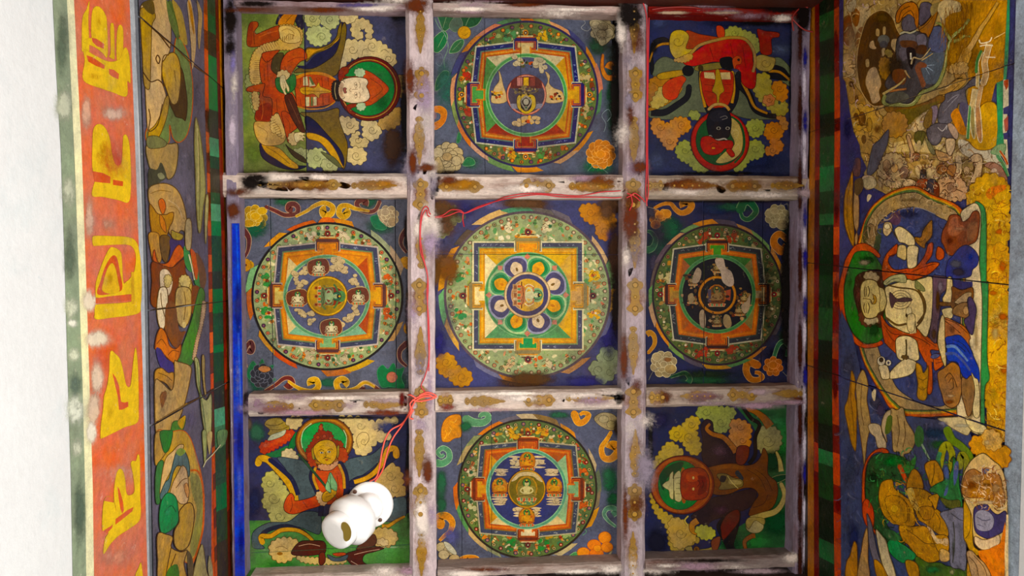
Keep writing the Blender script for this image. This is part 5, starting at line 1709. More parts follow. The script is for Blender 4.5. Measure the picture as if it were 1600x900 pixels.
def figure_lower_right():
    root, cuts = panel((1011, 636, 1240, 872), 'painted panel with a dark brown figure lying sideways, red face in green halo', [], '1c2048')
    p = Painter(PANEL, root, cuts=cuts); p.draw('''
o 980 600 3
@green_ground|dark green meadow
P 2a5a30 505 100 800 100 800 820 400 820 470 700 640 600 640 300 590 200
b 1f6a2c .8 730 250 60 130
b 124020 .9 700 640 80 90
b 3a8a4c .5 700 180 60 40
b 2a7030 .8 610 740 90 50
b 0f3018 .9 680 360 60 60
b 14401f .8 480 740 60 60
b 1a1640 .8 150 170 70 50
b 0c0c24 .9 140 740 60 70
@painted_cloud|yellow green cloud at the top
k 8f9448/4a4c24/.8 9 328 150 340 110 400 105 450 112 500 115 502 150 480 165 482 200 450 225 410 222 405 190 380 165
s 4a4c24 .7 440 180 26 1.4
s 4a4c24 .7 370 130 22 1.3
@painted_cloud|ochre cloud wreath round the halo
k b09440/5a4818/.9 9 200 240 215 205 260 200 280 165 325 155 340 180 320 215 330 250 345 300 330 330 300 325 270 290 255 260 220 265
k a88f44/5a4818/.9 9 118 380 150 330 185 280 215 275 235 300 262 310 250 335 200 345 160 370 130 400
k a48a40/5a4818/.9 9 110 510 130 560 155 590 200 620 240 640 290 690 340 740 300 745 240 785 200 760 195 700 175 650 145 620 120 570
k b0904c/5a4818/.8 9 200 640 260 640 300 690 320 730 250 770 210 740
s 5a4818 .8 235 235 24 1.4
s 5a4818 .8 290 250 26 1.4 90
s 5a4818 .8 300 190 20 1.3
s 5a4818 .8 250 700 28 1.5
s 5a4818 .8 160 360 22 1.3
@painted_cloud|salmon orange cloud
k b87a3c/6a3c18/.9 9 485 180 520 168 570 190 580 220 570 260 575 290 510 290 480 250 490 215
s 6a3c18 .8 540 265 18 1.4
s 6a3c18 .8 530 200 20 1.3
@lotus_disc|pale greenish flower disc
k 98905c/4a4824/1 9 605 230 640 202 690 205 718 240 715 290 680 322 640 325 610 290
s 5a5430 .8 660 265 34 1.5
@dark_wings|purplish brown dark cloth
p 2a181c/0c0608/.9 345 200 370 165 400 180 410 230 470 260 500 310 530 370 470 370 380 385 350 340 355 270
p 2a181c/0c0608/.9 390 540 470 520 540 500 600 490 605 530 570 580 520 600 470 620 400 640 360 680 330 640 300 620
p 0c0a10/000000/.8 420 660 480 600 530 600 520 680 500 760 540 790 480 800 460 760 440 720
b 5a3c48 .6 430 310 60 40
b 4a2c38 .6 440 590 50 30
@scarf|rust brown scarf
q 9a5c20/3a1c0c/.8 4 9 385 190 372 210 400 235 450 250 490 290 510 320
q 9a5c20/3a1c0c/.8 4 14 550 115 600 130 640 160 670 200
q a8702c/3a1c0c/.8 5 10 400 690 350 700 310 690 305 660 330 640
q 1c120c/000000/.6 5 5 540 105 580 160 620 190 600 250 600 330 570 375
q 8a5024/3a1c0c/.8 4 8 560 790 550 740 580 715 600 710
q 1a5430/0c2010/.6 3 7 650 470 700 455 745 440
p 104020/8a8a54/.8 650 455 700 430 745 425 750 440 700 465 660 465
q c0a850/4a4018/.6 2 2 285 620 270 640 285 665
@brown_body|dark brown robed body lying to the right
p 6a3c1c/2a1208/1 370 400 400 385 470 372 530 375 560 382 600 370 625 340 640 300 660 340 660 420 700 460 705 520 680 580 620 610 570 615 590 560 615 520 590 490 540 490 480 515 420 520 380 500 385 450
p 7a4820 400 390 470 378 540 385 550 400 480 395 410 405
p 6a2c1c/2a0f08/1 515 300 545 288 572 300 565 350 540 380 510 365
p 5a241c/2a0f08/1 440 660 470 610 520 590 525 640 490 690 450 730 440 690
l 3a1c10 .8 560 400 620 440 650 500
l 3a1c10 .8 600 400 650 440 680 500
l 3a1c10 .8 590 580 640 560 660 520
l 2a1208 .8 420 440 540 430
@armour|grey gold breast piece
p 6a5a34/1c140c/.8 420 425 460 420 500 440 540 450 540 480 500 490 430 495 440 465
p 1c1c1c 440 430 465 435 455 460 435 455
p 8a7a50 480 450 530 455 530 470 480 468
l c0b070 .8 470 430 490 460 520 490
p 2a2a2c 520 405 545 440 535 450 505 420
l 1c1408 .8 400 430 410 480
l 8a7a50 .8 380 440 390 480
@fur_hem|pale curling hem
q b09c5c/4a3c1c/.7 3 8 700 320 715 360 722 410
q a89458/4a3c1c/.7 6 10 722 470 738 520 720 570 690 600 640 615 580 635
c a89a6c/4a3c1c/.9 598 668 42 32
p 98844c/4a3c1c/.8 555 650 575 625 640 630 640 660 600 640 570 680
@halo|deep green halo with an orange ring
c 6a2410/2a0c08/1 258 473 150 138
c 9a4c1c 256 473 142 131
c 8a3a14 256 473 126 118
c 1d6a2c/0f3014/.8 248 474 103 115
p 143c1c 150 430 200 380 260 365 250 400 190 440 170 500
@headdress|pale tiered crown pointing left
p b0a470/4a4020/.8 200 425 215 410 215 445 225 420 250 415 255 540 225 545 220 500 215 540 200 530 195 500 180 490 165 475 180 460 195 450
l 4a4020 1 218 415 218 545
l 4a4020 .7 228 440 250 440
l 4a4020 .7 228 465 250 465
l 4a4020 .7 228 490 250 490
l 4a4020 .7 228 515 250 515
p 8a4a24 252 410 270 405 275 545 255 542
@face|dark red face
p 8a2c14/3a0c08/1 255 420 290 395 350 395 380 430 385 480 370 530 320 545 270 540 250 500
p a03c18 280 420 320 410 340 440 310 460 280 450
p 6a1c10 330 430 370 440 370 500 330 520 340 470
c c8a060/2a0f08/.4 310 440 6 8
c c8a060/2a0f08/.4 310 492 6 8
l 3a0f08 .9 330 450 340 465 330 480
l 3a0f08 .9 350 450 358 470 350 490
@ritual_sceptre|dark pointed sceptre with a knob
p 8a7a44/2a240f/.8 270 770 300 760 310 780 345 775 380 770 410 760 410 790 380 785 345 790 300 792
c 7a4c20/2a140c/.8 325 775 14 14
c 4a2c14 325 775 6 6
p 6a3c2c/2a140c/.8 395 735 435 715 430 760 410 800 400 780
k a09c44/4a4c1c/.7 7 320 680 360 665 410 690 400 720 350 725
b 050306 .95 785 450 24 420
b 0a0604 .9 440 812 360 12
b 050406 .8 110 300 16 200
''')
    p.flush()
# ------------------------------------------------------------------ painted left wall

def stripe(p, name, ys, xl, xr, segs, slant):
    """one painted border stripe, laid in coloured lengths; xl/xr are the edges at the heights ys"""
    def xi(xs, y):
        for k in range(len(ys) - 1):
            if y <= ys[k + 1] or k == len(ys) - 2: return xs[k] + (xs[k + 1] - xs[k]) * (y - ys[k]) / (ys[k + 1] - ys[k])
    for k, (y0, c) in enumerate(segs):
        y1 = segs[k + 1][0] if k + 1 < len(segs) else 912
        p.part(name)
        a = [(xi(xl, y0), y0), (xi(xr, y0), y0 + slant * (y0 - 400) / 400)]
        b = [(xi(xr, y1), y1 + slant * (y1 - 400) / 400), (xi(xl, y1), y1)]
        p.poly(a + b, c)
    p.flush()
def left_wall_art():
    p = Painter(LEFT, wall_left, FRIEZE, cuts=None, base=-0.003)
    p.draw('''
o 0 0 1
@green_band|grey green painted border, peeling
P 8c9a80 82 -12 105 -12 114 200 124 450 131 650 137 912 114 912 111 750 105 550 101 400 95 230 88 110
@cream_band|pale cream border line
P ece8bc 104 -12 117 -12 124 150 131 300 136 450 141 600 146 760 149 912 135 912 133 760 129 600 123 430 117 260 111 130
@red_frieze|coral red frieze behind the yellow script
P d8785c 115 -12 203 -12 208 120 214 280 220 440 225 620 229 800 232 912 147 912 145 760 140 600 135 450 131 330 127 220 121 110
@grey_band|pale grey and slate double line beside the mural
P b2b8be 202 -12 210 -12 216 200 225 450 230 680 234 912 231 912 228 800 224 620 219 440 213 280 207 120
P 6e747e 209 -12 219 -12 226 150 232 330 238 500 241 700 246 912 234 912 231 700 226 450 218 200
b c8ccb4 .9 100 165 16 30
b c8ccb4 .8 108 300 14 30
b d8dcc4 .8 112 480 14 22
b f0f0e0 .8 113 505 10 8
b d8dcc4 .8 115 555 12 14
b e8ecd8 .9 118 640 16 30
b d8dcc4 .7 120 700 12 18
b 6a7a66 .7 98 70 12 60
b 6a7a66 .7 110 400 12 50
b 66766a .7 118 600 12 26
b 5f6f5f .7 125 800 12 70
b dcae96 .9 135 175 10 34
b e0bca8 .8 178 178 24 14
b e0b49c .8 140 340 10 40
b d8a48c .6 168 350 14 14
b efe0c8 .95 140 470 14 20
b efe0c8 .95 150 530 26 16
b e8d0b8 .95 152 590 12 34
b e8ccb0 .95 146 640 12 34
b f4ecd8 .95 143 675 10 20
b e8b098 .6 190 740 40 20
b e09a80 .6 180 870 36 22
b d8604a .5 175 250 30 40
b e88060 .5 170 560 30 30
''')
    p.draw('''
o 0 0 4
@yellow_letter|yellow script letter of hooked loops and bars
p e2ba2c/c89a20/.6 558 8 540 60 515 120 512 300 520 322 548 332 558 300 552 130 556 60
p e2ba2c/c89a20/.6 520 260 560 280 600 300 640 330 672 350 668 140 655 85 628 48 600 40 580 62 572 120 570 200 572 235 550 240
P d0684c 574 236 604 242 652 276 648 305 604 288 578 262
p deb428/c89a20/.6 700 145 690 170 692 330 680 350 706 368 716 350 712 170
p deb428/c89a20/.6 752 155 734 190 728 330 738 390 764 380 770 200
p e2ba2c/c89a20/.6 525 310 590 345 680 385 745 370 770 310 790 300 808 360 815 512 796 508 790 602 700 575 640 555 522 502 530 382
P d0684c 540 345 580 358 655 408 652 432 600 412 552 385
P d0684c 680 430 712 436 744 462 740 496 700 478 682 462
b c89418 .5 600 480 60 30
b c89418 .4 620 130 30 60
@yellow_letter|yellow script letter shaped like an R with a bar
p e2ba2c/c89a20/.6 582 820 596 786 620 776 650 790 678 840 692 900 700 960 722 1026 750 1030 762 1000 768 900 772 850 790 845 806 890 816 1000 818 1160 804 1262 740 1250 640 1230 576 1222 592 1136 600 1136 580 1064 576 1000 578 900
P d0684c 580 1070 640 1080 690 1104 690 1146 640 1142 592 1136
P d0684c 706 1122 770 1134 768 1164 706 1156
b c89418 .4 640 950 40 90
@yellow_letter|yellow script letter like an arch inside a bar
p e2ba2c/c89a20/.6 580 1480 620 1474 700 1476 800 1482 850 1510 872 1580 884 1700 886 1800 880 1900 860 1960 700 1985 600 1995 592 1960 596 1912 620 1902 820 1886 818 1840 700 1856 606 1860 598 1840 600 1770 620 1700 650 1620 680 1560 700 1545 740 1560 760 1600 770 1760 790 1760 812 1740 838 1700 850 1620 838 1560 800 1530 700 1530 600 1536 582 1530
p cc6244 610 1840 630 1750 660 1660 700 1600 730 1610 750 1700 765 1800 720 1830
p dcb030/c89a20/.5 640 1815 650 1750 672 1680 700 1645 722 1680 738 1760 745 1820 690 1835
P d0684c 598 1864 700 1850 822 1838 822 1878 700 1888 598 1898
P d0a028 820 1700 838 1700 840 1900 822 1900
b c89418 .4 690 1740 30 60
@yellow_letter|yellow script letter with two points and an inner hook
p e2ba2c/c89a20/.6 690 2200 720 2210 752 2250 772 2330 790 2408 815 2412 826 2330 838 2220 850 2175 862 2300 866 2450 866 2560 858 2640 780 2670 720 2700 640 2738 628 2730 632 2650 644 2560 650 2480 668 2420 682 2330
P d0684c 702 2330 724 2360 744 2410 756 2510 776 2516 802 2510 802 2542 766 2560 744 2562 736 2480
b c89418 .4 690 2560 40 60
@yellow_letter|yellow script letter like three stepped peaks over a wedge
p e2ba2c/c89a20/.6 640 3310 640 3220 650 3130 672 3102 700 3116 722 3160 724 3190 712 3090 724 2980 744 2932 768 2944 782 3000 790 3080 810 3096 840 3070 832 2970 818 2900 830 2880 850 2880 862 2840 874 2880 876 3100 880 3200 866 3260 800 3310 740 3350 690 3400 650 3462 648 3420 660 3360 678 3330 650 3316
P d0684c 734 3040 748 3060 770 3140 774 3190 764 3210 752 3180 742 3120
P d0684c 722 3244 800 3186 836 3168 826 3196 760 3250 720 3280
P d0684c 650 3314 690 3290 706 3276 700 3300 668 3334
@yellow_letter|tip of the next yellow script letter
p e2ba2c/c89a20/.6 880 3516 888 3560 892 3650 842 3650 848 3590 866 3550
''')
    p = Painter(LEFT, wall_left, MURAL, cuts=LSEAMS, base=0.0006); p.lw = 1.5
    p.draw('''
o 0 0 1
@mural_ground|dull violet ground of the mural
P 5a5468 216 -14 335 -14 340 300 350 600 358 914 240 914 232 450 222 150
@top_border|vertical stripes of orange, green, red brown and ochre below the beams
P c8501c 318 -12 324 -12 326 150 329 300 332 450 334 600 336 700 338 912 330 912 331 700 329 600 326 450 324 300 320 150
P 2a6a38 324 -12 336 -12 340 150 344 300 348 450 350 600 354 750 356 912 338 912 336 700 334 600 332 450 329 300 326 150
P 7a2a16 336 -12 341 -12 346 200 351 450 356 650 358 912 356 912 354 750 350 600 346 450 343 300 338 100
P b8741c 341 -12 346 -12 350 200 356 450 360 650 363 912 359 912 357 750 354 600 350 450 346 250 343 100
b 5a2a18 .8 324 180 5 14
b 5a2a18 .8 328 245 5 10
b 6a3018 .8 329 320 4 24
b 6a3018 .8 334 500 4 40
b 6a3018 .8 336 690 5 24
b 6a3018 .8 338 800 5 24
b 5a9a70 .8 332 220 8 10
b 5aa078 .8 335 335 6 12
b 5aa078 .7 342 655 8 14
b 2a3a20 .8 330 190 8 24
b 2a4020 .8 340 420 8 24
b 1a4a2c .8 342 480 8 30
b 2a3018 .8 345 610 8 20
b 30401c .8 350 770 8 30
b 46301c .8 352 860 8 30
''')
    Y = [-12, 150, 300, 450, 600, 750, 912]
    stripe(p, 'border_length', Y, [318, 320, 324, 326, 329, 333, 336], [324, 326, 329, 332, 334, 337, 340], [(-12, '9a4a24'), (20, 'c8581c'), (45, '7a3a1c'), (75, 'c8501c'), (172, '6a3018'), (205, 'c8581c'), (238, '7a3018'), (270, 'c8541c'), (300, '7a3218'), (322, 'a84a20'), (345, 'c8501c'), (368, '7a3418'), (398, 'c8541c'), (425, '7a3018'), (452, 'c8541c'), (488, '6a3420'), (520, 'd85c1c'), (552, '6a3820'), (585, 'c8501c'), (612, '5a3020'), (700, 'c85420'), (742, '6a3420'), (768, 'c85020'), (796, '6a3420'), (828, 'b85020'), (856, '6a3420'), (880, 'b85020')], -5)
    stripe(p, 'border_length', Y, [325, 326, 329, 332, 334, 337, 340], [336, 340, 344, 348, 350, 354, 357], [(-12, '3a4a2a'), (20, '2f5a30'), (48, '3c3420'), (85, '2a7038'), (170, '2c3420'), (214, '4f9a6c'), (243, '24482c'), (262, '3a3420'), (300, '2c5030'), (318, '5a9a74'), (345, '1f7a40'), (368, '24482c'), (424, '2a3420'), (452, '1f6a34'), (490, '24482c'), (540, '1c6a34'), (552, '24401f'), (598, '2f3420'), (640, '5aa078'), (668, '4a7a54'), (700, '2c5030'), (760, '1f6a34'), (800, '30401c'), (850, '3a3018')], -8)
    stripe(p, 'border_length', Y, [336, 340, 344, 348, 351, 354, 357], [341, 345, 350, 353, 355, 358, 361], [(-12, '6a2a18'), (60, '8a2c18'), (130, '5a2016'), (200, '8a2c18'), (280, '6a2016'), (360, '8a2c18'), (430, '7a2016'), (560, '9a2c18'), (610, '5a2016'), (720, '8a2c18'), (800, '5a2016')], -6)
    p.draw('''
o 0 0 4
@green_halo|tall green halo edged in orange
p 687a48/b85a28/1 1100 240 1140 260 1180 360 1204 520 1200 700 1170 840 1120 890 1080 860 1060 780 1050 900 930 900 920 800 1040 640 1080 400
@robed_figure|foreshortened robed figure in tan and ochre
p c8a878/5a4018/.8 880 40 960 0 1040 0 1060 100 1070 200 1060 320 1020 400 1010 500 1040 620 1000 760 960 880 930 880 915 700 900 400 885 200
p b08c3c/5a4018/.8 878 60 920 50 960 70 972 110 950 160 945 300 940 500 930 560 900 520 890 350 880 180
p 5a4a24 890 20 950 0 968 60 960 90 930 80 900 50
p a8853c/5a4018/.8 1060 600 1040 740 980 880 930 880 930 820 970 780 1010 700 1030 620
p 4a3418/2a1c0c/.8 1100 400 1130 420 1150 480 1170 640 1160 750 1140 740 1100 730 1085 700 1060 640 1060 560
p b8944a/5a4018/1 1050 340 1090 330 1120 380 1130 470 1120 600 1100 650 1070 640 1040 560 1015 480 1012 400 1030 370
l 5a3c18 1.2 880 110 1000 220 1100 300 1200 400 1300 470
l 4a3014 1.4 900 130 990 210 1060 300
l 4a3014 1.2 990 400 975 370 985 345 1000 370 992 400
l 5a3c18 1 1010 480 1015 380 1030 345 1055 345
l 4a3014 1.2 895 450 940 510 990 500 1030 540
l 4a3014 1 930 680 940 740 930 820 985 780 1015 650
l 6a5020 .7 1090 440 1095 480 1100 510
p 4a5a2c 1060 0 1100 60 1120 200 1110 250 1080 180 1050 60
p 9a8248 1075 0 1130 60 1160 180 1170 280 1130 250 1110 150
@flame_streak|pale flame streaks
p b89a70 1190 0 1210 100 1225 250 1215 380 1200 430 1195 300 1180 120 1170 20
p a8763c 1175 0 1200 60 1215 200 1205 200 1185 80
p a88c60 1230 0 1262 80 1258 200 1245 310 1236 220 1240 100
p 5a6a38 1040 0 1080 80 1115 200 1105 230 1060 140
@tan_cushion|green and tan scalloped cushion
p a08454/4a3c20/1 920 900 1060 900 1110 900 1110 1000 1090 1090 1050 1120 1020 1060 990 1060 960 1070 930 1030
p 6a6a44/4a3c20/.7 920 860 980 850 1040 890 1020 920 930 925
p 3c3c2c 930 1060 980 1060 1005 1015 1030 1060 1040 1110 1000 1140 960 1170 930 1190
p 7a7a5a 985 1090 1010 1080 1030 1110 1000 1120
@streamer|long pale green and tan streamer down the wall
p 98945c/6a5c34/1 1222 740 1240 780 1260 900 1280 1080 1284 1200 1270 1300 1255 1440 1240 1440 1228 1300 1222 1100 1215 900
l 6a6438 .8 1240 860 1250 1100 1245 1380
l c0b080 .8 1232 800 1240 1000 1236 1200
p a8a070/6a5c34/.8 1290 1220 1304 1260 1290 1500 1282 1500 1280 1350
@halo|tan petalled halo behind the main figure
p b8945c/5a4018/1 930 1180 980 1150 1050 1150 1110 1190 1150 1280 1170 1400 1165 1450 1130 1440 1100 1480 1060 1460 1040 1400 1000 1380 960 1310 932 1260
l 8a6830 .8 940 1210 1000 1190 1070 1200
l 8a6830 .7 1060 1290 1100 1300 1150 1370
l c8a878 1.2 1050 1250 1110 1290 1140 1360
@main_figure|foreshortened central figure with ochre headdress
p a8741c/5a3410/.9 935 1280 960 1300 980 1330 1000 1340 1040 1340 1060 1330 1085 1330 1080 1380 1060 1420 1040 1480 1010 1500 960 1480 940 1400
p c86420/5a3410/.7 990 1260 1010 1240 1030 1260 1036 1300 1020 1340 1000 1310
p b86a1c/5a3410/.7 1000 1340 1030 1380 1040 1450 1020 1440 1000 1400
p b8863c/5a3410/.8 930 1460 990 1460 1000 1540 1010 1600 1000 1640 960 1640 940 1560
p 6a4c24/3a240c/.7 1000 1480 1060 1480 1060 1560 1040 1640 1010 1600
p 3c2c68 1060 1500 1100 1490 1150 1500 1140 1560 1100 1620 1060 1640 1065 1560
p a89030/5a3410/.8 1070 1440 1100 1450 1145 1470 1130 1500 1080 1490
p c85a1c/5a2410/.9 965 1560 990 1640 1050 1640 1090 1560 1120 1530 1145 1560 1150 1600 1110 1640 1060 1680 990 1650 955 1620
p 7a3c20/4a1c0c/.8 950 1640 1020 1660 1080 1670 1150 1620 1160 1700 1200 1760 1210 1850 1170 1900 960 1920 950 1760
p d8c0a0/6a4a28/.8 1000 1700 1030 1680 1060 1700 1080 1760 1060 1840 1010 1860 1000 1780
p b89a54/6a4a28/.8 1120 1760 1150 1720 1190 1740 1200 1800 1190 1900 1150 1940 1110 1900
k c8b070/5a4018/.6 5 1120 1750 1150 1720 1185 1740 1180 1790 1150 1800
k c8b070/5a4018/.6 5 1030 1730 1060 1720 1070 1760 1040 1800
@armband
p 3f7a44 1150 1540 1180 1570 1210 1660 1200 1700 1170 1680 1150 1620
p 3f7a44/2a4a24/.7 1230 1690 1260 1700 1260 1780 1240 1800 1215 1760
p b85a38 1190 1560 1220 1580 1240 1650 1230 1750 1210 1690
p a8946c/5a4018/.7 1160 1390 1190 1370 1200 1450 1190 1560 1160 1540
l d8c8a8 1.2 1180 1590 1200 1670 1215 1750
p 6a4a34 1225 1580 1270 1640 1290 1750 1260 1820 1240 1700
@pale_arms|pale hanging arms
p e0cca8/5a4018/1 1000 1800 1040 1800 1050 1870 1045 1960 1030 2040 1010 2060 990 2020 980 1940 985 1860
l 5a4018 .9 1005 1830 1010 1900 1030 1980
p c0a060/5a4018/1 1110 1800 1180 1800 1200 1860 1195 1960 1170 2030 1130 2040 1100 1980 1095 1880
l 6a4c20 .7 1150 1820 1160 1900 1150 2000
c d8c07c 1150 2030 14 20
l 4a3418 1.2 960 1935 1060 1920 1300 1890
@body_shadow_cloth|brown cloth
p 7a4a2c 1040 1900 1095 1900 1120 2060 1160 2070 1150 2100 1120 2170 1080 2160 1040 2080 1030 2040
p 7a4428 1200 1800 1250 1800 1240 1900 1200 1960
@green_sash|green sash with a ragged tan edge
p 4a7a34/2a4420/.8 1250 1800 1280 1840 1260 2000 1250 2080 1230 2150 1210 2250 1180 2290 1130 2290 1110 2230 1140 2160 1170 2080 1200 1990 1220 1900
k b89878/6a4a30/.5 4 1270 1880 1284 1920 1265 2030 1240 2130 1225 2210 1215 2250 1205 2240 1225 2130 1250 2030
@orange_drape|orange drape with folds
p c86a1c/6a3010/1 1010 2050 1040 2090 1060 2160 1100 2180 1130 2150 1130 2200 1110 2250 1080 2265 1030 2220 1000 2180 970 2180 975 2120 990 2070
l 6a3010 .7 980 2150 1010 2120 1040 2160
l 6a3010 .7 1050 2220 1080 2190 1120 2200
p 3c3080 975 2180 1000 2180 1040 2240 1080 2270 1090 2330 1050 2350 1020 2320 990 2260
p b8843c/5a3c14/1 970 2320 1010 2300 1050 2330 1085 2330 1085 2400 1075 2440 1040 2400 1000 2380 970 2400
l 5a3c14 .7 990 2330 1040 2350 1075 2380
@tan_skirt|tan skirt fanning down
p b8945c/5a4018/1 970 2380 1010 2390 1070 2440 1090 2370 1090 2260 1110 2260 1190 2290 1190 2360 1160 2500 1120 2620 1060 2700 1000 2730 975 2700 968 2560
l 6a4c24 .8 1030 2440 1040 2460 1015 2520 1000 2480 1015 2450
p 8a5424 1010 2460 1030 2445 1042 2470 1015 2550 1000 2500
l 4a3014 1.6 975 2640 1060 2590 1160 2530 1260 2480 1340 2430
l 7a5c30 1.4 990 2630 1080 2575 1170 2520
@streamer|pale green streamer with a dark edge
p a8a870/4a4420/1 1215 2240 1235 2240 1250 2300 1255 2450 1290 2500 1320 2460 1325 2560 1320 2700 1300 2760 1280 2700 1262 2600 1250 2480 1230 2400 1222 2300
l 5a6a3c .9 1235 2260 1242 2400 1270 2560 1290 2720
p a89058/5a4420/.7 1265 2220 1280 2240 1280 2360 1290 2480 1275 2440 1262 2300
@green_bird
p 4a7a34/2a4420/.7 1068 2690 1080 2640 1110 2630 1130 2650 1150 2600 1160 2620 1150 2670 1120 2720 1080 2720
p b8943c 1110 2640 1150 2600 1160 2610 1140 2680
@arched_halo|tan and orange arch round the lowest figure
p b8944c/b85a28/1 980 2700 1060 2700 1140 2690 1190 2740 1230 2860 1260 2980 1272 3120 1270 3260 1230 3440 1200 3500 1150 3500 1120 3300 1000 2900
p 8a8448 1190 2960 1240 2980 1262 3060 1268 3260 1240 3420 1200 3480 1190 3400 1230 3200 1200 3080
l c8622c 2 1190 2940 1240 2950 1270 3060 1270 3280 1240 3420 1200 3530
@lower_figure|foreshortened lowest figure with teal scarf and tan knees
p b08a4c/5a4018/.8 970 2720 1010 2700 1050 2740 1040 2820 1000 2880 970 2900
p 2f7034/1a3a1c/.7 1000 2700 1050 2690 1080 2700 1060 2800 1030 2830 1010 2780
p 3a6a3c/1a3a1c/.7 985 2900 1020 2880 1020 2960 1000 3060 1000 3140 975 3140 970 3000
p c8a878/5a4018/.8 1030 2880 1080 2820 1120 2780 1150 2790 1100 2880 1060 2960 1030 3020 1010 3100 1000 3060
p 4a6a6c/2a3a34/1 1100 2830 1140 2810 1170 2850 1185 2920 1180 2980 1150 2930 1110 2910 1080 2960 1060 3050 1020 3120 1000 3100 1030 3020 1060 2980
p 7a9048 1100 2830 1125 2800 1160 2820 1130 2850
p c8a478/5a4018/.8 1140 2910 1170 2950 1180 3080 1170 3140 1130 3150 1100 3120 1060 3100 1080 3020 1110 2960
l 6a4420 .8 1100 3050 1140 3000 1170 2990
p c88c50/6a3c18/.6 1150 3040 1170 3020 1182 3080 1170 3110
p 248048/14401f/.9 1010 3130 1050 3080 1100 3110 1115 3200 1110 3270 1060 3320 1010 3330 995 3240
b 4aa070 .6 1050 3200 30 40
l 104020 .8 1030 3200 1070 3160 1100 3200
p b08a44/4a2c10/1 1120 3200 1160 3150 1200 3150 1215 3230 1190 3380 1160 3430 1120 3440 1090 3400 1090 3320 1120 3260
p b88e48/4a2c10/1 985 3340 1040 3340 1080 3360 1070 3420 1130 3450 1170 3440 1150 3520 1170 3620 1150 3650 1000 3650 985 3500
l 4a2c10 .9 1070 3420 1050 3520 1030 3640
l 4a2c10 .9 1100 3460 1060 3560
p 3f6a2c 1050 3560 1110 3530 1115 3650 1040 3650
p 5a4a34 1170 3450 1200 3480 1210 3560 1195 3650 1180 3650
p a89a68/5a4420/.7 1205 3640 1260 3400 1290 3560 1310 3650
p a89a6c 1310 3470 1330 3560 1325 3650 1300 3560
@flame_streak|pale streaks between the stripes
p 98a068/6a6438/.7 1265 2700 1290 2700 1290 2840 1280 2900 1270 2800
p b0a070 1295 2720 1325 2700 1320 2780 1308 2840
p 6a8a58 1360 2700 1420 2690 1410 2760 1370 2800
l d0c8a0 1 1270 2920 1290 2880 1330 2840 1380 2780
b 8a7c90 .5 1180 1250 30 60
b 6a6084 .6 1200 2620 40 60
b 807a94 .4 1240 2850 30 80
b 8a8098 .5 1150 970 30 30
b 6a6078 .5 1240 600 30 120
''')

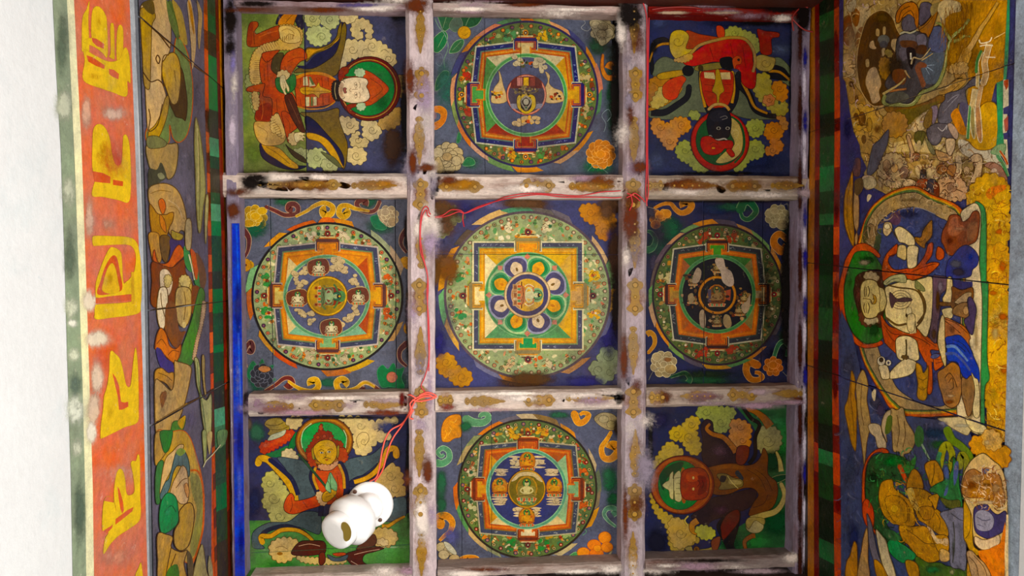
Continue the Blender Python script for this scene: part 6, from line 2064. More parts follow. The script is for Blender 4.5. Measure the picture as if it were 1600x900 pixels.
# ------------------------------------------------------------------ painted right wall
def right_wall_art():
    p = Painter(RIGHT, wall_right, MURAL_R, cuts=RSEAMS, base=0.0006); p.lw = 1.25
    p.draw('''
o 0 0 1
@mural_ground|deep blue ground of the mural
P 3c3e74 1308 -14 1592 -14 1586 450 1578 914 1308 914
@top_border|vertical stripes of ochre, dark red, green and orange below the beams
P 9a5c1c 1264 -12 1273 -12 1274 200 1272 400 1271 600 1272 912 1262 912 1262 600 1262 400 1266 200
P 5f1412 1273 -12 1280 -12 1281 200 1280 400 1278 600 1280 912 1272 912 1271 600 1272 400 1274 200
P 1f4a20 1280 -12 1303 -12 1304 200 1302 450 1300 600 1304 912 1280 912 1278 600 1280 400 1281 200
P b8401a 1303 -12 1311 -12 1313 200 1311 450 1310 600 1316 912 1304 912 1300 600 1302 450 1304 200
b 0a140a .8 1290 15 12 26
b 0c2410 .8 1292 150 11 40
b 3f8a44 .7 1292 272 10 12
b 0c180c .8 1290 380 11 40
b 2f6a34 .7 1290 335 10 14
b 102c12 .8 1288 520 11 50
b 04140a .9 1292 700 12 30
b 2f9048 .7 1295 705 9 14
b 04120a .8 1292 760 11 40
b 2f8040 .6 1294 850 8 30
b 7a1a14 .8 1306 60 5 18
b 7a1a14 .7 1308 195 5 14
b 6a1414 .7 1307 330 5 18
b 7a1a14 .8 1306 455 5 20
b 6a1414 .8 1305 610 5 22
b 7a1a14 .8 1309 790 5 14
b 8a2c14 .7 1276 272 5 10
b a83a2c .7 1275 720 4 14
L 6a3c28 1 1282 30 1300 20 1312 12
''')
    Y = [-12, 200, 400, 600, 750, 912]
    stripe(p, 'border_length', Y, [1303, 1304, 1302, 1300, 1302, 1304], [1311, 1313, 1311, 1310, 1313, 1316], [(-12, '6a1812'), (15, 'b8401a'), (66, '7a1a14'), (122, 'c0451a'), (186, '5f1412'), (206, 'b8401a'), (262, '7a1a14'), (330, '8a2414'), (355, 'c0451a'), (398, '6a1412'), (425, 'b8401a'), (470, '7a1a14'), (520, 'a83818'), (560, '6a1412'), (608, 'b8401a'), (662, '6a1412'), (706, 'c0451a'), (756, '7a1a14'), (800, 'a83818'), (845, 'c0451a')], 5)
    stripe(p, 'border_length', Y, [1280, 1281, 1280, 1278, 1279, 1280], [1303, 1304, 1302, 1300, 1302, 1304], [(-12, '0c1c0c'), (25, '1f4a20'), (66, '0c240f'), (120, '143c18'), (180, '0a1c0c'), (216, '1c4420'), (262, '2c6438'), (300, '143c18'), (335, '2a6434'), (352, '0c240f'), (430, '123414'), (480, '1f4a20'), (530, '0a1c0c'), (590, '12300f'), (660, '06160a'), (700, '28703c'), (722, '143c18'), (775, '06160a'), (840, '1a5a2c'), (870, '0c240f')], 10)
    stripe(p, 'border_length', Y, [1273, 1274, 1272, 1271, 1272, 1272], [1280, 1281, 1280, 1278, 1279, 1280], [(-12, '5f1412'), (120, '6a1812'), (262, '8a2c18'), (282, '4a100e'), (420, '6a1812'), (560, '4a100e'), (690, '9a3024'), (735, '5f1412')], 4)
    # upper third
    p.draw('''
o 1300 0 5.327
@gold_ground|gold painted ground of the upper right
P b8801c 900 0 1475 0 1465 120 1450 350 1430 660 1360 700 1300 950 1250 1200 1180 1260 1120 1180 1050 1000 960 900 900 700 950 300
b 8a5a14 .6 1050 250 120 180
b 98661a .6 1180 500 60 160
b c8901c .6 1380 250 60 120
b c89a24 .5 1300 900 60 140
L 9a6818 .8 950 20 940 300
L 9a6818 .8 1000 20 985 480
L 9a6818 .8 1040 20 1030 240
L 9a6818 .8 1080 20 1070 480
L 9a6818 .8 1120 20 1110 220
L 9a6818 .8 1160 20 1140 420
L 9a6818 .8 1200 20 1180 260
L 9a6818 .8 1240 40 1220 180
@tan_smoke|large tan cloud of smoke and flames
P a88c54 95 0 900 0 900 150 960 300 960 560 1120 520 1140 700 1100 960 1250 1150 1440 1400 1470 1560 1200 1700 1100 1640 870 1640 650 1560 500 1640 300 1540 250 1400 170 1150 110 900 90 600 60 300 80 100
p c0a878 110 40 180 30 250 60 300 30 320 120 260 200 240 330 200 400 160 380 150 250 110 150
p 7a4424 100 150 150 130 170 220 190 300 140 380 90 360 70 280
p 8a5428 170 60 230 100 220 200 190 220 160 150
p b8a884/8a6c40/.7 130 0 200 0 190 80 150 100 120 60
p 98683c 220 240 260 230 250 330 200 400 190 320
p c0a06c/6a4c24/.7 90 460 150 450 190 480 200 580 190 640 130 620 100 560
l 6a4c24 .9 130 500 165 500 165 530 140 545
l 6a4c24 .9 150 560 190 580 180 620 140 620
p a88040/6a4c24/.7 90 640 160 660 200 720 260 800 280 880 200 900 130 850 100 760
c 4a2c14 160 700 20 26
c 5a3818 205 820 16 30
l 6a4c24 .9 220 890 240 860 270 890
k b8924c/5a3c18/.8 9 120 880 200 870 320 900 400 960 420 1100 330 1200 240 1150 170 1050 150 960
c 6a4420/4a2c10/.8 250 990 30 60
c a07a3c/4a2c10/.8 310 1040 24 60
c 6a4420/4a2c10/.6 200 970 20 30
k b08c4c/5a3c18/.8 9 190 1120 260 1090 330 1180 340 1250 300 1340 240 1300 210 1200
c 7a5428/4a2c10/.7 265 1160 18 36
l 5a3c18 .9 300 1160 340 1180 340 1240
p c8b078 560 1180 700 1160 900 1200 1040 1260 1100 1300 1060 1340 900 1290 700 1260 500 1260 480 1200
p b8985c 480 1300 700 1320 900 1340 1000 1380 860 1420 640 1400 500 1360
p d0b888 660 1060 760 940 800 960 780 1060 700 1100
p c8ac74 500 1380 600 1380 680 1440 700 1480 560 1500 480 1460
p cbb484 700 1380 840 1380 940 1460 820 1500 720 1480
p c8bca0 1060 1160 1180 1200 1300 1240 1400 1320 1440 1400 1380 1400 1250 1330 1120 1300 1060 1240
p ccc4a8/8a7c54/.6 1300 1240 1380 1280 1440 1390 1450 1440 1380 1380 1320 1300
''')
    doodle(p, [(1318, 0), (1440, 0), (1440, 30), (1400, 60), (1372, 100), (1400, 165), (1500, 180), (1560, 260), (1570, 290), (1510, 310), (1400, 300), (1370, 290), (1345, 240), (1318, 150), (1315, 60)], 420,
           ['6a4a24', '8a6a3c', 'c8b080', 'd0bc8c', '5a3c1c', 'b89460', 'a07848', '7a5a30', 'c0a4a0'], 6, 22, .8, 2.6, 5)
    p.draw('''
o 1300 0 5.327
@dark_halo|dark brown oval halo flecked with gold
p 5a3a10/c0a068/1 330 120 400 86 460 100 510 160 540 240 570 300 600 420 600 600 560 760 480 850 420 880 340 880 280 820 230 720 206 560 214 420 240 300 280 180
p 4a3214 330 200 450 180 520 260 560 400 560 620 480 760 400 780 330 600 300 400
b 6a4a14 .7 420 150 90 50
b 3a2c1c .8 520 560 90 130
p b89c70 320 350 345 340 355 380 370 400 345 410 310 390
p b89c68 500 330 550 330 570 380 560 480 530 440 495 390
p b8a070 415 410 440 400 440 450 420 465
p b09460 280 500 305 495 310 550 285 555
p a88c58 370 240 395 250 390 300 365 290
p b09460 425 230 445 225 445 280 425 285
p b89c74/8a6a3c/.6 310 580 360 560 390 620 410 700 390 760 400 830 340 860 310 780 280 700 285 640
k 9a7028/5a3c14/.8 6 400 500 450 480 490 530 480 640 440 660 400 600
p 98744a 545 560 600 560 650 620 660 660 600 640 550 620
c 5a5c54 430 330 50 40
c 42444a 430 370 36 30
k 98843c/5a3c14/.5 5 440 440 460 410 500 440 490 480
@dark_guardian|dark blue grey many limbed guardian figure
p 3f3c40/1c1814/1 560 300 700 260 800 290 860 220 930 220 960 300 960 430 940 600 900 680 860 740 760 740 700 800 640 860 520 860 440 880 430 800 470 760 440 700 480 620 540 560 530 420
p 4c5578/2a2838/.8 830 250 860 220 920 230 955 300 960 400 900 440 840 430 800 380
p 4a5866 790 440 880 440 940 440 930 560 890 680 800 700 760 640 740 520
p 5c5a64 560 310 640 280 700 300 720 360 640 400 580 400
p 5a5460 570 400 640 400 640 470 590 510 560 470
p 6a6474/2c2830/.8 700 300 760 280 790 330 770 400 720 390
p 5a3820 570 340 680 340 710 370 690 420 640 400 580 390
p 4a2c18 700 390 760 370 790 400 770 450 700 440
p 141014 620 400 680 400 700 450 690 520 660 580 630 500
p 7a4c34 690 560 720 520 760 520 790 540 780 560 740 570 750 620 780 700 750 730 720 650 700 600
p 6a3c1c 520 580 600 580 620 640 600 700 540 700 500 640
q b07038/3a2010/.6 3 3 480 760 540 750 620 740
q c0a868/3a2c14/.5 4 2 430 780 480 750 560 700 610 650
q a88c5c/3a2c14/.5 3 2 610 590 625 620 650 650
q b8a478/3a2c14/.4 2.5 1.2 660 530 680 480 740 490 790 440 820 400
q b8a478/3a2c14/.4 2 1 750 500 800 470 840 445
l d8d0b8 2 655 440 657 495
l 90a0b0 .8 790 545 850 540
l 90a0b0 .8 790 555 840 590
l 90a0b0 .8 780 565 810 620
q b0ac8c/3a4a3c/.6 3 2 570 280 610 265 650 275 700 255
p 5a5c50 440 800 560 760 640 800 600 850 480 850
@guardian_wing|ochre feathered wing and plume
p a86424/3a1c0c/1 530 180 540 100 600 30 680 20 720 80 720 200 700 240 680 180 640 130 590 150 560 190
l 3a1c0c .9 555 170 580 90 650 50
l 3a1c0c .8 570 180 600 120 660 90 690 170
p 504a54/2a2420/.8 580 190 600 150 640 120 680 150 690 200 700 240 640 260 590 250
p 504858/2a2420/.9 740 30 800 20 830 50 820 130 770 190 730 210 725 120
p 9a6428/3a1c0c/.9 720 230 770 200 830 130 880 60 900 30 880 110 860 170 830 260 800 310 780 280 740 270
l 3a1c0c .8 730 250 800 190 870 90
p 8a7848 820 60 880 20 900 60 860 110 830 130
p c0aa78 880 90 900 20 960 0 1060 20 1070 90 1000 110 940 160 930 210 910 150
l 9a9474 .9 900 130 910 200
l 9a9474 .9 940 150 935 210
@green_cord|pale green looping snake cord with a branching top
q 8a9050/4a5424/.7 5 4 440 800 430 850 480 880 560 870 620 885 680 860 740 780 800 750 870 710 910 640 940 540 960 420 990 330 1030 280 1080 240 1140 160
q 8a9050/4a5424/.6 5 2 990 330 960 290 930 230 900 200 865 190
q 8a8848/4a5424/.6 5 2 1000 345 1060 330 1100 300 1150 305
l c0c088 .9 935 560 955 440 985 340 1030 290
l c0c088 .9 560 862 640 868 700 830
@rope_garland|twisted pale gold garland
q c09858/5a3c14/.7 9 4 1110 440 1160 380 1210 290 1250 220 1300 150 1380 20
q b88c40/5a3c14/.7 16 14 1120 440 1090 520 1060 560 1060 620 1080 660 1020 720 960 780 900 800
k c09c58/5a3c14/.6 6 960 560 1040 530 1110 520 1130 570 1120 600 1060 610 970 600
l 5a3c14 .8 950 720 1050 650 1100 600
l e0c888 .9 940 740 1000 700 1060 680
l 5a3c14 .8 900 790 980 770 1060 700
p 7a5420/4a3010/.7 440 890 640 890 820 830 900 790 960 830 900 860 760 900 600 960 500 960
p 6a5a1c 540 920 680 900 820 860 900 840 820 900 700 980 640 1040 580 1000
k a07844/4a2c10/.7 8 450 960 560 940 620 1000 600 1100 520 1140 430 1080
@slate_leg|slate grey legs and feet of the guardian
p 5a5660/2c2830/1 950 780 1080 740 1160 660 1220 640 1230 700 1160 720 1110 760 1130 880 1100 940 1060 860 1040 900 1000 1000 960 1040 900 1040 880 980 900 880 940 830
l 8a8890 .9 960 850 1020 800 1060 790
l 8a8890 .9 930 930 1000 850 1050 800
p 4f4a64 1070 850 1140 880 1150 960 1110 1060 1080 1040 1060 940
p 5a5458/2c2830/1 790 1080 860 1030 940 1030 1000 1040 1040 1100 1020 1180 980 1160 920 1140 900 1180 860 1210 810 1180
p 6a6468 830 1110 880 1110 910 1150 870 1190 830 1180
l b8b4b0 1 880 1060 920 1090 960 1040 950 1080
p a8907c/4a3c30/.7 960 1040 1000 1030 1050 1100 1040 1160 1000 1130
p c87c1c 990 950 1040 900 1070 950 1110 1060 1115 1120 1060 1110 1010 1020
p 8a7888/4a4044/.7 820 900 870 880 880 940 850 1030 830 1010
p 8a6a28/5a4018/.7 780 960 830 900 830 1020 790 1070 760 1040
''')
    doodle(p, [(1480, 0), (1520, 0), (1515, 60), (1500, 90), (1478, 100), (1470, 30)], 110, ['8a5c14', '9a6a18', '7a4c10'], 16, 40, .6, 1.2, 6, ang=92, bend=.1)
    p.draw('''
o 1300 0 5.327
@gold_robe|gold robe end with white and green trimmed ribbons
p c8961c/7a5010/1 1120 1140 1240 880 1370 880 1372 1180 1340 1230 1280 1250 1200 1240 1140 1180
p b8885c/e8dcb8/.9 1195 880 1230 900 1250 1150 1225 1180 1200 1080
p 9a8a50/e0dcb0/.9 1145 880 1180 880 1190 1140 1160 1100
q 4f8a50/ccd4a0/.7 4 3 1130 1150 1140 1000 1150 880
q c0a86c/e8dcb0/.8 4 4 1210 720 1212 620 1208 520 1250 430
q c09c68/e8dcb0/.9 8 8 1255 700 1280 620 1270 520 1290 440 1310 360
q c8b07c/e8dcb0/.7 7 7 1170 880 1180 800 1190 740
q c8a070/e8dcb0/.7 6 6 1210 880 1225 800 1240 720
q 3f7a3c/7a8a44/.6 4 3 1200 600 1210 500 1245 420
l ecdcb4 1.6 1225 330 1240 360 1310 345 1330 310
l ecdcb4 1.5 1230 385 1280 375 1340 380
l ecdcb4 1.3 1280 475 1360 478
l e0c080 1.2 1350 320 1440 270
@green_border|green painted border strip with a small red and blue chequer
P 3f8a5c 1462 -60 1480 -60 1478 200 1466 480 1450 664 1426 664 1438 420 1450 200
P 3f8a5c 1370 690 1425 670 1420 860 1430 1060 1460 1180 1440 1280 1360 1290 1378 1080 1372 860
P c8c0a0 1425 664 1470 664 1470 900 1450 1000 1470 1400 1450 1400 1420 1060 1425 860
P b04c2c 1430 670 1468 660 1468 720 1450 750 1430 700
P 38386c 1425 900 1470 880 1468 950 1425 950
P 9a5a50 1430 1000 1466 960 1466 1080 1440 1100
P 38386c 1424 1110 1460 1100 1466 1160 1430 1160
p 8aa878/4a7a50/.8 1320 1270 1370 1210 1440 1200 1440 1260 1400 1300 1370 1290
q 4f8a58/b8c898/.7 5 5 1380 1300 1430 1380 1460 1470
q c05a38/e0c8a0/.6 3 3 1400 1260 1440 1320 1462 1370
b b89a70 .6 150 350 60 200
b 8a6434 .6 700 1500 160 60
b 6a3c1c .5 380 1080 60 60
b 3a2818 .6 600 1640 80 26
''')
    p.draw('''
o 1300 165 5.327
@blue_ground|deep violet blue ground at the edge of the mural
P 33316c 60 -900 95 -880 90 -300 60 -200
P 2e2c68 68 -250 110 -200 150 60 180 220 230 330 240 420 290 520 240 600 280 700 420 720 460 780 300 900 70 900
b 4a4c88 .6 160 450 60 120
b 24225c .7 130 200 50 120
p 4c4c5c/2c2830/.8 340 340 400 280 470 200 460 320 420 420 380 520 320 580 290 560 310 460
p 5c3c38/2c1c1c/.7 190 450 230 440 240 500 230 580 200 590 170 560
p c0a888/6a4a30/.6 250 600 280 580 340 590 370 630 350 680 290 700 250 650
c b4a47c/6a5a34/.6 310 645 62 50
p a8906c 380 620 430 600 440 660 400 680
p c8b890 300 740 330 750 300 800 290 780
k a08c68/4a3018/.8 7 380 560 400 500 440 420 520 400 600 440 620 520 640 560 600 640 520 680 420 640
@crowded_curls|crowded brown curls of smoke and small beasts
c 8a7050/3a2414/.8 455 500 34 50
c a8885c/3a2414/.8 520 520 30 40
c 7a6250/3a2414/.9 600 560 36 56
l 3a2414 1 380 580 440 620 480 600 520 640
l 3a2414 1 400 540 430 570 500 570
c c0a070/4a3018/.8 640 260 24 30
p b89870/4a3018/.9 620 260 645 260 690 400 710 440 670 450 650 380
p 8a5c40/4a2c14/.8 670 400 730 400 720 440 690 460
p 5a5424/3a3414/.8 690 230 740 210 780 230 760 290 740 330 690 300
p c0a878 710 300 740 300 730 380 710 380
p 7a7450/4a4424/.7 780 270 830 330 860 400 830 400 800 350
p b8905c/4a3018/.9 860 370 900 380 1000 420 960 460 900 460 870 420
p c8ac84/4a3018/.8 950 280 1020 280 1020 360 980 420 950 360
c 8a5c34/3a2010/.9 910 530 44 46
c a8703c/3a2010/.8 940 530 24 22
c 9a6a40/3a2010/.9 1000 540 46 50
l 3a2010 1 880 620 930 560 980 620 1030 560
p 2c2420/140c0c/.8 740 540 780 540 780 620 740 620
p 3a3c44 740 580 770 580 770 650 735 640
q c8ac80/4a3018/.9 9 8 1050 440 1060 520 1040 600
p c0a47c/4a3018/1 1150 430 1200 400 1250 430 1250 530 1220 620 1150 640 1180 560 1190 480 1130 460
c 8a7444/4a3018/.9 1130 510 50 60
c b89c74/4a3018/.8 1120 540 26 34
k b8926c/4a2c18/.8 8 880 640 960 600 1080 620 1120 700 1110 770 1000 790 920 770 890 720
l 4a2c18 1 920 680 980 640 1040 660
l 4a2c18 1 960 740 1030 700 1090 720
l 4a2c18 1 900 740 940 700 1000 770
c 8a6a50/4a2c18/.8 1000 680 40 40
p 98705c/4a2c18/.7 1270 500 1320 470 1400 500 1440 560 1460 620 1400 600 1340 540
c c0a890/6a4a34/.6 1350 540 26 22
p a8461c/4a1c0c/.8 700 640 740 610 800 620 800 670 740 700 700 680
p 34303c/18141c/.8 800 620 860 620 880 680 850 730 790 700
p 6a2c18/2a140c/.7 850 640 890 660 890 760 850 740
p d0b488/4a3018/.7 590 640 640 610 700 640 660 680 600 670
b d8c090 .5 560 460 70 24
b 6a4424 .5 760 480 60 30
''')
    doodle(p, [(1372, 270), (1400, 240), (1500, 245), (1560, 255), (1570, 285), (1510, 310), (1460, 305), (1400, 300), (1380, 290)], 240,
           ['6a4430', '8a6444', 'd0b890', 'c0a080', '4a3018', 'a88464', '5a4a44'], 5, 16, .8, 2.2, 8, bend=1.6)
    p.draw('''
o 1300 165 5.327
@gold_clouds|golden orange cloud bank along the border
P c8922c 1120 780 1160 660 1260 600 1360 570 1460 640 1462 2800 1290 2800 1280 1500 1240 780 1120 830
k c89a38/8a5c18/.8 14 1130 780 1180 660 1280 580 1380 590 1460 680 1462 840 1300 900 1220 820
p d8741c 1280 740 1320 680 1440 660 1440 700 1380 730 1320 780
k d8a83c/9a6a1c/.7 14 1300 860 1380 830 1460 840 1460 1100 1380 1200 1290 1100
k d0982c/9a6a1c/.7 14 1290 1200 1380 1160 1460 1200 1460 1500 1370 1540 1280 1400
k c89a34/9a6a1c/.7 14 1300 1560 1400 1540 1460 1560 1460 1800 1380 1860 1290 1760
k d8a440/9a6a1c/.7 14 1290 1880 1380 1850 1460 1900 1460 2100 1380 2180 1280 2100
k c8921c/9a6a1c/.7 14 1290 2220 1380 2200 1460 2220 1460 2560 1380 2600 1290 2500
b d8681c .8 1400 1050 60 30
b d8701c .8 1420 1340 40 60
b d8681c .8 1420 1760 50 40
b e0781c .7 1340 1560 50 26
b d8701c .8 1430 2200 40 50
b e8cc80 .6 1360 1900 40 70
b e0b84c .6 1340 1100 40 100
b e8c454 .5 1340 2400 60 80
l 9a5c14 .9 1390 1420 1380 1490
l 9a5c14 .9 1420 1430 1400 1500
''')
    p.draw('''
o 1300 290 5.327
''')
    doodle(p, [(1512, 300), (1574, 290), (1574, 700), (1545, 700), (1542, 400)], 200, ['9a5c14', 'b07018', 'e0b850', 'e8c868', 'c87818', 'a86a14'], 6, 20, .8, 2.6, 9)
    p.draw('''
o 1300 290 5.327
@aureole|large round aureole with a rainbow edge, tan rim and blue centre
p c8581c/5a2410/1 230 420 300 220 400 110 500 50 620 8 720 10 840 80 980 130 1080 200 1100 330 1150 400 1150 1700 1130 1880 900 1920 600 1920 480 1850 420 1750 330 1600 240 1400 190 1100 180 700
p c89028 240 420 310 225 405 120 505 62 620 24 720 28 830 92 970 145 1060 215 1090 330 1130 420 1130 1700 1110 1860 900 1895 610 1895 500 1830 430 1740 340 1600 250 1400 200 1100 195 700
p 5a7434 250 420 318 230 410 130 510 72 620 38 715 42 825 105 960 158 1050 225 1080 400 1110 1700 1090 1845 900 1878 615 1878 510 1815 440 1730 350 1590 260 1400 210 1100
p a88c5c/2a2018/1 262 420 330 240 420 140 520 85 630 60 715 62 820 120 950 170 1045 235 1060 400 1100 1700 1080 1830 900 1865 620 1862 520 1800 450 1720 360 1580 275 1400 222 1100 212 800
b 8a6c3c .6 640 120 120 24
b c8b084 .5 860 180 80 20
p 36427c/1c2038/1 370 420 390 320 470 240 560 195 680 180 800 215 900 270 960 300 1060 420 1060 1600 1000 1700 930 1830 760 1820 640 1760 540 1680 480 1560 400 1400 330 1100 320 700
b 2a3060 .7 640 240 120 40
b 4a5aa0 .6 900 480 60 60
b 3a4890 .6 760 1640 160 60
l 8a90a8 .8 560 200 720 186 860 240
p 98784c/4a3018/.8 300 330 350 340 370 460 360 540 320 500 280 520 240 480
p 4a4420 270 340 320 350 310 400 290 470 255 460
p 3f4c30 370 400 410 360 400 520 360 600 340 560
p 5a3c54 470 270 560 210 570 300 520 330
''')
    doodle(p, [(1346, 370), (1372, 325), (1420, 303), (1480, 320), (1500, 345), (1440, 322), (1380, 345), (1360, 400)], 90, ['c8b084', '8a6c3c', '7a5a34'], 6, 18, .8, 2, 10)
    doodle(p, [(1375, 360), (1420, 325), (1480, 345), (1500, 420), (1490, 590), (1430, 620), (1390, 560), (1368, 480)], 120, ['2a3468', '4a5890', '5a5c84', '26284c'], 6, 24, 1, 3, 11)
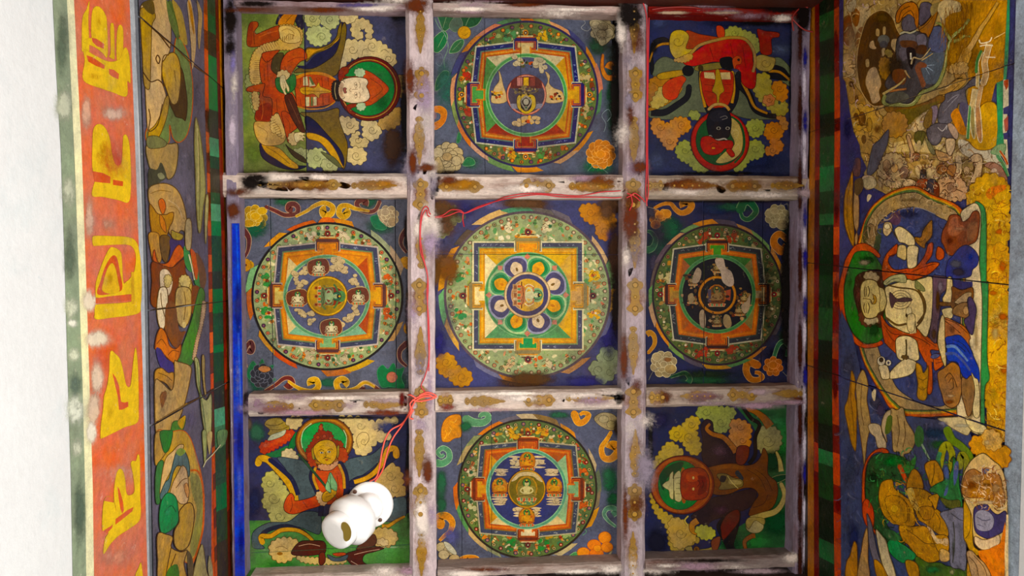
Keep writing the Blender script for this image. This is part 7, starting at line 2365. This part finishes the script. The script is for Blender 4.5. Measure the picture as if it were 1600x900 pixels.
    p.draw('''
o 1300 290 5.327
@leaf_flame|ochre leaf shaped flame at the wall border
p a8741c/5a3410/1 170 -120 150 -60 110 60 98 200 110 340 150 460 180 500 185 380 170 200 175 0
l 6a4410 .8 160 -60 130 100 130 300 165 460
l c89040 .8 165 0 150 200 165 400
p a88458/5a3c1c/.8 185 60 220 90 225 200 220 340 190 430 200 500 215 420 180 300
p 5a4424 190 -40 250 -60 260 20 220 80 190 60
@white_throne|cream throne back edged in green
p 3f8a4c/1f4a24/1 1190 140 1250 160 1280 230 1285 400 1285 800 1300 830 1290 1400 1310 1600 1270 1700 1270 2100 1230 2110 1230 600 1240 300
p dcc89c/4a3c1c/1 1070 240 1120 180 1190 145 1230 190 1240 300 1225 600 1240 800 1250 1000 1240 1500 1235 1900 1230 2070 1100 2000 1040 1900 1060 1700 1130 1500 1140 1000 1100 700 1100 400
b c8b07c .6 1200 1200 24 300
b a88850 .6 1160 1900 50 60
@copper_flames|copper red flame mass on the throne
p 8a4424/3a140c/1 960 300 980 250 1030 240 1070 260 1090 300 1140 270 1170 220 1210 210 1230 250 1225 360 1200 460 1130 500 1060 540 1010 580 960 570 930 500 910 460 920 380
p a8603c 990 280 1040 260 1060 320 1100 340 1060 400 1000 420 960 380
p 98603c 1130 330 1200 300 1210 380 1180 450 1130 450
b c88860 .7 1060 360 60 20
b 6a2c18 .7 980 460 40 40
@blue_cushion|deep blue cushion with a worn grey face
p 2c368c/14183c/1 1000 590 1060 520 1120 495 1180 530 1218 590 1210 660 1170 700 1140 760 960 770 960 640
b 5a5a70 .9 1030 650 60 40
b 3a3048 .9 1050 720 70 40
b 3a4cb0 .6 1150 590 40 40
P 2c2a70 1000 790 1170 800 1170 840 1130 865 1040 860 1000 830
@halo|large green halo ringed in orange red
p c04a1c/5a180c/1 190 500 260 480 300 490 360 530 400 580 385 600 330 560 280 545 230 550 180 600 130 700 100 850 110 1060 150 1200 240 1300 300 1320 400 1290 420 1320 340 1350 240 1345 150 1270 90 1150 60 1000 55 850 90 700 120 600
p 2c6a28/143a14/1 200 555 270 545 330 560 380 620 420 700 440 900 440 1200 400 1290 310 1315 240 1290 160 1200 112 1060 102 860 135 700 165 610
b 1a4018 .8 300 620 80 40
b 3a7a2c .6 150 800 30 80
b 9a9074 .8 270 640 50 26
b 1f4a1c .8 350 1200 60 70
p 3a1c10/1a0c08/.9 200 760 260 720 400 700 420 780 440 900 420 1150 380 1180 260 1150 220 1060 180 900 190 820
k 5a3424/2a140c/.7 7 230 1060 300 1080 400 1080 400 1130 320 1170 250 1150
b 7a4434 .6 220 900 30 120
@crown|small pale flower crown
k b09c74/5a4420/.7 7 270 740 320 720 370 740 390 780 340 790 280 780
k b8a880/5a4420/.7 7 270 1110 320 1095 370 1110 390 1130 330 1150 275 1140
@face|large pale yellow face with closed eyes, tilted to the right
p c8b474/4a3410/1.4 240 830 270 790 320 780 370 800 390 840 430 860 452 920 455 980 430 1040 390 1060 370 1090 330 1106 280 1100 250 1050 236 980 232 900
l 4a3410 1 275 840 268 880 275 925
l 4a3410 1 300 835 312 880 300 925
l 5a4018 .7 288 845 284 880 288 920
l 4a3410 1 270 980 264 1020 275 1060
l 4a3410 1 300 975 312 1015 300 1065
l 5a4018 .7 288 980 284 1020 288 1060
l 6a4c1c .9 255 940 320 950 335 990 320 960
l 6a4c1c 1.1 335 900 350 920 340 950
p a8843c/5a3c14/.7 340 910 362 920 372 950 362 980 340 985 350 950
l 5a3c14 .8 390 850 400 930 395 1010 405 1050
@robe|orange red robe and shawl
p b8481c/4a180c/1 545 490 520 500 460 560 430 620 415 700 420 780 440 790 530 740 600 740 640 790 700 780 800 740 830 720 890 660 880 640 820 640 780 650 830 580 840 480 800 490 780 560 740 630 690 680 620 690 520 700 470 640 480 590 540 560
l 5a1c0c .9 440 680 520 720 620 710
l 5a1c0c .8 470 580 500 590 530 570
l 5a1c0c .9 660 720 760 680 860 650
l 5a1c0c .8 700 750 760 720
p b8481c/4a180c/1 880 510 930 540 930 600 890 620 865 590
p b44a1c/4a180c/1 405 1080 450 1140 500 1180 620 1200 700 1220 700 1160 740 1180 800 1260 880 1320 890 1370 820 1370 830 1440 835 1700 790 1720 790 1500 770 1460 730 1380 700 1320 620 1260 560 1250 540 1290 550 1400 500 1370 450 1320 430 1280
l 5a1c0c .9 430 1150 500 1230 600 1240 720 1270 820 1330
l 5a1c0c .8 450 1200 500 1280 540 1300
l 5a1c0c .8 720 1200 780 1280 870 1340
q c0501c/4a180c/.8 12 12 850 1440 900 1430 940 1440
l 5a1c0c .8 860 1430 870 1480 930 1490
p c0501c/4a180c/1 850 1410 900 1400 940 1450 930 1490 860 1540 845 1480
l 5a1c0c .8 860 1450 930 1440
l 5a1c0c .8 860 1480 930 1465
@arm|pale cream bent arms with bracelets
p dcc894/4a3c14/1 520 370 560 340 620 370 680 430 690 490 660 510 600 480 560 470 540 430
p cbb478/4a3c14/1 555 500 610 500 620 560 610 620 560 600 540 580
p c8b080/4a3c14/.8 425 360 440 310 490 310 500 370 460 420 430 400
c e0d0a0/4a3c14/.7 460 340 26 24
l 4a3c14 1 480 330 510 390 540 440
p dcc894/4a3c14/1 630 510 715 510 710 600 700 670 640 690 625 640
p dcc894/4a3c14/1 540 1270 620 1250 700 1290 720 1380 720 1450 640 1460 550 1440 530 1340
p dcc894/4a3c14/1 480 1560 540 1490 620 1440 700 1470 690 1530 640 1580 500 1610 480 1590
l 4a3c14 2 615 1280 620 1340 618 1430
k 5a4420/3a2810/.5 4 580 1420 620 1415 640 1440 590 1440
p dcc894/4a3c14/1 390 1500 460 1500 480 1600 420 1610 400 1560
c e8dcb8/4a3c14/.8 410 1460 34 38
c 3a2c1c 410 1450 20 22
c e8dcb8/4a3c14/.8 470 1475 24 26
c 3a3050 470 1475 10 12
@torso|pale cream torso with necklaces and bead chains
p d8c48c/4a3c14/1.2 440 860 480 830 600 790 640 780 680 790 760 770 830 760 840 900 830 1100 810 1200 780 1260 720 1200 690 1180 640 1230 520 1180 460 1120 440 1040 455 960
p a8a474/3a4420/.8 430 800 500 750 600 740 620 790 600 810 520 800 450 830
l 3a4420 .8 450 820 500 780 560 770
p 7a7c4c/3a4420/.7 700 790 760 840 770 880 700 860 690 820
q 5a4420/5a4420/.2 2 2 470 830 560 850 660 860 720 890 760 980 760 1100 700 1180
q 5a4420/5a4420/.2 3 3 450 1100 540 1160 620 1150
c d8c48c/5a4420/1 570 950 90 78
c d0bc84/5a4420/.8 570 950 66 56
c d8c48c/5a4420/.8 570 950 44 36
p 4a3438/2a1c10/.6 480 890 500 900 540 940 600 930 660 940 660 960 590 970 530 970 500 1020 480 960
c d8c88c/4a3c14/.9 640 1050 26 40
c 3a2c14 640 1080 30 22
c dccc98 640 1045 22 34
q d8c48c/4a3c14/.9 11 10 660 1100 665 1160 675 1230
p d8c48c/4a3c14/.8 630 1080 690 1080 680 1210 630 1200
q 5a4424/4a3c14/.2 3 3 720 870 770 960 770 1060 710 1150
@purple_sash|worn violet and brown sash beside the torso
p 5c4654/2a2028/1 840 760 880 750 960 770 950 860 900 920 900 1040 880 1160 870 1300 840 1300 810 1240 830 1100 840 900
b 8a7c88 .8 900 840 30 60
b 5a3818 .9 880 960 20 120
b 5a3c24 .8 850 1240 24 60
p 3a3060 880 1140 910 1120 905 1240 885 1260
@brown_cloth|brown and copper cloth on the right of the figure
p dcc488/4a3c14/1 960 770 1000 780 1000 960 940 980 920 940 950 880
p 7a4820/3a1c0c/1 1000 840 1080 870 1170 850 1170 960 1120 980 1000 1000 1000 900
p b8986c/4a3c14/.8 1010 980 1100 900 1160 890 1150 940 1100 980 1030 1000
p d8c48c/4a3c14/.8 920 1030 1000 1020 1000 1100 940 1100 920 1060
p 6a4824/3a1c0c/.8 900 970 1030 980 1040 1000 900 1000
q 6a4420/3a1c0c/.7 7 7 1000 980 1040 1040 1120 1080
p 8a643c/3a1c0c/.9 1030 1000 1110 970 1150 1020 1130 1100 1060 1090 1000 1060
c b8905c/4a2c10/.7 1115 1040 24 36
p 43325c/1c1428/1 1130 940 1160 930 1200 1020 1190 1120 1170 1240 1130 1200 1100 1120 1140 1080 1130 1000
p a86840/3a1c0c/1 940 1100 1040 1140 1110 1180 1150 1260 1140 1300 1160 1400 1150 1420 1110 1350 1050 1290 940 1300 930 1200
b 8a5434 .6 1000 1200 50 50
l 4a1c0c .9 940 1110 1040 1150 1130 1230
l 4a1c0c .9 930 1120 1000 1170 1070 1230
p dcc48c/4a3c14/1 905 1100 935 1100 940 1280 950 1480 930 1490 890 1360 880 1280
@blue_skirt|bright blue skirt with paler stripes
p 2c44a8/101c50/1 945 1270 1000 1250 1060 1245 1110 1290 1160 1370 1180 1430 1220 1520 1228 1620 1210 1660 1180 1620 1100 1600 1060 1520 1040 1470 960 1450 955 1350
q 6a84b0/2c44a8/.4 5 3 960 1340 1020 1340 1080 1400 1130 1460
q 44549c/2c44a8/.4 5 3 955 1400 1020 1400 1090 1460 1150 1540
l 101c50 .9 960 1320 1030 1320 1110 1380
l 101c50 .9 1000 1280 1090 1320 1150 1400
p 4c5484/101c50/.6 820 1430 860 1440 900 1410 850 1400
p 3a3468/101c50/.7 850 1570 900 1530 960 1530 960 1580 880 1620
@gold_tassel|ochre hanging tassel
p b07c1c/5a3c0c/1 700 1480 740 1500 760 1560 790 1520 800 1500 800 1600 790 1700 790 1760 760 1790 710 1760 715 1650 700 1560
l 5a3c0c .8 720 1600 755 1620 790 1600
l 5a3c0c .8 720 1680 755 1700 785 1680
@gold_flame|ochre flame shape by the upper arm
p a87018/4a2c0c/1 825 290 835 330 830 420 780 480 770 520 730 500 700 470 690 430 740 430 760 370
l 4a2c0c .8 700 450 740 470 780 440
@copper_foot|copper brown feet and lotus
p a07040/3a1c0c/1 880 1560 930 1520 1000 1470 1060 1510 1070 1600 1090 1640 1070 1760 1050 1820 1000 1850 940 1820 915 1740 890 1660
b e0b888 .9 990 1750 36 14
b 8a4c24 .8 980 1800 50 24
l 3a1c0c 1 940 1600 980 1560 1020 1620 1040 1680
l 3a1c0c .9 970 1640 1000 1600 1010 1680 980 1700
p 8a643c/3a1c0c/1 1080 1600 1120 1610 1160 1580 1190 1640 1185 1740 1165 1880 1130 1920 1100 1820 1080 1740
p d8c48c/4a3c14/.8 1160 1560 1190 1600 1220 1640 1230 1900 1190 1930 1170 1860 1190 1700
''')
    p.draw('''
o 1300 560 5.327
@lower_ground|dark blue and green ground behind the lower figure
P 34406c 75 620 75 -400 170 -200 240 120 420 420 520 500 640 480 860 510 1100 500 1180 700 1100 820 1000 1830 75 1830
b 4a4c6c .7 130 80 70 90
b 4a3c60 .8 400 430 60 80
b 4a4460 .7 360 360 60 60
b 2c5a30 .7 880 720 120 60
b 1f3a5c .8 850 620 120 60
b 3f4c74 .7 150 900 60 160
b 26306c .8 180 1500 60 160
''')
    doodle(p, [(1314, 560), (1345, 600), (1400, 660), (1500, 660), (1510, 720), (1350, 700), (1330, 900), (1316, 900)], 200, ['2c3464', '4a5480', '3a4470', '5a5c7c', '28305c'], 6, 24, 1, 3, 13, ang=80, bend=.6)

    p.draw('''
o 1300 560 5.327
@flame_streak|ochre and tan upright flame streaks
p a87424/5a3a10/1 160 105 180 130 195 200 190 300 205 400 205 600 200 740 190 770 160 700 130 560 105 420 130 340 150 220
l 6a4414 .8 165 160 155 300 170 460 185 640
p a08454/5a3c1c/1 240 110 270 110 300 220 290 340 310 460 320 560 290 700 270 900 250 740 230 600 215 480 205 340 200 220
l 6a4a28 .8 250 200 240 400 265 560
p c8b890 330 290 365 250 360 340 345 350
p b8a480/5a4424/.8 300 560 340 540 400 560 420 640 450 700 440 760 380 740 360 660 320 620
p a88c5c/4a3818/1 490 420 540 430 590 410 620 520 680 620 690 700 650 780 600 800 600 850 580 850 560 780 510 770 500 640 490 540
p a89474/4a3818/.9 410 560 440 460 490 430 480 500 450 600 460 700 430 640
p 4a5a24 460 490 500 480 500 560 480 620 440 620
l 5a3c14 .9 540 470 560 600 540 740
l 5a3c14 .9 600 520 610 640 590 740
p 2f6a34 690 620 720 560 760 600 760 700 720 740 690 700
@white_trail|pale worn trailing edge of the aureole
p c0b084/6a5a34/.9 880 500 1000 490 1100 490 1160 530 1280 570 1280 620 1230 630 1160 600 1120 640 1000 580 940 540
b c8c0a0 .8 1080 560 90 20
b 8a88a0 .8 920 540 50 26
p d8c48c/4a3c1c/.8 1110 490 1180 520 1270 560 1285 600 1240 620 1180 610 1130 560
@orange_cloud|bright orange cloud at the border
k d08c1c/8a4c10/.9 12 1160 680 1220 650 1280 680 1300 740 1380 760 1460 730 1462 900 1360 880 1280 860 1200 800 1160 750
k d8a850/9a6018/.7 10 1260 620 1340 600 1400 660 1400 740 1330 760 1270 720
b e8c880 .7 1290 700 30 30
@plant|olive and green reed stems
q 5f7a24/2a4014/.7 13 9 960 600 1000 680 1060 720 1140 800 1160 900
q 8a8a20/4a4a10/.7 12 8 890 900 920 760 960 720 1000 800 990 900 1000 1000
q 8a8a20/4a4a10/.7 11 8 1060 900 1080 800 1120 860 1110 1000
q 3a7a54/1c3a20/.6 8 6 900 960 880 860 900 780
q 8aa488/3a5a44/.5 3 3 750 720 780 780 815 850
@halo|large dark green halo ringed in orange
p c0481c/5a180c/1 250 1100 255 950 290 840 350 770 420 745 470 770 460 800 400 780 340 800 290 880 275 1000 275 1160 310 1320 350 1420 440 1500 460 1540 420 1520 340 1440 280 1340 250 1200
p 1f4a24/0c200c/1 280 1000 300 880 350 810 440 790 520 800 600 830 680 900 660 1000 440 1060 430 1300 480 1420 590 1500 600 1560 500 1560 440 1500 360 1420 310 1320 280 1160
b 2a7a34 .8 520 860 120 50
b 123018 .9 340 1000 50 60
b 2a8a3c .6 480 860 60 40
p 2a7a30 560 900 620 880 700 820 660 960
q c0481c/5a180c/.7 7 5 560 890 600 980 630 1050
p b8401c/5a140c/1 255 1210 290 1170 330 1220 350 1300 345 1400 320 1420 280 1380 255 1300
''')
    doodle(p, [(1350, 720), (1420, 700), (1500, 720), (1520, 800), (1420, 850), (1370, 840), (1355, 780)], 220, ['123018', '2a7a34', '3f8a4c', '0f2412', '1f5a2c', '5a6a2c'], 5, 18, 1, 3, 12)
    p.draw('''
o 1300 560 5.327
@golden_petals|golden ochre many petalled central body
p b0760f/4a2c0c/1 770 900 800 860 860 850 900 900 930 980 910 1040 830 1070 800 1000
l 4a2c0c .9 850 870 850 950 830 1040
p b0760f/4a2c0c/1 640 980 680 920 730 960 760 1050 750 1090 690 1110 620 1080
p b47c14/4a2c0c/1 400 1060 430 1020 500 1010 520 1080 580 1130 640 1180 680 1260 690 1380 640 1400 560 1390 460 1340 410 1260 388 1160
p b88018/4a2c0c/.8 440 1180 500 1140 580 1160 620 1220 630 1340 580 1370 500 1340
p b07a14/4a2c0c/1 620 1090 700 1080 780 1100 860 1170 830 1240 880 1260 940 1320 970 1420 960 1480 880 1460 780 1380 720 1340 680 1240
p a8741c/4a2c0c/.9 720 1250 800 1230 850 1260 830 1330 760 1340
p b88018/4a2c0c/1 800 1160 830 1140 890 1130 880 1200 860 1260 830 1200
p c8a85c 620 1100 670 1080 700 1180 730 1260 690 1260 650 1190
p b07814/4a2c0c/1 560 1390 660 1400 780 1400 840 1500 880 1560 900 1640 890 1680 800 1700 700 1640 640 1560 580 1500
p b8801c/4a2c0c/1 840 1480 960 1480 970 1600 900 1620 860 1560
l 4a2c0c .9 600 1410 700 1480 780 1540 870 1540
l 4a2c0c .8 660 1180 720 1240 700 1330
l 4a2c0c .8 580 1160 640 1240 640 1360
l 4a2c0c .8 860 1280 900 1350 890 1430
p d0b080 790 1400 830 1420 880 1500 960 1500 960 1560 900 1540 870 1540 820 1460
p c8a060/5a3c14/.7 900 1590 960 1600 990 1650 960 1690 900 1680
c d8a83c 520 1250 30 30
''')
    doodle(p, [(1373, 770), (1400, 750), (1440, 760), (1480, 820), (1480, 860), (1440, 880), (1400, 850), (1376, 800)], 120, ['8a5c10', 'c8921c', '9a6a14', 'd0a030'], 5, 18, .8, 2, 14)
    p.draw('''
o 1300 560 5.327
@green_leaves|green leafy edge round the golden body
p 2a7434/0f3014/.9 820 1080 880 1040 960 1000 1000 920 1010 820 1050 900 1060 1060 1080 1160 1080 1240 1000 1260 940 1220 880 1130 820 1110
b 3f9a50 .7 960 1040 50 60
p 5a5c1c/2a2c0c/.7 900 1160 980 1180 1060 1180 1060 1240 960 1240
p 248044/0f3014/.9 460 1540 500 1500 580 1540 640 1580 700 1640 660 1690 580 1700 500 1640 470 1590
p 44641f/1f300f/.8 700 1650 800 1700 900 1700 960 1730 1120 1740 1120 1830 720 1830 700 1740
b 2a7a3c .8 840 1760 80 40
b a8a870 .7 1000 1780 30 36
p 2c5a30 440 1420 520 1440 580 1500 520 1520 440 1480
@blue_strip
p 44589c 930 940 960 900 975 1000 960 1120 930 1140 950 1040
p 44589c 1020 880 1050 860 1050 960 1020 1060 1010 980
@grey_cloth|slate lilac cloth column
p 6f6e84/34343c/1 980 1260 1050 1240 1100 1260 1110 1400 1115 1740 1060 1750 990 1730 980 1600 970 1440 940 1360 900 1290
l 34343c .9 990 1290 1060 1340 1100 1350
l 44443c 1.4 1010 1360 1020 1520 1005 1700
b 8a8a9c .6 1070 1500 24 160
b 54584c .6 1010 1560 16 120
@gold_banner|golden upright banner
p c08c14/5a3c0c/1 1100 1190 1150 1140 1168 1140 1175 1300 1170 1460 1180 1560 1220 1600 1215 1640 1160 1620 1120 1540 1095 1480 1095 1300
l 5a3c0c .9 1150 1180 1150 1420 1110 1500
p c8901c/5a3c0c/.8 1130 1690 1170 1720 1170 1830 1125 1830
@pale_lotus|large pale tan and brown lotus with a grey violet core
p d0b074/4a3c1c/1 1130 890 1180 830 1260 790 1340 850 1400 900 1440 1000 1460 1200 1450 1500 1380 1540 1280 1560 1180 1500 1160 1300 1080 1120 1090 980
p a8743c/5a2c10/1 1080 1080 1110 960 1180 920 1260 960 1380 960 1420 1060 1440 1200 1380 1240 1300 1180 1220 1160 1140 1160 1090 1130
b c89c64 .8 1200 1000 60 40
b 8a4c20 .8 1160 1060 50 50
b e0c49c .8 1280 1200 100 20
b b89060 .7 1360 1080 50 60
b 6a3c1c .6 1290 1050 60 24
p 5c5a74 1240 930 1290 905 1310 930 1270 960
p 3c3468/1a1430/1 1180 1260 1230 1220 1290 1215 1330 1270 1380 1300 1440 1270 1455 1320 1440 1420 1380 1470 1320 1500 1260 1490 1190 1430
p 8a8698/3a3458/.8 1190 1300 1240 1260 1310 1280 1350 1340 1330 1420 1260 1440 1200 1410
l 4a4460 .9 1210 1320 1260 1350 1320 1340
l 4a4460 .9 1210 1380 1260 1400
p d8bc94/6a4a28/1 1190 1480 1260 1510 1340 1490 1390 1470 1395 1540 1340 1570 1300 1590 1240 1590 1190 1540
''')
    doodle(p, [(1505, 760), (1540, 725), (1570, 745), (1572, 800), (1530, 790), (1508, 785)], 130, ['6a3c1c', 'd8b48c', '8a5430', 'e0c8a4', 'b07c4c'], 4, 16, .8, 2.4, 15)
    p.draw('''
o 1300 560 5.327
@orange_ground|plain orange patch in the corner
P d8721c 1220 1600 1300 1590 1400 1540 1440 1360 1450 1420 1435 1830 1340 1830 1220 1640
P dcc08c 1452 1300 1468 1300 1468 1830 1440 1830 1436 1600
@stony_foot|tan crumpled cloth at the bottom
p b89468/5a3c1c/1 1120 1620 1160 1600 1220 1660 1280 1720 1320 1830 1180 1830 1140 1720
l 5a3c1c .9 1140 1650 1200 1720 1220 1820
l 5a3c1c .9 1180 1640 1260 1730 1290 1810
@flame_streak|ochre and tan streaks at the bottom
p a8701c/5a340c/1 180 1530 200 1540 210 1600 205 1830 115 1830 120 1700 150 1640
p a88454/5a3c1c/1 260 1500 290 1410 300 1500 300 1680 310 1830 215 1830 225 1700 245 1600
p 5a5460/2c2830/1 290 1290 330 1380 350 1480 380 1620 430 1740 460 1830 400 1830 350 1700 310 1560 300 1420
p c0b088/5a4c28/1 365 1430 420 1480 450 1520 480 1640 520 1760 530 1830 480 1830 430 1740 400 1640
p a8741c/5a340c/.9 350 1680 400 1700 440 1760 460 1830 380 1830
p b07c1c/5a340c/.9 610 1690 680 1690 720 1740 720 1830 650 1830
''')
mandala_set()
figure_upper_left(); figure_upper_right(); figure_lower_left(); figure_lower_right()
left_wall_art(); right_wall_art()

# ------------------------------------------------------------------ lamp holder
def lathe(prof, n=40):
    V, Fc = [], []
    for r_, z in prof:
        for i in range(n):
            a = 2 * math.pi * i / n; V.append(Vector((r_ * math.cos(a), r_ * math.sin(a), z)))
    for k in range(len(prof) - 1):
        for i in range(n):
            j = (i + 1) % n; Fc.append((k * n + i, k * n + j, (k + 1) * n + j, (k + 1) * n + i))
    return V, Fc
LS = 0.00205
base_c = PANEL.at(578, 788) - Vector((0, 0, 0.0032))
tip = CAM + ray(523, 834) * ((PANEL.at(523, 834) - CAM).length - 0.160)
holder = empty('lamp_holder', base_c, 'glossy white round angled lamp holder without a bulb, screwed onto the lower left panel', 'lamp')
def add_lathe(name, prof, origin, axis, mat, n=40, parent=holder, label=None):
    V, Fc = lathe(prof, n); q = Vector((0, 0, 1)).rotation_difference(axis.normalized())
    return mesh_obj(name, [origin + q @ v for v in V], Fc, mat, parent, smooth=True, label=label)
down = Vector((0, 0, -1))
add_lathe('mounting_plate', [(0, 0.017), (0.02, 0.0168), (0.056, 0.0155), (0.068, 0.012), (0.0745, 0.005), (0.0755, 0.0)], base_c, down, WHITE, label='round white mounting plate')
ax = (tip - base_c - down * 0.015)
ax_n = ax.normalized()
o0 = base_c + down * 0.010
L_ = ax.length
add_lathe('holder_collar', [(0.046, 0.014), (0.046, 0.030), (0.041, 0.044), (0.030, 0.054), (0.0, 0.060)], base_c, down, WHITE)
add_lathe('holder_neck', [(0.045, 0.036), (0.062, 0.046), (0.075, 0.062), (0.0785, L_ * .58), (0.077, L_ * .64), (0.068, L_ * .70), (0.061, L_ * .75), (0.0585, L_ * .8)], o0, ax_n, WHITE)
add_lathe('lamp_socket', [(0.050, L_ * .62), (0.0555, L_ * .70), (0.0578, L_ * .82), (0.057, L_ * .93), (0.0535, L_ * 1.0), (0.047, L_ * 1.025), (0.034, L_ * 1.03), (0.0, L_ * 1.03)], o0, ax_n, WHITE)
# oval key opening in the face of the socket
face = o0 + ax_n * (L_ * 1.032)
def on_face(px, py, lift=0.0):
    d = ray(px, py); pt = face + ax_n * lift
    return CAM + d * ((pt - CAM).dot(ax_n) / d.dot(ax_n))
def face_disc(name, outline, mat, lift):
    P = spline(outline, True, 5); V = [on_face(q.x, q.y, lift) for q in P]; c = sum(V, Vector()) / len(V); V.append(c - ax_n * 0.0)
    n = len(P); mesh_obj(name, V, [(i, (i + 1) % n, n) for i in range(n)], mat, holder)
face_disc('socket_opening', [(534, 817), (540, 816), (546, 822), (549, 832), (547, 842), (541, 846), (537, 842), (536, 832), (533, 825)], BRASS, 0.0006)
for (sx, sy) in ((554.5, 768.5), (594, 812.5)):
    c = Surf((0, 0, ZP - 0.0195), down).at(sx, sy)
    add_lathe('screw', [(0.0068, 0.0), (0.0062, 0.001), (0.004, 0.0016), (0.0, 0.0018)], c, down, SCREW, 14)

# ------------------------------------------------------------------ cords
def tube(name, pts, rad, mat, parent=None, label=None, n=7):
    P = spline(pts, False, 6); V, Fc = [], []
    for i, q in enumerate(P):
        t = (P[min(i + 1, len(P) - 1)] - P[max(i - 1, 0)]); t = t.normalized() if t.length > 1e-7 else Vector((1, 0, 0))
        a = t.cross(Vector((0, 0, 1))); a = a.normalized() if a.length > 1e-4 else Vector((1, 0, 0)); b = t.cross(a)
        for k in range(n):
            an = 2 * math.pi * k / n; V.append(q + (a * math.cos(an) + b * math.sin(an)) * rad)
    for i in range(len(P) - 1):
        for k in range(n):
            j = (k + 1) % n; Fc.append((i * n + k, i * n + j, (i + 1) * n + j, (i + 1) * n + k))
    return mesh_obj(name, V, Fc, mat, parent, smooth=True, label=label)
UB = Surf((0, 0, ZB - 0.009), down)       # just under the long beams
UP_ = Surf((0, 0, ZP - 0.012), down)      # near the panels
MID = Surf((0, 0, ZP - 0.035), down)
def C3(seq): return [{'u': UB, 'p': UP_, 'm': MID}[k].at(x, y) for k, x, y in seq]
def cord(label, strands, mat, rad=0.0021):
    pts0 = C3(strands[0]); root = empty('red_cord', pts0[0], label, 'cord', 'loose red electric cords')
    for s_ in strands: tube('strand', C3(s_), rad, mat, root)
cord('faded coral twin cord from the lamp holder to the knot on the left beam',
     [[('p', 578, 752), ('m', 590, 742), ('m', 597, 705), ('m', 603, 684), ('m', 612, 671), ('m', 628, 662), ('u', 640, 646), ('u', 645, 634), ('u', 650, 626), ('u', 662, 620), ('u', 680, 620)],
      [('p', 586, 752), ('m', 598, 734), ('m', 606, 704), ('m', 615, 683), ('m', 630, 662), ('u', 641, 640), ('u', 641, 630), ('u', 652, 621), ('u', 668, 616), ('u', 678, 622)],
      [('u', 640, 646), ('u', 646, 640), ('u', 640, 652), ('u', 646, 655)],
      [('u', 644, 625), ('u', 655, 627), ('u', 672, 624), ('u', 682, 619), ('u', 668, 613), ('u', 655, 618)],
      [('u', 650, 622), ('u', 640, 617), ('m', 632, 619), ('m', 625, 611)]], ORANGEWIRE, 0.0026)
cord('red cord climbing the left long beam, then draped above the centre panel',
     [[('u', 664, 612), ('u', 658, 603), ('u', 664, 588), ('u', 670, 562), ('u', 669, 520), ('u', 668, 479), ('u', 669, 440), ('u', 664, 414), ('u', 657, 392), ('u', 656, 362), ('u', 658, 336), ('u', 663, 324), ('u', 668, 324), ('u', 672, 334), ('m', 682, 340), ('m', 700, 337), ('m', 716, 331), ('m', 727, 333), ('m', 745, 326), ('m', 768, 317), ('u', 792, 307), ('u', 830, 302), ('u', 870, 304), ('u', 905, 306), ('u', 940, 300), ('u', 958, 299), ('u', 970, 298)],
      [('u', 670, 580), ('u', 671, 540), ('u', 670, 500), ('u', 667, 460), ('u', 668, 430), ('u', 661, 400), ('u', 657, 372), ('u', 659, 342), ('u', 666, 328), ('u', 670, 338), ('m', 690, 337), ('m', 705, 328), ('m', 720, 329), ('m', 726, 333), ('m', 750, 322), ('u', 790, 311), ('u', 840, 304), ('u', 880, 308), ('u', 930, 308), ('u', 960, 309), ('u', 971, 308)],
      [('m', 724, 331), ('m', 723, 342), ('p', 725, 354)]], REDWIRE, 0.0018)
cord('long red cord hanging straight down beside the right long beam',
     [[('u', 1002, -4), ('u', 1010, 24), ('u', 1011, 60), ('u', 1011, 130), ('u', 1010, 200), ('u', 1010, 260), ('u', 1009, 300), ('u', 1011, 322)],
      [('u', 1014, 28), ('u', 1013, 90), ('u', 1012, 180), ('u', 1012, 260), ('u', 1013, 300), ('u', 1010, 318)],
      [('u', 979, 309), ('u', 985, 306), ('u', 992, 302), ('u', 1002, 309), ('u', 1008, 316)],
      [('u', 986, 306), ('u', 988, 318), ('u', 984, 328), ('m', 981, 337)],
      [('u', 980, 302), ('u', 992, 307), ('u', 1000, 314)]], REDWIRE, 0.0019)
cord('dim red cord draped along the top beam of the upper right panel',
     [[('u', 1019, 15), ('u', 1040, 12), ('u', 1068, 11), ('u', 1092, 13), ('m', 1112, 21), ('m', 1136, 29)],
      [('u', 1024, -4), ('u', 1060, 2), ('u', 1150, 6), ('u', 1240, 6), ('u', 1262, 12)],
      [('u', 1236, 26), ('u', 1244, 36), ('u', 1256, 46), ('u', 1270, 50)],
      [('u', 1248, 14), ('u', 1238, 28), ('u', 1240, 48)]], plain('dark_red_cord_plastic', '8a2018', 0.5), 0.0024)
